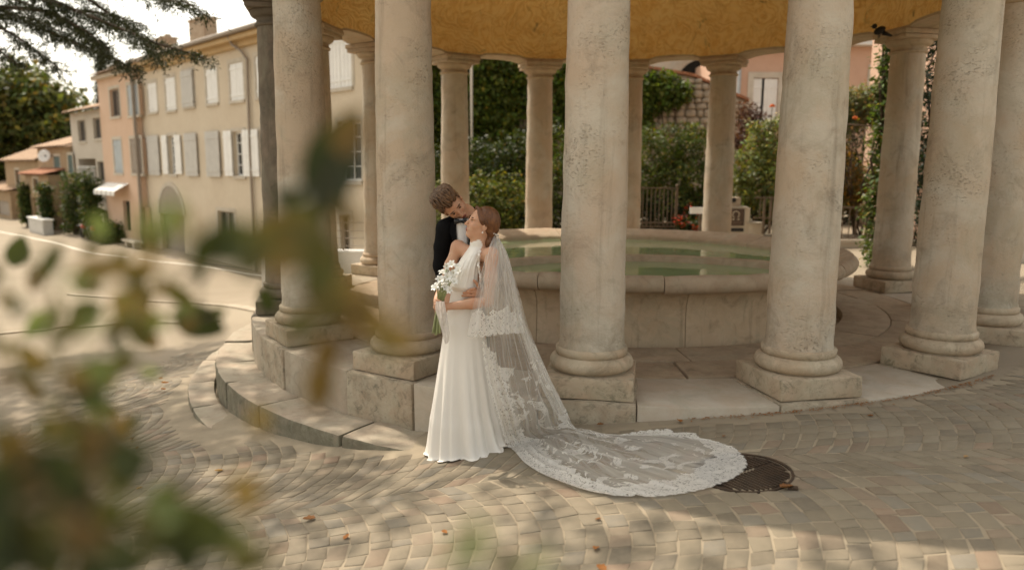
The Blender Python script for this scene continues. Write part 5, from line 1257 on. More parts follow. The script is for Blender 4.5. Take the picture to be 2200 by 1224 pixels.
def m_skin(name, c):
    t = NT(name); v = t.coord('Object', False); n = t.noise(v, 9, 4, .5); col = t.mix(t.ramp(n, .35, .7), c, tuple(a * f for a, f in zip(c[:3], (.95, .82, .76))) + (1,))
    b = t.bsdf(col, .48, t.bump(t.noise(v, 130, 2), .06, .004), .35); b.inputs['Subsurface Weight'].default_value = .12; b.inputs['Subsurface Radius'].default_value = (.012, .004, .002); b.inputs['Subsurface Scale'].default_value = 1.0; return t.m
SK = m_skin('skin', (.54, .325, .215, 1)); SKM = m_skin('tanned skin', (.47, .265, .165, 1)); LIP = m_plain('lips', (.36, .12, .085, 1), .4, .1, 20); EYW = m_plain('eye white', (.62, .58, .52, 1), .2, .03, 20); EYD = m_plain('eye dark', (.03, .018, .012, 1), .3, .1, 20); BRW = m_plain('brow hair', (.11, .06, .032, 1), .7, .2, 60)
def m_hair(name, c, c2, sc_=(1, 1, 1)):
    t = NT(name); v = t.coord('Object', False, sc_); n = t.noise(v, 55, 5, .7, .3); n2 = t.noise(v, 9, 3, .5); col = t.mix(t.ramp(n, .35, .68), c, c2); col = t.mix(t.math('MULTIPLY', t.ramp(n2, .4, .65), .5), col, c)
    t.bsdf(col, .42, t.bump(n, .7, .006), .45); return t.m
HB = m_hair('brown bride hair', (.075, .028, .010, 1), (.24, .095, .030, 1), (1.0, 1.0, .35)); HG = m_hair('light brown hair', (.040, .019, .008, 1), (.22, .115, .048, 1))
def m_cloth(name, c, rough=.6, sheen=.2, bump=.1, sc_=220, spec=.3):
    t = NT(name); v = t.coord('Object', False); n = t.noise(v, sc_, 2, .5); b = t.bsdf(c, rough, t.bump(n, bump, .002), spec); b.inputs['Sheen Weight'].default_value = sheen; return t.m
M_BLACK = m_cloth('black wool', (.007, .007, .008, 1), .85, .0, .15, 300, .1); M_SHIRT = m_cloth('white shirt cotton', (.74, .73, .72, 1), .8, .1); M_SATIN = m_cloth('ivory satin', (.78, .745, .69, 1), .36, .15, .03, 300, .5); M_BOW = m_cloth('black satin bow', (.006, .006, .007, 1), .35, 0, .05, 300, .5); M_SHOE = m_plain('black leather', (.012, .011, .011, 1), .3, .1, 30)
def m_rib():
    t = NT('sheer ribbon'); v = t.coord('Object', False); n = t.noise(v, 40, 3, .6); d = t.n('ShaderNodeBsdfDiffuse'); d.inputs[0].default_value = (.82, .78, .74, 1); tr = t.n('ShaderNodeBsdfTranslucent'); tr.inputs[0].default_value = (.82, .78, .74, 1); m1 = t.n('ShaderNodeMixShader'); m1.inputs[0].default_value = .4; tp = t.n('ShaderNodeBsdfTransparent'); m2 = t.n('ShaderNodeMixShader')
    t.l(d.outputs[0], m1.inputs[1]); t.l(tr.outputs[0], m1.inputs[2]); t.l(t.ramp(n, .2, .7, (.65, .65, .65, 1), (.95, .95, .95, 1)), m2.inputs[0]); t.l(tp.outputs[0], m2.inputs[1]); t.l(m1.outputs[0], m2.inputs[2]); t.l(m2.outputs[0], t.out.inputs[0]); return t.m
M_RIB = m_rib()
nrm = lambda v: np.asarray(v, float) / np.linalg.norm(v)

# ------------------------------------------------------------------ bride
BY = 5.20
def bride():
    foot = ong(1005, 962); base = (foot[0], foot[1], gz(foot[0], foot[1]))
    t = thing('person', 'bride in white halter gown and long lace veil gazing up at the man', 'person', base)
    J = lambda x, y, Y=BY: at(x, y, Y)
    S = SDF(grid(-.62, .02, .0042, .009, [(-.36, -.05)]), grid(4.88, 5.48, .0042, .008, [(5.06, 5.36)]), grid(-.16, 1.72, .0042, .016, [(.98, 1.72)]))
    f = nrm((-.93, -.27, .26)); M = frame(f, (.30, -.03, 1)); hc = J(1034, 480, 5.20)
    W, reg = head(S, hc, M, False, .98)
    neck0 = J(1030, 528, 5.22); S.cone(W(-.025, 0, -.055), neck0, .050, .052, .03); S.cone(W(.02, 0, -.06), J(1026, 518, 5.20), .038, .048, .03)
    shL, shR = J(1056, 547, 5.09), J(984, 530, 5.33); ch = J(1022, 552, 5.22)
    S.cone(neck0, J(1026, 545, 5.24), .050, .055, .03); S.cone(ch + np.array([0, .03, 0]), shL, .056, .047, .03); S.cone(ch + np.array([0, .03, 0]), shR, .052, .044, .03)
    # trunk
    S.ell(J(1012, 578, 5.235), (.088, .078, .12), None, .03); S.ell(J(1005, 620, 5.22), (.086, .080, .12), None, .03); S.ell(J(1001, 668, 5.21), (.105, .095, .13), None, .03)
    # left arm (near the camera): down, then forearm across the waist to the stems
    elL, wrL = J(1049, 648, 5.02), J(958, 659, 5.03)
    S.chain([shL, (shL + elL) / 2 + np.array([.006, 0, 0]), elL], [.047, .041, .034], .03); S.chain([elL, elL * .62 + wrL * .38, wrL], [.035, .037, .024], .02)
    pm = J(947, 658, 5.02); S.ell((wrL + pm) / 2 * .35 + pm * .65, (.036, .018, .032), None, .015)
    for k in range(4): finger(S, pm + np.array([-.012, -.012, .024 - .016 * k]), (-1, -.25, -.25), (.2, 1, 0), .075 - .006 * abs(k - 1), .0088 - .0006 * k, (.5, .9, .7))
    finger(S, pm + np.array([.022, -.012, .022]), (-.8, -.4, .5), (-.3, 1, 0), .06, .010, (.1, .3, .3))
    # right arm (far): hangs, forearm forward to the bouquet
    elR, wrR = J(954, 608, 5.30), J(938, 644, 5.13)
    S.chain([shR, (shR + elR) / 2 + np.array([-.004, 0, 0]), elR], [.045, .038, .033], .03); S.chain([elR, wrR], [.034, .023], .02)
    pr = J(938, 656, 5.09); S.ell((wrR + pr) / 2, (.022, .030, .036), None, .015)
    for k in range(4): finger(S, pr + np.array([-.008, -.02 + .012 * (k - 1.5), -.012 - .012 * k]), (.2, -.9, -.4), (1, .1, 0), .07 - .004 * k, .0085, (.5, .9, .6))
    finger(S, pr + np.array([.006, -.01, .02]), (.5, -.8, .1), (.8, .5, 0), .055, .0095, (.2, .4, .3))
    # legs and feet under the gown
    z0 = base[2]
    for s in (-1, 1):
        hip = J(1002 + s * 16, 690, 5.21); kn = np.array([foot[0] + s * .07, 5.19, z0 + .50]); an = np.array([foot[0] + s * .07 - .01, 5.22, z0 + .13]); S.chain([hip, kn, an], [.088, .058, .038], .04); S.cone(an + np.array([0, 0, -.03]), an + np.array([-.03, -.14, -.10]), .036, .026, .02)
    V, Q = S.mesh(); V = relax(V, Q, 2, .35); mi = paint(V, Q, reg, M)
    body = put('body', fastmesh('body', V - np.array(base), Q, [SK, LIP, EYW, EYD, BRW], True, 4, None, mi), t)
    # hair: smooth cap swept back to a low tail
    H = SDF(np.arange(hc[0] - .19, hc[0] + .22, .0036), np.arange(hc[1] - .17, hc[1] + .17, .0036), np.arange(hc[2] - .27, hc[2] + .17, .0036))
    H.ell(W(-.030, 0, .044), (.093, .0825, .086), M, .02); H.ell(W(-.068, 0, .0), (.064, .074, .078), M, .03)
    for s in (-1, 1):
        for k in range(9):
            a = k / 8; H.cone(W(.052 - .03 * a, s * (.028 + .044 * a), .098 - .070 * a), W(-.085, s * .045, -.035 - .02 * a), .0135, .018, .010)
    H.chain([W(-.085, 0, -.03), W(-.088, .0, -.085), J(1052, 520, 5.19), J(1047, 533, 5.18)], [.046, .040, .030, .016], .02)
    for k in range(7):
        a = -.9 + .3 * k; H.chain([W(-.06 + .01 * k, .062 * math.sin(a), .03), W(-.105, .05 * math.sin(a), -.03), W(-.09, .03 * math.sin(a), -.10)], [.010, .014, .012], .006)
    # keep the face clear
    H.ell(W(.098, 0, -.025), (.062, .070, .092), M, .01, True)
    for s in (-1, 1): H.ell(W(.030, s * .085, -.050), (.046, .035, .052), M, .01, True)
    V, Q = H.mesh(); V = relax(V, Q, 1, .3); put('hair', fastmesh('hair', V - np.array(base), Q, HB, True), t)
    b = MB(); g = np.random.default_rng(17)
    for k in range(190):
        sd = 1 if k % 2 else -1; f0 = g.uniform(0, 1); A = np.array([.050 - .045 * f0, sd * (.012 + .064 * f0 ** .8), .118 - .062 * f0]); E = np.array([-.094 + .012 * g.normal(), sd * .022 * g.uniform(), -.045 - .05 * g.uniform()])
        P = []
        for f_ in np.linspace(0, 1, 6):
            p = A * (1 - f_) + E * f_; n_ = p - np.array([-.035, 0, .03]); L_ = np.linalg.norm(n_ / np.array([.099, .087, .092])); p = np.array([-.035, 0, .03]) + n_ / max(L_, .2) * (1.0 + .015 * g.normal()) if f_ < .85 else p; P.append(W(*p))
        b.tube(P, [.0022, .0032, .0034, .0032, .0028, .0010], 5)
    for k in range(40):
        a_, e_ = W(-.086, .02 * g.normal(), -.05), J(1047 + 2 * g.normal(), 531 + 3 * g.normal(), 5.175); m_ = (a_ + e_) / 2 + M @ np.array([-.022, .026 * g.normal(), 0]); b.tube([a_, m_, e_], [.003, .0042, .001], 5)
    tag(b.out('hair_strands', HB, t, True), kind='stuff')
    b = MB(); e = W(-.004, -.088, -.050); b.sphere(e, .0065, 10, 6); b.tube([e, W(-.006, -.085, -.036)], .0015, 5); e2 = W(-.004, .088, -.050); b.sphere(e2, .0065, 10, 6); b.tube([e2, W(-.006, .085, -.036)], .0015, 5); b.out('earrings', m_plain('pearl', (.75, .70, .62, 1), .2, .05, 20, 0, 0, .6), t, True)
    # gown: cross-sections (left px, right px, y px, half depth)
    sec = [(513, 1011.5, 1044, .060), (519, 1010, 1044.5, .062), (529, 1009, 1045, .062), (533, 1006, 1044, .070), (543, 999, 1041, .100), (556, 990, 1038, .122), (572, 981, 1036, .132), (590, 973, 1036, .132), (604, 967, 1037, .138), (612, 965, 1039, .140), (617, 967, 1038, .132), (621, 971, 1036, .120), (632, 969, 1036, .116), (645, 966, 1036, .118), (662, 962, 1037, .128), (690, 957, 1039, .145), (730, 950, 1045, .165), (780, 943, 1053, .185), (830, 936, 1062, .205), (880, 929, 1072, .225), (920, 922, 1086, .25), (950, 918, 1098, .27)]
    n = 168; rows = []
    ys = np.concatenate([np.arange(513, 660, 2.2), np.arange(660, 951, 5)]); s_ = np.array(sec)
    rng = np.random.default_rng(3); ph = rng.uniform(0, 6.28, 8)
    def trough(a, c, w_): d = (a - c + pi) % (2 * pi) - pi; return np.exp(-(d / w_) ** 2)
    ang = np.linspace(0, 2 * pi, n, endpoint=False)
    folds = [(-1.00, .10, 1.2), (-1.32, .07, .55), (-1.72, .15, 1.35), (-2.05, .06, .4), (-2.42, .12, .9), (-2.85, .10, .5), (-.62, .09, .7), (-.18, .16, 1), (.5, .2, 1), (1.2, .2, 1), (1.9, .2, 1), (2.6, .2, 1)]
    for y in list(ys) + [958.0, 966.0]:
        yy = min(y, 950); xl, xr, hd = [np.interp(yy, s_[:, 0], s_[:, k]) for k in (1, 2, 3)]
        hem = max(0, y - 950) / 16
        cy_ = 5.21; L = at(xl, yy, cy_); Rr = at(xr, yy, cy_); cx = (L[0] + Rr[0]) / 2; hw = (Rr[0] - L[0]) / 2; z = (L[2] + Rr[2]) / 2
        g_ = np.clip((yy - 690) / 260, 0, 1) ** 1.25
        rad_ = np.ones(n)
        for c, w_, am in folds: rad_ += -.15 * am * g_ * trough(ang, c + .06 * math.sin(yy * .01 + c), w_ * (1.2 - .3 * g_)) + .08 * am * g_ * trough(ang, c + w_ * 1.7, w_ * 1.1)
        if 535 < yy < 618: u = math.sin(pi * (yy - 535) / 83); rad_ += .022 * u * np.sin(ang * 17 + ph[0] + .02 * (yy - 535)) + .012 * u * np.sin(ang * 29 + ph[1])
        if 621 < yy < 700: rad_ += .008 * np.sin(ang * 6 + yy * .12)
        if yy < 531: rad_ += .012 * np.sin(yy * 1.4) + .006 * np.sin(ang * 40)
        x = cx + hw * rad_ * np.cos(ang); yv = cy_ + hd * rad_ * np.sin(ang)
        if yy < 533: yv = yv + .0
        zz = np.full(n, z)
        if y >= 900:
            gnd = gz(x, yv) + .006; k_ = np.clip((y - 900) / 66, 0, 1); zz = z * (1 - k_) + gnd * k_ + 0
            wv = .010 * np.sin(ang * 5 + 1.3 * np.sin(ang * 2)) * k_ * (1 - hem); zz = zz + np.maximum(wv, -.004)
            if hem: x = x + hw * .055 * hem * np.cos(ang) * (1 + .5 * np.sin(ang * 5 + 2 * np.sin(ang * 3))); yv = yv + hd * .07 * hem * np.sin(ang); zz = np.maximum(gz(x, yv) + .004 + .012 * (np.sin(ang * 6 + 1.7 * np.sin(ang * 2.0)) > .4) * hem, gz(x, yv) + .004)
        rows.append(np.stack([x, yv, zz], 1))
    V = np.concatenate(rows); m = len(rows); F = []
    # open back panel: leave the bodice open at the near-right side
    for i in range(m - 1):
        for k in range(n):
            k2 = (k + 1) % n; a = math.degrees(ang[k]); yy = (list(ys) + [958, 966])[i]
            if 536 < yy < 612 and (abs(((a - 342 + 180) % 360) - 180) < 26): continue
            F.append((i * n + k, i * n + k2, (i + 1) * n + k2, (i + 1) * n + k))
    F.append(tuple(range(n))[::-1]) if False else None
    mk('gown', V, F, M_SATIN, t, True)
    # lace petals along the open back edge
    b = MB(); g = random.Random(6)
    for k in range(22):
        y = 540 + k * 3.6; p = at(1030.5 - 2.5 * math.sin(k * .25) + g.uniform(-1.5, 1.5), y, 5.085 + .02 * math.cos(k)); M2 = Matrix.Rotation(g.uniform(0, 3), 3, 'X') @ Matrix.Rotation(g.uniform(-.6, .6), 3, 'Z'); b.sphere(p, (.010, .004, .013), 6, 4, 0, M2)
    b.out('lace_trim', M_SATIN, t, True)
    return t, W
BR, BW_ = bride()

# ------------------------------------------------------------------ groom
def groom():
    GYc = 5.56; fx = at(1004, 900, GYc)[0]; base = (fx, GYc, gz(fx, GYc)); t = thing('person', 'groom in a black tuxedo and bow tie leaning his head down towards the bride', 'person', base)
    J = lambda x, y, Y=GYc: at(x, y, Y)
    S = SDF(grid(-.66, .10, .0042, .010, [(-.62, -.18)]), grid(4.98, 5.84, .0042, .010, [(5.02, 5.22), (5.33, 5.62)]), grid(-.2, 1.84, .0042, .018, [(1.44, 1.84), (.98, 1.14)]))
    u = nrm((-.66, -.44, .60)); f = nrm((.44, -.66, -.40)); M = frame(f, u); hc = J(972, 441, 5.46)
    W, reg = head(S, hc, M, True, 1.06)
    nb_ = J(1001, 462, 5.58); S.cone(W(-.035, 0, -.05), nb_, .056, .062, .03)
    shR, shL = J(957, 490, 5.52), J(1040, 470, 5.66); ch = J(1000, 500, 5.60)
    S.cone(nb_, ch, .07, .10, .05); S.cone(ch, shR, .09, .06, .04); S.cone(ch, shL, .09, .06, .04)
    S.ell(J(996, 560, 5.62), (.15, .11, .20), None, .05); S.ell(J(994, 650, 5.63), (.14, .11, .18), None, .05)
    elL, wrL = J(1062, 585, 5.44), J(1036, 632, 5.125); S.chain([shL, elL], [.055, .042], .03); S.chain([elL, wrL], [.042, .028], .02)
    # hand on the bride's waist, fingers spread to picture left
    pk = J(1021, 630, 5.055); S.ell((wrL * .4 + pk * .6), (.040, .020, .040), None, .018); S.ell(pk, (.022, .016, .036), None, .014)
    tips = [((1020, 620), (1003.5, 625), .0098), ((1019, 627), (996, 629), .0102), ((1019, 634.5), (993, 635), .0100), ((1020, 641), (997.5, 643.5), .0088)]
    for (kx, ky), (tx, ty), r in tips:
        a = J(kx, ky, 5.047); c = J(tx, ty, 5.072); mid = a * .52 + c * .48 + np.array([0, -.012, .003]); m2 = a * .22 + c * .78 + np.array([0, -.004, 0]); S.chain([a, mid, m2, c], [r, r * .96, r * .88, r * .78], .004)
    finger(S, J(1028, 617, 5.06), (-.35, -.1, .9), (-1, .2, 0), .058, .0108, (.0, .3, .3))
    elR, wrR = J(946, 570, 5.60), J(960, 640, 5.66); S.chain([shR, elR], [.055, .042], .03); S.chain([elR, wrR], [.042, .028], .02); S.ell(J(964, 655, 5.66), (.022, .03, .045), None, .015)
    for k in range(4): finger(S, J(961 + k * 2.4, 664, 5.66), (.05, -.05, -1), (.6, -.6, 0), .075, .0085, (.1, .3, .3))
    for s in (-1, 1):
        hip = J(1006 + s * 17, 700, 5.63); kn = np.array([fx + s * .09, 5.60, base[2] + .50]); an = np.array([fx + s * .10, 5.64, base[2] + .10]); S.chain([hip, kn, an], [.09, .06, .045], .04); S.cone(an + np.array([0, .02, -.04]), an + np.array([.02 * s, -.17, -.065]), .042, .032, .02)
    V, Q = S.mesh(); V = relax(V, Q, 2, .35); mi = paint(V, Q, reg, M)
    put('body', fastmesh('body', V - np.array(base), Q, [SKM, LIP, EYW, EYD, BRW], True, 4, None, mi), t)
    # tousled quiff built from locks
    H = SDF(np.arange(hc[0] - .24, hc[0] + .17, .0034), np.arange(hc[1] - .22, hc[1] + .18, .0034), np.arange(hc[2] - .16, hc[2] + .25, .0034)); g = np.random.default_rng(8)
    H.ell(W(-.028, 0, .052), (.092, .081, .086), M, .02); H.ell(W(-.060, 0, .005), (.064, .078, .074), M, .02)
    def sk(th, v, up=0.0):
        """point over the scalp: th 0 = front hairline, 1 = crown back; v across; up = lift off the scalp"""
        a = -.15 + 2.5 * th; r = 1 + up; yy = .080 * math.sin(v * 1.35); c_ = math.cos(v * 1.1); return W(-.028 + .094 * math.cos(a) * c_ * r, yy * r, .050 + .090 * math.sin(max(a, -.2) ) * (.55 + .45 * c_) * r + .012)
    for k in range(50):
        s = 1 if k % 2 else -1; q = g.uniform(0, 1); a = W(.040 - .12 * q, s * .076, .080 - .050 * g.uniform()); H.chain([a, a + M @ np.array([-.018, s * .005, -.016]), a + M @ np.array([-.034, s * .001, -.030])], [.009, .008, .003], .003)
    H.ell(W(.094, 0, -.020), (.052, .072, .092), M, .01, True)
    V, Q = H.mesh(); V = relax(V, Q, 1, .2); put('hair', fastmesh('hair', V - np.array(base), Q, HG, True), t)
    b = MB()
    for k in range(330):
        v = g.uniform(-1, 1); th = g.uniform(.05, .72) if k < 230 else g.uniform(.5, .95); q0 = math.exp(-((th - .20) / .22) ** 2) * (1 - .6 * v * v); ln = g.uniform(.20, .34); dv = g.normal(0, .10); lf = .02 + .26 * q0 * g.uniform(.35, 1.1); r0 = g.uniform(.0035, .006)
        b.tube([sk(th + ln * f_, v * (1 - .12 * f_) + dv * f_, .01 + lf * math.sin(pi * min(1, .12 + .75 * f_)) + .02 * f_ * g.normal()) for f_ in (0, .25, .5, .75, 1)], [r0, r0 * 1.25, r0 * 1.1, r0 * .8, .0008], 5)
    for k in range(110):
        s_ = 1 if k % 2 else -1; q = g.uniform(0, 1); a_ = W(.046 - .13 * q, s_ * (.075 + .004 * g.uniform()), .088 - .065 * g.uniform()); b.tube([a_, a_ + M @ np.array([-.014, s_ * .005, -.006]), a_ + M @ np.array([-.032, s_ * .004, -.016 + .008 * g.normal()])], [.0035, .004, .0008], 5)
    tag(b.out('hair_strands', HG, t, True), kind='stuff')
    # jacket
    D = SDF(grid(-.68, .12, .006), grid(5.1, 5.86, .006), grid(.72, 1.60, .006))
    D.ell(J(1001, 505, 5.62), (.165, .115, .13), None, .05); D.ell(J(996, 565, 5.63), (.158, .122, .20), None, .05); D.ell(J(1001, 650, 5.64), (.15, .13, .20), None, .05); D.ell(J(1005, 690, 5.64), (.155, .135, .13), None, .03)
    D.cone(J(1004, 462, 5.62), shR + np.array([0, 0, -.005]), .062, .066, .04); D.cone(J(1006, 458, 5.63), shL + np.array([0, 0, -.003]), .064, .066, .04)
    D.chain([shR, (shR + elR) / 2 + np.array([-.006, 0, 0]), elR, wrR], [.068, .060, .054, .044], .02); D.chain([shL, elL], [.066, .055], .02); D.chain([elL, elL * .25 + wrL * .75], [.055, .038], .02)
    D.ell(J(1003, 440, 5.55), (.075, .085, .10), None, .01, True)
    V, Q = D.mesh(); V = relax(V, Q, 2, .4); nz = vnoise(V, 9, 3); V[:, 1] += nz * .004; put('jacket', fastmesh('jacket', V - np.array(base), Q, M_BLACK, True), t)
    def patch(name, poly, Y0, mat, bulge=.02, n=10, th=.006):
        """poly: rows of (xl, xr, y) px on a curved front"""
        V = []; F = []; P = np.array(poly); ys = np.linspace(P[0, 2], P[-1, 2], n)
        for y in ys:
            xl, xr = np.interp(y, P[:, 2], P[:, 0]), np.interp(y, P[:, 2], P[:, 1])
            for k in range(9): f_ = k / 8; V.append(at(xl + (xr - xl) * f_, y, Y0 - bulge * math.sin(pi * f_)))
        for i in range(n - 1):
            for k in range(8): F.append((i * 9 + k, i * 9 + k + 1, (i + 1) * 9 + k + 1, (i + 1) * 9 + k))
        m = len(V); V += [v + np.array([0, th + .03, 0]) for v in V]; F += [tuple(m + i for i in f_[::-1]) for f_ in F]
        for i in range(n - 1): F += [(i * 9, (i + 1) * 9, m + (i + 1) * 9, m + i * 9), (i * 9 + 8, m + i * 9 + 8, m + (i + 1) * 9 + 8, (i + 1) * 9 + 8)]
        return mk(name, V, F, mat, t, True)
    patch('shirt', [(979, 1007, 470), (978, 1007, 480), (979.5, 1006, 495), (982, 1006, 520), (986, 1004, 548)], 5.455, M_SHIRT, .03, 14)
    # collar: standing band round the neck
    V = []; F = []; c = J(1001, 458, 5.585); ax = nrm(nrm(np.array([.25, -.25, 1.0]))); a1 = nrm(np.cross(ax, [0, 1, 0])); a2 = np.cross(ax, a1)
    for k in range(33):
        a = 2 * pi * k / 32
        for r, h_ in ((.066, -.05), (.068, .034), (.073, .034), (.074, -.05)): V.append(c + a1 * r * math.cos(a) + a2 * r * math.sin(a) + ax * h_)
    for k in range(32):
        for j in range(4): F.append((k * 4 + j, k * 4 + (j + 1) % 4, (k + 1) * 4 + (j + 1) % 4, (k + 1) * 4 + j))
    mk('collar', V, F, M_SHIRT, t, True)
    b = MB(); c = J(990, 476, 5.405)
    for s, (dx, dz) in ((-1, (-.048, .006)), (1, (.042, .012))):
        p = c + np.array([dx, .004, dz - .004]); V = []; 
        for k, (a, h_) in enumerate(((.1, .008), (.45, .016), (.8, .022), (1.0, .020))):
            q = c * (1 - a) + p * a
            for zz in (-h_, 0, h_): V.append(q + np.array([0, -.012 * math.sin(a * 3), zz]))
            for zz in (h_, 0, -h_): V.append(q + np.array([0, .014, zz]))
        F = []
        for k in range(3):
            for j in range(6): F.append((k * 6 + j, k * 6 + (j + 1) % 6, (k + 1) * 6 + (j + 1) % 6, (k + 1) * 6 + j))
        F.append(tuple(18 + j for j in range(6))); b.add(V, F)
    b.sphere(c + np.array([0, -.006, .002]), (.011, .010, .012), 10, 6); b.out('bow_tie', M_BOW, t, True)
    for nm, pts in (('lapel', [(979, 472), (968, 480), (966, 500), (974, 520), (985, 548), (981, 520), (979.5, 495)]), ('lapel', [(1009, 462), (1018, 470), (1022, 495), (1014, 525), (1005, 548), (1006.5, 520), (1006.5, 490)])):
        P = [at(x, y, 5.437) for x, y in pts]; m = len(P); V = P + [p + np.array([0, .02, 0]) for p in P]; F = [tuple(range(m))] + [tuple(range(m, 2 * m))[::-1]] + [(k, (k + 1) % m, m + (k + 1) % m, m + k) for k in range(m)]; mk(nm, V, F, M_BLACK, t)
    T = SDF(grid(-.62, -.02, .008), grid(5.35, 5.86, .008), grid(base[2], .95, .010))
    for s in (-1, 1):
        hip = J(1006 + s * 17, 700, 5.63); kn = np.array([fx + s * .09, 5.60, base[2] + .50]); an = np.array([fx + s * .10, 5.64, base[2] + .09]); T.chain([hip, kn, an], [.105, .080, .075], .03)
    T.ell(J(1004, 690, 5.63), (.15, .12, .12), None, .04); V, Q = T.mesh(); put('trousers', fastmesh('trousers', relax(V, Q) - np.array(base), Q, M_BLACK, True), t)
    for s in (-1, 1):
        b = MB(); an = np.array([fx + s * .10, 5.64, base[2] + .045]); b.sphere(an + np.array([.01 * s, -.08, .0]), (.048, .145, .05), 16, 8); b.sphere(an + np.array([0, .02, .03]), (.045, .06, .06), 12, 8); b.out('shoe', M_SHOE, t, True)
groom()

# ------------------------------------------------------------------ bouquet
def bouquet():
    hnd = at(942, 658, 5.045); t = thing('bouquet', 'white lily bouquet with long green stems held at the bride\'s waist', 'bouquet', hnd); g = random.Random(12)
    mp = m_plain('lily petal', (.84, .83, .78, 1), .5, .04, 30); ms = m_plain('pale green stem', (.36, .40, .20, 1), .6, .2, 20); ml = m_plain('lily leaf', (.30, .34, .15, 1), .5, .2, 20); mc = m_plain('pale stamen', (.60, .55, .22, 1), .7, .1, 20)
    pet = MB(); ctr = MB()
    for k in range(6):
        a = pi / 3 * k; V = []; F = []
        for i, (r, z, wd) in enumerate(((0, 0, .004), (.010, .012, .011), (.022, .022, .013), (.034, .024, .009), (.042, .018, .0015))):
            for s in (-1, 0, 1): V.append((r * math.cos(a) - s * wd * math.sin(a), r * math.sin(a) + s * wd * math.cos(a), z + (.004 if s else 0) + (.003 if k % 2 else 0)))
        for i in range(4):
            for j in range(2): F.append((i * 3 + j, (i + 1) * 3 + j, (i + 1) * 3 + j + 1, i * 3 + j + 1))
        pet.add(V, F)
    for k in range(3): a = 2.1 * k; ctr.tube([(0, 0, .004), (.004 * math.cos(a), .004 * math.sin(a), .017)], [.0007, .0011], 4)
    mep = pet.mesh('flower', mp, True); mec = ctr.mesh('stamens', mc)
    spots = [(960, 572), (972, 570), (981, 575), (965, 582), (976, 586), (953, 590), (986, 584), (960, 596), (972, 598), (945, 603), (952, 608), (963, 607), (975, 606), (943, 614), (955, 618), (966, 616), (948, 624), (959, 629), (968, 624), (939, 620)]
    for i, (x, y) in enumerate(spots):
        p = at(x, y, 5.05 + g.uniform(-.05, .045)); o = put('flower', mep, t, p - hnd); d = Vector((g.uniform(-.7, .5), -g.uniform(.3, 1), g.uniform(.0, .9))); o.rotation_euler = d.to_track_quat('Z', 'Y').to_euler(); s = g.uniform(.62, .90); o.scale = (s, s, s * 1.1); put('stamens', mec, o)
    for i, (x0, y0) in enumerate(((960, 575), (974, 578), (981, 584), (948, 605), (958, 612), (968, 606), (944, 616), (952, 600), (964, 590))):
        x1 = 929 + i * 2.0; y1 = 716 + g.uniform(-4, 5); a = at(x0, y0, 5.07); m = at(939 + i * .9, 657, 5.055 + .004 * (i % 3)); e = at(x1, y1, 5.00 + .01 * (i % 4)); b = MB(); b.tube([a, a * .4 + m * .6 + np.array([0, .004, 0]), m, m * .5 + e * .5, e], [.0035, .0042, .0046, .005, .0052], 7); b.out('stem', ms, t, True)
    for i, (x0, y0, x1, y1, w_) in enumerate(((944, 650, 946, 605, .008), (949, 648, 960, 597, .008), (946, 645, 951, 612, .007), (951, 648, 964, 612, .007), (941, 646, 940, 612, .006), (955, 640, 968, 588, .007), (950, 640, 956, 590, .007))):
        a, e = at(x0, y0, 5.03), at(x1, y1, 5.01); V = []; F = []
        for k in range(6):
            f = k / 5; p = a * (1 - f) + e * f; ww = w_ * math.sin(pi * min(.98, f * .9 + .1)) ; V += [p + np.array([-ww, .004, 0]), p + np.array([0, -.003, 0]), p + np.array([ww, .004, 0])]
        for k in range(5):
            for j in range(2): F.append((k * 3 + j, k * 3 + j + 1, (k + 1) * 3 + j + 1, (k + 1) * 3 + j))
        mk('leaf', V, F, ml, t, True)
    # sheer ribbon hanging from the hand
    V = []; F = []; n = 26; rows = [(650, 936, 955), (660, 935, 957), (675, 938, 961), (700, 946, 965), (720, 951, 966), (731, 954, 966), (738, 956, 960)]; P = np.array(rows)
    for i in range(n):
        y = 647 + 91 * i / (n - 1); xl, xr = np.interp(y, P[:, 0], P[:, 1]), np.interp(y, P[:, 0], P[:, 2])
        for k in range(13): f = k / 12; V.append(at(xl + (xr - xl) * f + .4 * math.sin(i * .8), y, 4.975 + .010 * math.sin(f * 14 + i * .12) - .02 * math.sin(pi * f)))
    for i in range(n - 1):
        for k in range(12): F.append((i * 13 + k, i * 13 + k + 1, (i + 1) * 13 + k + 1, (i + 1) * 13 + k))
    mk('ribbon', V, F, M_RIB, t, True)
bouquet()

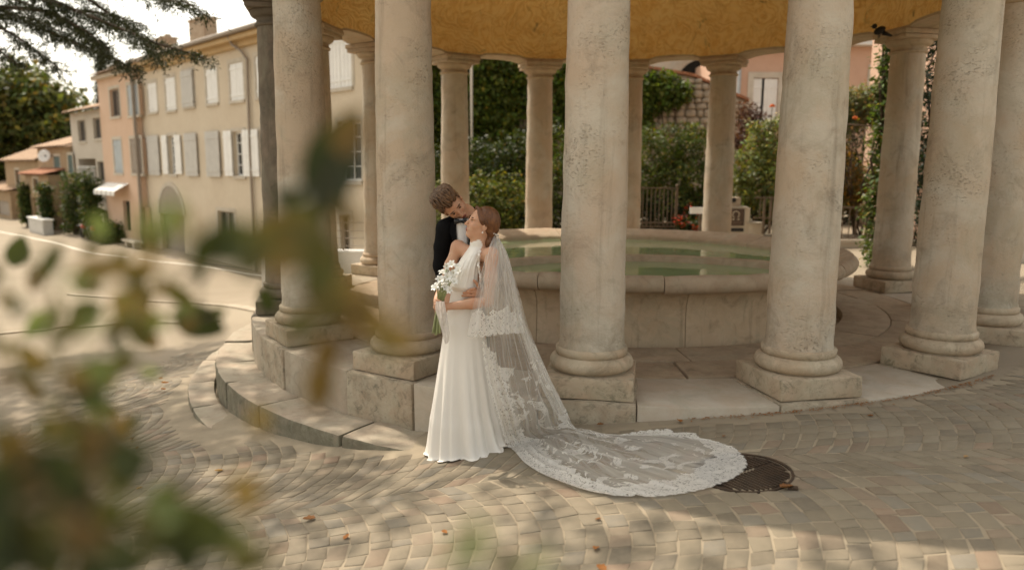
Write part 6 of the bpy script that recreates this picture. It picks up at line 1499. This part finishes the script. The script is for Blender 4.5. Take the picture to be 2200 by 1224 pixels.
# ------------------------------------------------------------------ veil
def m_veil():
    t = NT('tulle and lace'); a = t.n('ShaderNodeVertexColor', layer_name='col'); sp = t.n('ShaderNodeSeparateColor'); t.l(a.outputs[0], sp.inputs[0]); edge, frm, hem = sp.outputs
    uvn = t.n('ShaderNodeUVMap'); uv = uvn.outputs[0]
    # lace pattern: petals and tendrils from cell edges and noise, dense near the border
    v1 = t.vor(uv, 26, 'DISTANCE_TO_EDGE'); n1 = t.noise(uv, 34, 5, .7, 1.5); n2 = t.noise(uv, 9, 3, .6, .8); fl = t.vor(uv, 11, 'F1')
    web = t.math('ADD', t.math('LESS_THAN', v1, .065), t.math('GREATER_THAN', n1, .455), True)
    fil = t.math('GREATER_THAN', t.math('SUBTRACT', .52, fl), t.math('MULTIPLY', n2, .52))
    pat = t.math('MAXIMUM', t.math('MULTIPLY', web, .88), t.math('MULTIPLY', fil, .95))
    # border band: edge runs 1 at the rim to 0 inside; irregular inner outline
    band = t.math('GREATER_THAN', t.math('ADD', edge, t.math('MULTIPLY', t.math('SUBTRACT', n2, .5), .75)), t.math('SUBTRACT', .50, t.math('MULTIPLY', frm, .12)))
    spr = t.math('MULTIPLY', t.math('GREATER_THAN', t.noise(uv, 5.2, 3, .65, 1.2), .565), t.math('GREATER_THAN', n1, .43)); spr = t.math('MULTIPLY', spr, t.math('GREATER_THAN', frm, .05))
    lace = t.math('MAXIMUM', t.math('MULTIPLY', band, pat), t.math('MULTIPLY', spr, .8))
    lw = t.n('ShaderNodeLayerWeight'); lw.inputs[0].default_value = .35
    tul = t.math('ADD', t.math('MULTIPLY', t.ramp(t.noise(t.coord_uv((16, 1.1, 1)), 1.0, 4, .6, .4), .38, .68), .30), t.math('ADD', .12, t.math('MULTIPLY', lw.outputs['Facing'], .32)))
    al = t.math('MAXIMUM', tul, lace, True); al = t.math('MULTIPLY', al, hem)
    d = t.n('ShaderNodeBsdfDiffuse'); d.inputs[0].default_value = (.86, .84, .80, 1); tr = t.n('ShaderNodeBsdfTranslucent'); tr.inputs[0].default_value = (.80, .78, .74, 1); m1 = t.n('ShaderNodeMixShader'); m1.inputs[0].default_value = .42; tp = t.n('ShaderNodeBsdfTransparent'); m2 = t.n('ShaderNodeMixShader')
    t.l(d.outputs[0], m1.inputs[1]); t.l(tr.outputs[0], m1.inputs[2]); t.l(al, m2.inputs[0]); t.l(tp.outputs[0], m2.inputs[1]); t.l(m1.outputs[0], m2.inputs[2]); t.l(m2.outputs[0], t.out.inputs[0]); return t.m
M_VEIL = m_veil()
def cat(P, n):
    """Catmull-Rom through points, n samples by chord length"""
    P = np.asarray(P, float); d = np.concatenate([[0], np.cumsum(np.linalg.norm(np.diff(P, axis=0), axis=1))]); u = np.linspace(0, d[-1], n); o = np.zeros((n, P.shape[1]))
    Q = np.concatenate([[2 * P[0] - P[1]], P, [2 * P[-1] - P[-2]]])
    for i, x in enumerate(u):
        k = min(len(P) - 2, np.searchsorted(d, x, side='right') - 1); f = (x - d[k]) / (d[k + 1] - d[k] + 1e-9); a, b_, c, e = Q[k:k + 4]
        o[i] = .5 * (2 * b_ + (c - a) * f + (2 * a - 5 * b_ + 4 * c - e) * f * f + (3 * b_ - a - 3 * c + e) * f ** 3)
    return o
def sheet(name, curves, nu, nv, parent, pleat, npl, lace_w, lace_sides, seed, ground_from=None, scal=.055):
    """curves: control lines (head -> hem), interpolated across; pleats in depth"""
    A = np.array([cat(c, nv) for c in curves]); U = np.array([cat(A[:, j], nu) for j in range(nv)])          # nv, nu, 3
    g = np.random.default_rng(seed); uu = np.linspace(0, 1, nu); vv = np.linspace(0, 1, nv)
    # pleat displacement along the surface normal
    du = np.gradient(U, axis=1); dv = np.gradient(U, axis=0); N = np.cross(du, dv); N /= np.linalg.norm(N, axis=2, keepdims=True) + 1e-9
    if N[nv // 4, nu // 2, 1] > 0: N = -N
    ph = g.uniform(0, 6.28, 4); w = np.sin(2 * pi * npl * uu[None] + ph[0] + .6 * np.sin(vv[:, None] * 3)) * .6 + np.sin(2 * pi * npl * 1.7 * uu[None] + ph[1] + vv[:, None]) * .4
    hang = np.clip(vv / .18, 0, 1)[:, None]; amp = pleat * hang
    if ground_from is not None:
        low = U[..., 2] - gz(U[..., 0], U[..., 1]); on = np.clip(1 - low / .10, 0, 1); amp = amp * (1 - on)
        U = U + N * (w * amp)[..., None]
        gg = gz(U[..., 0], U[..., 1]); wr = .008 + .034 * np.clip(w * .6 + .4 * np.sin(9 * vv[:, None] + 5 * uu[None]) + .3 * vnoise(U.reshape(-1, 3), 6, seed).reshape(nv, nu), 0, 1) ** 1.5
        U[..., 2] = np.where(U[..., 2] < gg + .05, np.maximum(U[..., 2], gg + wr * np.clip(on, 0, 1) + .006), U[..., 2]); U[..., 2] = np.maximum(U[..., 2], gg + .006)
    else: U = U + N * (w * amp)[..., None]
    # distances (m) from each side of the cloth
    lu = np.concatenate([np.zeros((nv, 1)), np.cumsum(np.linalg.norm(np.diff(U, axis=1), axis=2), 1)], 1); lv = np.concatenate([np.zeros((1, nu)), np.cumsum(np.linalg.norm(np.diff(U, axis=0), axis=2), 0)], 0)
    dl, dr, db = lu, lu[:, -1:] - lu, lv[-1:] - lv; big = np.full_like(dl, 9.0); E = np.minimum(np.minimum(dl if 'l' in lace_sides else big, dr if 'r' in lace_sides else big), db if 'b' in lace_sides else big)
    along = np.where((db < dl) & (db < dr), lu, lv); sc_w = scal * .33 * np.abs(np.sin(pi * along / scal)) ** .6
    edge = np.clip(1 - E / (2 * lace_w), 0, 1); hem = (E > (.018 - sc_w)).astype(float)
    c = np.ones((nv * nu, 4)); c[:, 0] = (edge * (np.clip((vv[:, None] - .215) * 9, 0, 1) if ground_from is not None else 1)).ravel(); c[:, 1] = np.clip((vv[:, None] - .30) * 4, 0, 1).repeat(nu, 1).ravel() if ground_from is not None else 0; c[:, 2] = hem.ravel()
    ii = np.arange(nv * nu).reshape(nv, nu); F = np.stack([ii[:-1, :-1], ii[:-1, 1:], ii[1:, 1:], ii[1:, :-1]], -1).reshape(-1, 4)
    me = fastmesh(name, U.reshape(-1, 3) - base_of(parent), F, M_VEIL, True, 4, c)
    uvl = me.uv_layers.new(name='UVMap'); li = np.zeros(len(me.loops), np.int32); me.loops.foreach_get('vertex_index', li); uvc = np.stack([(lu + seed).ravel(), lv.ravel()], 1)[li]; uvl.data.foreach_set('uv', uvc.astype(np.float32).ravel())
    return put(name, me, parent)
def veil():
    J = at; ap = lambda k: J(1066 + k * 4, 505 + abs(k), 5.18 + .02 * k)
    # short upper tier with the lace hem at hip level
    c1 = [[ap(-1), J(1046, 540, 5.06), J(1032, 590, 4.985), J(1018, 650, 4.955), J(1003, 724, 4.945)],
          [ap(-.5), J(1056, 540, 5.03), J(1048, 590, 4.955), J(1042, 650, 4.925), J(1036, 725, 4.905)],
          [ap(0), J(1068, 545, 5.03), J(1068, 595, 4.96), J(1070, 650, 4.94), J(1072, 720, 4.925)],
          [ap(.5), J(1082, 550, 5.07), J(1091, 600, 5.03), J(1097, 650, 5.01), J(1104, 718, 5.0)],
          [ap(1), J(1091, 556, 5.18), J(1103, 605, 5.18), J(1113, 655, 5.18), J(1126, 716, 5.17)],
          [ap(.6), J(1086, 556, 5.27), J(1096, 610, 5.31), J(1104, 660, 5.33), J(1112, 716, 5.34)],
          [ap(0), J(1064, 556, 5.33), J(1062, 610, 5.39), J(1058, 660, 5.42), J(1056, 716, 5.44)]]
    sheet('veil', c1, 130, 110, BR, .013, 9, .165, 'blr'.replace('lr', ''), 1, None, .05)
    # long lower tier running down and away over the paving
    G = lambda x, y, dz=.008: ong(x, y, dz)
    A_ = lambda k: J(1066 + k * 3, 507 + abs(k), 5.19 + .02 * k)
    c2 = [[A_(-1), J(1040, 600, 5.02), J(1036, 700, 4.98), J(1044, 790, 4.955), J(1066, 880, 4.93), G(1092, 962), G(1130, 1000), G(1190, 1034), G(1250, 1055), G(1310, 1066)],
          [A_(-.7), J(1050, 600, 5.0), J(1054, 700, 4.95), J(1066, 790, 4.925), J(1090, 880, 4.92), G(1122, 955), G(1170, 990), G(1250, 1022), G(1330, 1048), G(1410, 1068)],
          [A_(-.3), J(1064, 600, 5.0), J(1078, 700, 4.95), J(1094, 790, 4.94), J(1120, 880, 4.95), G(1155, 945), G(1220, 975), G(1320, 1000), G(1420, 1030), G(1500, 1055)],
          [A_(0), J(1080, 600, 5.04), J(1100, 700, 5.01), J(1124, 790, 5.01), J(1152, 880, 5.04), G(1185, 938), G(1270, 958), G(1390, 980), G(1490, 1010), G(1565, 1034)],
          [A_(.4), J(1092, 600, 5.10), J(1117, 700, 5.09), J(1150, 790, 5.10), J(1182, 870, 5.13), G(1212, 932), G(1300, 948), G(1430, 963), G(1530, 985), G(1602, 1008)],
          [A_(.8), J(1100, 600, 5.18), J(1126, 700, 5.19), J(1163, 790, 5.21), J(1200, 865, 5.23), G(1232, 928), G(1320, 941), G(1430, 950), G(1530, 962), G(1600, 985)],
          [A_(1), J(1103, 600, 5.24), J(1130, 700, 5.27), J(1168, 790, 5.30), J(1208, 870, 5.32), G(1245, 930), G(1310, 938), G(1390, 938), G(1470, 940), G(1560, 956)],
          [A_(.7), J(1092, 600, 5.30), J(1112, 700, 5.35), J(1142, 790, 5.40), J(1182, 870, 5.42), G(1225, 922), G(1280, 932), G(1330, 936), G(1380, 931), G(1440, 931)]]
    sheet('train', c2, 190, 260, BR, .016, 11, .20, 'lrb', 2, True, .06)
    b = MB(); p = J(1066, 504, 5.17)
    for k in range(9): q = p + np.array([.004 * (k - 4), -.006 + .01 * math.sin(k), .006 * (4 - k) * .3]); b.sphere(q, (.006, .006, .006), 7, 5)
    b.out('hair_comb', m_plain('silver comb', (.7, .68, .62, 1), .3, .05, 20, 0, .8), BR, True)
veil()
# ------------------------------------------------------------------ fallen leaves
def leaf_shape(n=6, fold=.18, curl=.2, lobed=0):
    V = []; F = []
    for i in range(n + 1):
        f = i / n; wd = .30 * math.sin(pi * min(1, f * .93 + .03)) ** .8 * (1.25 - .55 * f) * (1 + lobed * (i % 2)); z = curl * (f - .5) ** 2
        if i in (0, n): wd = .01
        V += [(f - .5, -wd, z + fold * wd * 2), (f - .5, 0, z), (f - .5, wd, z + fold * wd * 2)]
    for i in range(n):
        for j in range(2): F.append((i * 3 + j, (i + 1) * 3 + j, (i + 1) * 3 + j + 1, i * 3 + j + 1))
    return V, F
DRY = [m_leaf('dry leaf %d' % i, c, .15, .8, False) for i, c in enumerate(((.30, .13, .045, 1), (.22, .105, .045, 1), (.38, .24, .12, 1)))]
DME = []
for i in range(3): V, F = leaf_shape(6, .35, .5, .35); DME.append(mesh_of('fallen_leaf', V, F, DRY[i], True))
spots = [(355, 822, 1.3, 0, 'cluster leaf caught against the far left kerb step'), (350, 836, 1.1, 0, 'rusty leaf beside the far left kerb step'), (345, 812, 1.0, 1, 'dry leaf tip at the far left kerb step'), (284, 943, 1.0, 1, 'brown leaf lying alone on the left paving'), (295, 962, .6, 1, 'tiny brown leaf near the lone leaf on the left paving'), (470, 1011, .9, 2, 'pale curled leaf on sunlit paving left of the bride'), (664, 1115, 1.1, 1, 'curled brown leaf on the paving well below and left of the gown'), (745, 1153, .7, 0, 'small rust leaf on the paving below the bride'), (793, 880, 1.2, 0, 'orange brown leaf stuck against the pedestal left of the bride'), (800, 888, .8, 1, 'brown leaf on the ledge beside the pedestal'), (832, 902, .6, 1, 'small dry leaf on the ledge next to the gown'), (955, 1143, .6, 0, 'reddish leaf scrap under the bride in the foreground'), (1290, 912, .7, 1, 'brown twiggy leaf at the foot of the threshold slab'), (1460, 905, .9, 0, 'orange leaf at the threshold slab foot'), (1690, 1047, 1.2, 1, 'dry leaf curled on the rim of the manhole cover'), (2075, 981, .5, 2, 'pale dry leaf on the paving far right'), (1555, 937, .5, 1, 'tiny dark leaf behind the end of the veil'), (1870, 893, .6, 1, 'small brown leaf on the paving right of the plinth'), (1285, 1115, .5, 1, 'small brown leaf below the lace train'), (1280, 1178, .7, 0, 'rust leaf on the paving at the bottom centre'), (1770, 868, .7, 0, 'thin twig like leaf at the foot of the right plinth'), (2050, 833, .9, 1, 'dry stalk leaf on the paving by the right column'), (300, 1048, .7, 2, 'pale leaf on the left foreground paving'), (220, 992, .8, 1, 'brown leaf at the edge of the sunlit paving patch'), (1292, 1220, .8, 0, 'orange leaf at the very bottom edge')]
for i, (x, y, s, k, lab) in enumerate(spots):
    p = ong(x, y, .010); 
    if (x, y) in ((793, 880), (800, 888), (832, 902)): p = atz(x, y, -.215)
    if y in (822, 836, 812): p = ong(x, y, .03)
    o = put('fallen_leaf', DME[k], None, p); o.scale = (.072 * s, .072 * s, .06 * s); o.rotation_euler = (R_.uniform(-.25, .25), R_.uniform(-.25, .25), R_.uniform(0, 6.28)); tag(o, lab, 'fallen leaf', 'fallen leaves on the paving')
# leaf dust gathered along the foot of the slabs
g = np.random.default_rng(44); n = 420; a = g.uniform(-.02, .62, n); r = RR + .41 + np.abs(g.normal(0, .035, n)); P = np.stack([C0[0] + r * np.sin(a), C0[1] - r * np.cos(a)], 1); z = gz(P[:, 0], P[:, 1]) + .006
T = g.uniform(0, 6.28, n); L = g.uniform(.005, .016, n); dx, dy = np.cos(T) * L, np.sin(T) * L; V = np.stack([np.stack([P[:, 0] - dx, P[:, 1] - dy, z], 1), np.stack([P[:, 0] + dy * .4, P[:, 1] - dx * .4, z + .004], 1), np.stack([P[:, 0] + dx, P[:, 1] + dy, z + .002], 1), np.stack([P[:, 0] - dy * .4, P[:, 1] + dx * .4, z + .004], 1)], 1).reshape(-1, 3)
o = put('leaf_litter', fastmesh('leaf_litter', V, np.arange(n * 4).reshape(-1, 4), DRY[0])); tag(o, kind='stuff')

# ------------------------------------------------------------------ leaves close to the lens (thrown out of focus)
def near_branch():
    FM = {k: m_leaf('near leaf ' + k, c, .25, .5, False) for k, c in (('g', (.050, .062, .020, 1)), ('d', (.028, .036, .013, 1)), ('o', (.20, .135, .045, 1)), ('b', (.11, .072, .028, 1)), ('l', (.15, .19, .075, 1)), ('v', (.085, .080, .028, 1)))}
    V, F = leaf_shape(8, .22, .25); ME = {k: mesh_of('leaf', V, F, m, True) for k, m in FM.items()}; g = random.Random(31)
    def leaf(t, x, y, L, d, k, ang=None):
        """centre px, length px, distance, kind, direction of the tip in the picture"""
        p = at(x, y, d); s = L / FPX * d * .98; a = math.radians(ang if ang is not None else g.uniform(0, 360)); tip = Vector(RT) * math.cos(a) + Vector(UP) * math.sin(a) + Vector(FW) * g.uniform(-.35, .35); tip.normalize()
        n = -Vector(FW) + Vector((g.uniform(-.6, .6), 0, g.uniform(-.2, .7))); n -= tip * n.dot(tip); n.normalize(); sd = n.cross(tip)
        o = put('leaf', ME[k], t, p - base_of(t)); o.rotation_euler = Matrix((tip, sd, n)).transposed().to_euler(); o.scale = (s, s * g.uniform(.85, 1.2), s); return p
    t = thing('leafy_branch', 'out of focus branch of green and ochre leaves crossing the left foreground', 'branch', at(100, 1300, .62))
    B = lambda *L: [at(x, y, d) for x, y, d in L]
    tw = MB()
    for pts, r in ((B((60, 1300, .62), (120, 1000, .64), (200, 760, .66), (330, 640, .70), (450, 560, .68), (560, 520, .64), (650, 470, .62), (720, 360, .60)), .0022), (B((600, 510, .63), (680, 600, .62), (740, 680, .61), (830, 730, .60)), .0014), (B((150, 900, .65), (110, 700, .70), (60, 560, .85)), .0018), (B((300, 660, .70), (420, 690, .9), (470, 670, .95)), .0010), (B((90, 1150, .6), (250, 1130, .55), (420, 1120, .5)), .0016), (B((720, 650, .62), (700, 760, .6), (690, 830, .6)), .0011)):
        tw.tube(pts, [r * (1 - .6 * i / len(pts)) for i in range(len(pts))], 6)
    tw.out('twig', M_TWIG, t, True)
    main = [(738, 345, 250, .68, 'd', 60), (722, 400, 170, .66, 'd', -70), (640, 445, 130, .66, 'd', 150), (755, 290, 110, .6, 'b', 75), (640, 430, 95, .66, 'd', 200), (600, 525, 190, .60, 'b', 190), (560, 560, 120, .56, 'v', 30), (500, 525, 190, .55, 'g', 175), (440, 535, 110, .55, 'd', 240), (690, 560, 140, .56, 'v', 100), (725, 640, 190, .57, 'v', -50), (790, 680, 150, .56, 'o', -30), (850, 735, 110, .55, 'o', -20), (700, 760, 120, .55, 'b', 250), (690, 830, 130, .60, 'b', 260), (655, 700, 110, .52, 'v', 10), (575, 640, 70, .95, 'd', 100), (430, 690, 120, 1.0, 'd', -25), (400, 650, 70, .95, 'b', 110), (462, 672, 70, 1.0, 'g', 20), (305, 700, 110, .85, 'v', -80), (280, 660, 100, .8, 'o', 150), (375, 470, 95, .52, 'l', 80), (320, 480, 80, .5, 'l', 40), (215, 590, 120, .6, 'o', 10), (290, 585, 100, .62, 'o', 170), (330, 565, 80, .6, 'o', 60), (432, 592, 50, .75, 'd', -90), (245, 570, 70, .7, 'v', 30), (560, 900, 70, .55, 'o', -80), (530, 1060, 110, .45, 'o', -70), (395, 1120, 210, .48, 'g', 10), (345, 1095, 110, .47, 'l', 160), (400, 1180, 150, .48, 'd', -70), (545, 1195, 150, .42, 'v', 10), (470, 1150, 110, .46, 'g', 60), (40, 540, 75, 1.3, 'g', 80), (120, 560, 90, .8, 'v', 80), (750, 470, 90, .5, 'b', 120), (660, 480, 120, .54, 'v', -20)]
    for a in main: leaf(t, *a)
    cl = [(x, y) for x in (10, 60, 115, 170, 225) for y in (600, 670, 740, 820, 900)] + [(x, y) for x in (0, 70, 140, 210, 260) for y in (990, 1070, 1150, 1210)]
    for i, (x, y) in enumerate(cl):
        if (y < 960 and i % 2) or (x > 200 and i % 3): continue
        if x < 40 and 620 < y < 700: continue
        leaf(t, x + g.uniform(-30, 30), y + g.uniform(-30, 30), g.uniform(50, 90), g.uniform(.38, .62), g.choice('gvdvbobg') if y < 950 else g.choice('ddgdbv'))
    for a in ((200, 830, 130, .62, 'd', -60), (225, 960, 150, .60, 'd', -70), (255, 1020, 110, .58, 'v', -60), (195, 700, 95, .55, 'l', 20), (220, 800, 90, .56, 'l', -40), (290, 610, 70, .6, 'd', -80), (160, 930, 100, .6, 'g', -80), (110, 1010, 150, .5, 'g', 20), (50, 1085, 160, .48, 'd', 60), (185, 1120, 150, .48, 'v', -10), (110, 1185, 170, .46, 'd', 40), (245, 1180, 130, .46, 'g', 0), (20, 1180, 150, .46, 'd', 100), (30, 960, 120, .55, 'b', 70)): leaf(t, *a)
    for i in range(26): leaf(t, g.uniform(190, 440), g.uniform(450, 720), g.uniform(40, 75), g.uniform(.45, .95), g.choice('vovblo'))
    for i in range(34): leaf(t, g.uniform(-30, 290), g.uniform(960, 1230), g.uniform(95, 150), g.uniform(.42, .56), g.choice('ddgdvb'))
    for i in range(12): leaf(t, g.uniform(240, 520), g.uniform(1040, 1220), g.uniform(45, 85), g.uniform(.42, .6), g.choice('vgovl'))
    for i in range(46): leaf(t, g.uniform(-10, 260) if i % 3 else g.uniform(180, 330), g.uniform(560, 960), g.uniform(45, 85), g.uniform(.45, .95), g.choice('vgbovvlo'))
    for i in range(16): f_ = g.random(); leaf(t, 560 + 260 * f_ + g.uniform(-50, 50), 500 + 230 * f_ + g.uniform(-40, 50), g.uniform(60, 100), g.uniform(.40, .58), g.choice('vbovgv'))
    t = thing('leafy_sprig', 'small blurred light green sprig at the bottom centre foreground', 'branch', at(1080, 1290, .42)); b = MB(); b.tube(B((1090, 1300, .42), (1060, 1240, .41), (1025, 1170, .40)), [.0012, .001, .0006], 6); b.out('twig', M_TWIG, t, True)
    for a in ((1022, 1160, 120, .38, 'l', 80), (985, 1190, 90, .38, 'l', 200), (1150, 1215, 100, .38, 'l', 30), (1095, 1222, 90, .38, 'v', 10)): leaf(t, *a)
near_branch()
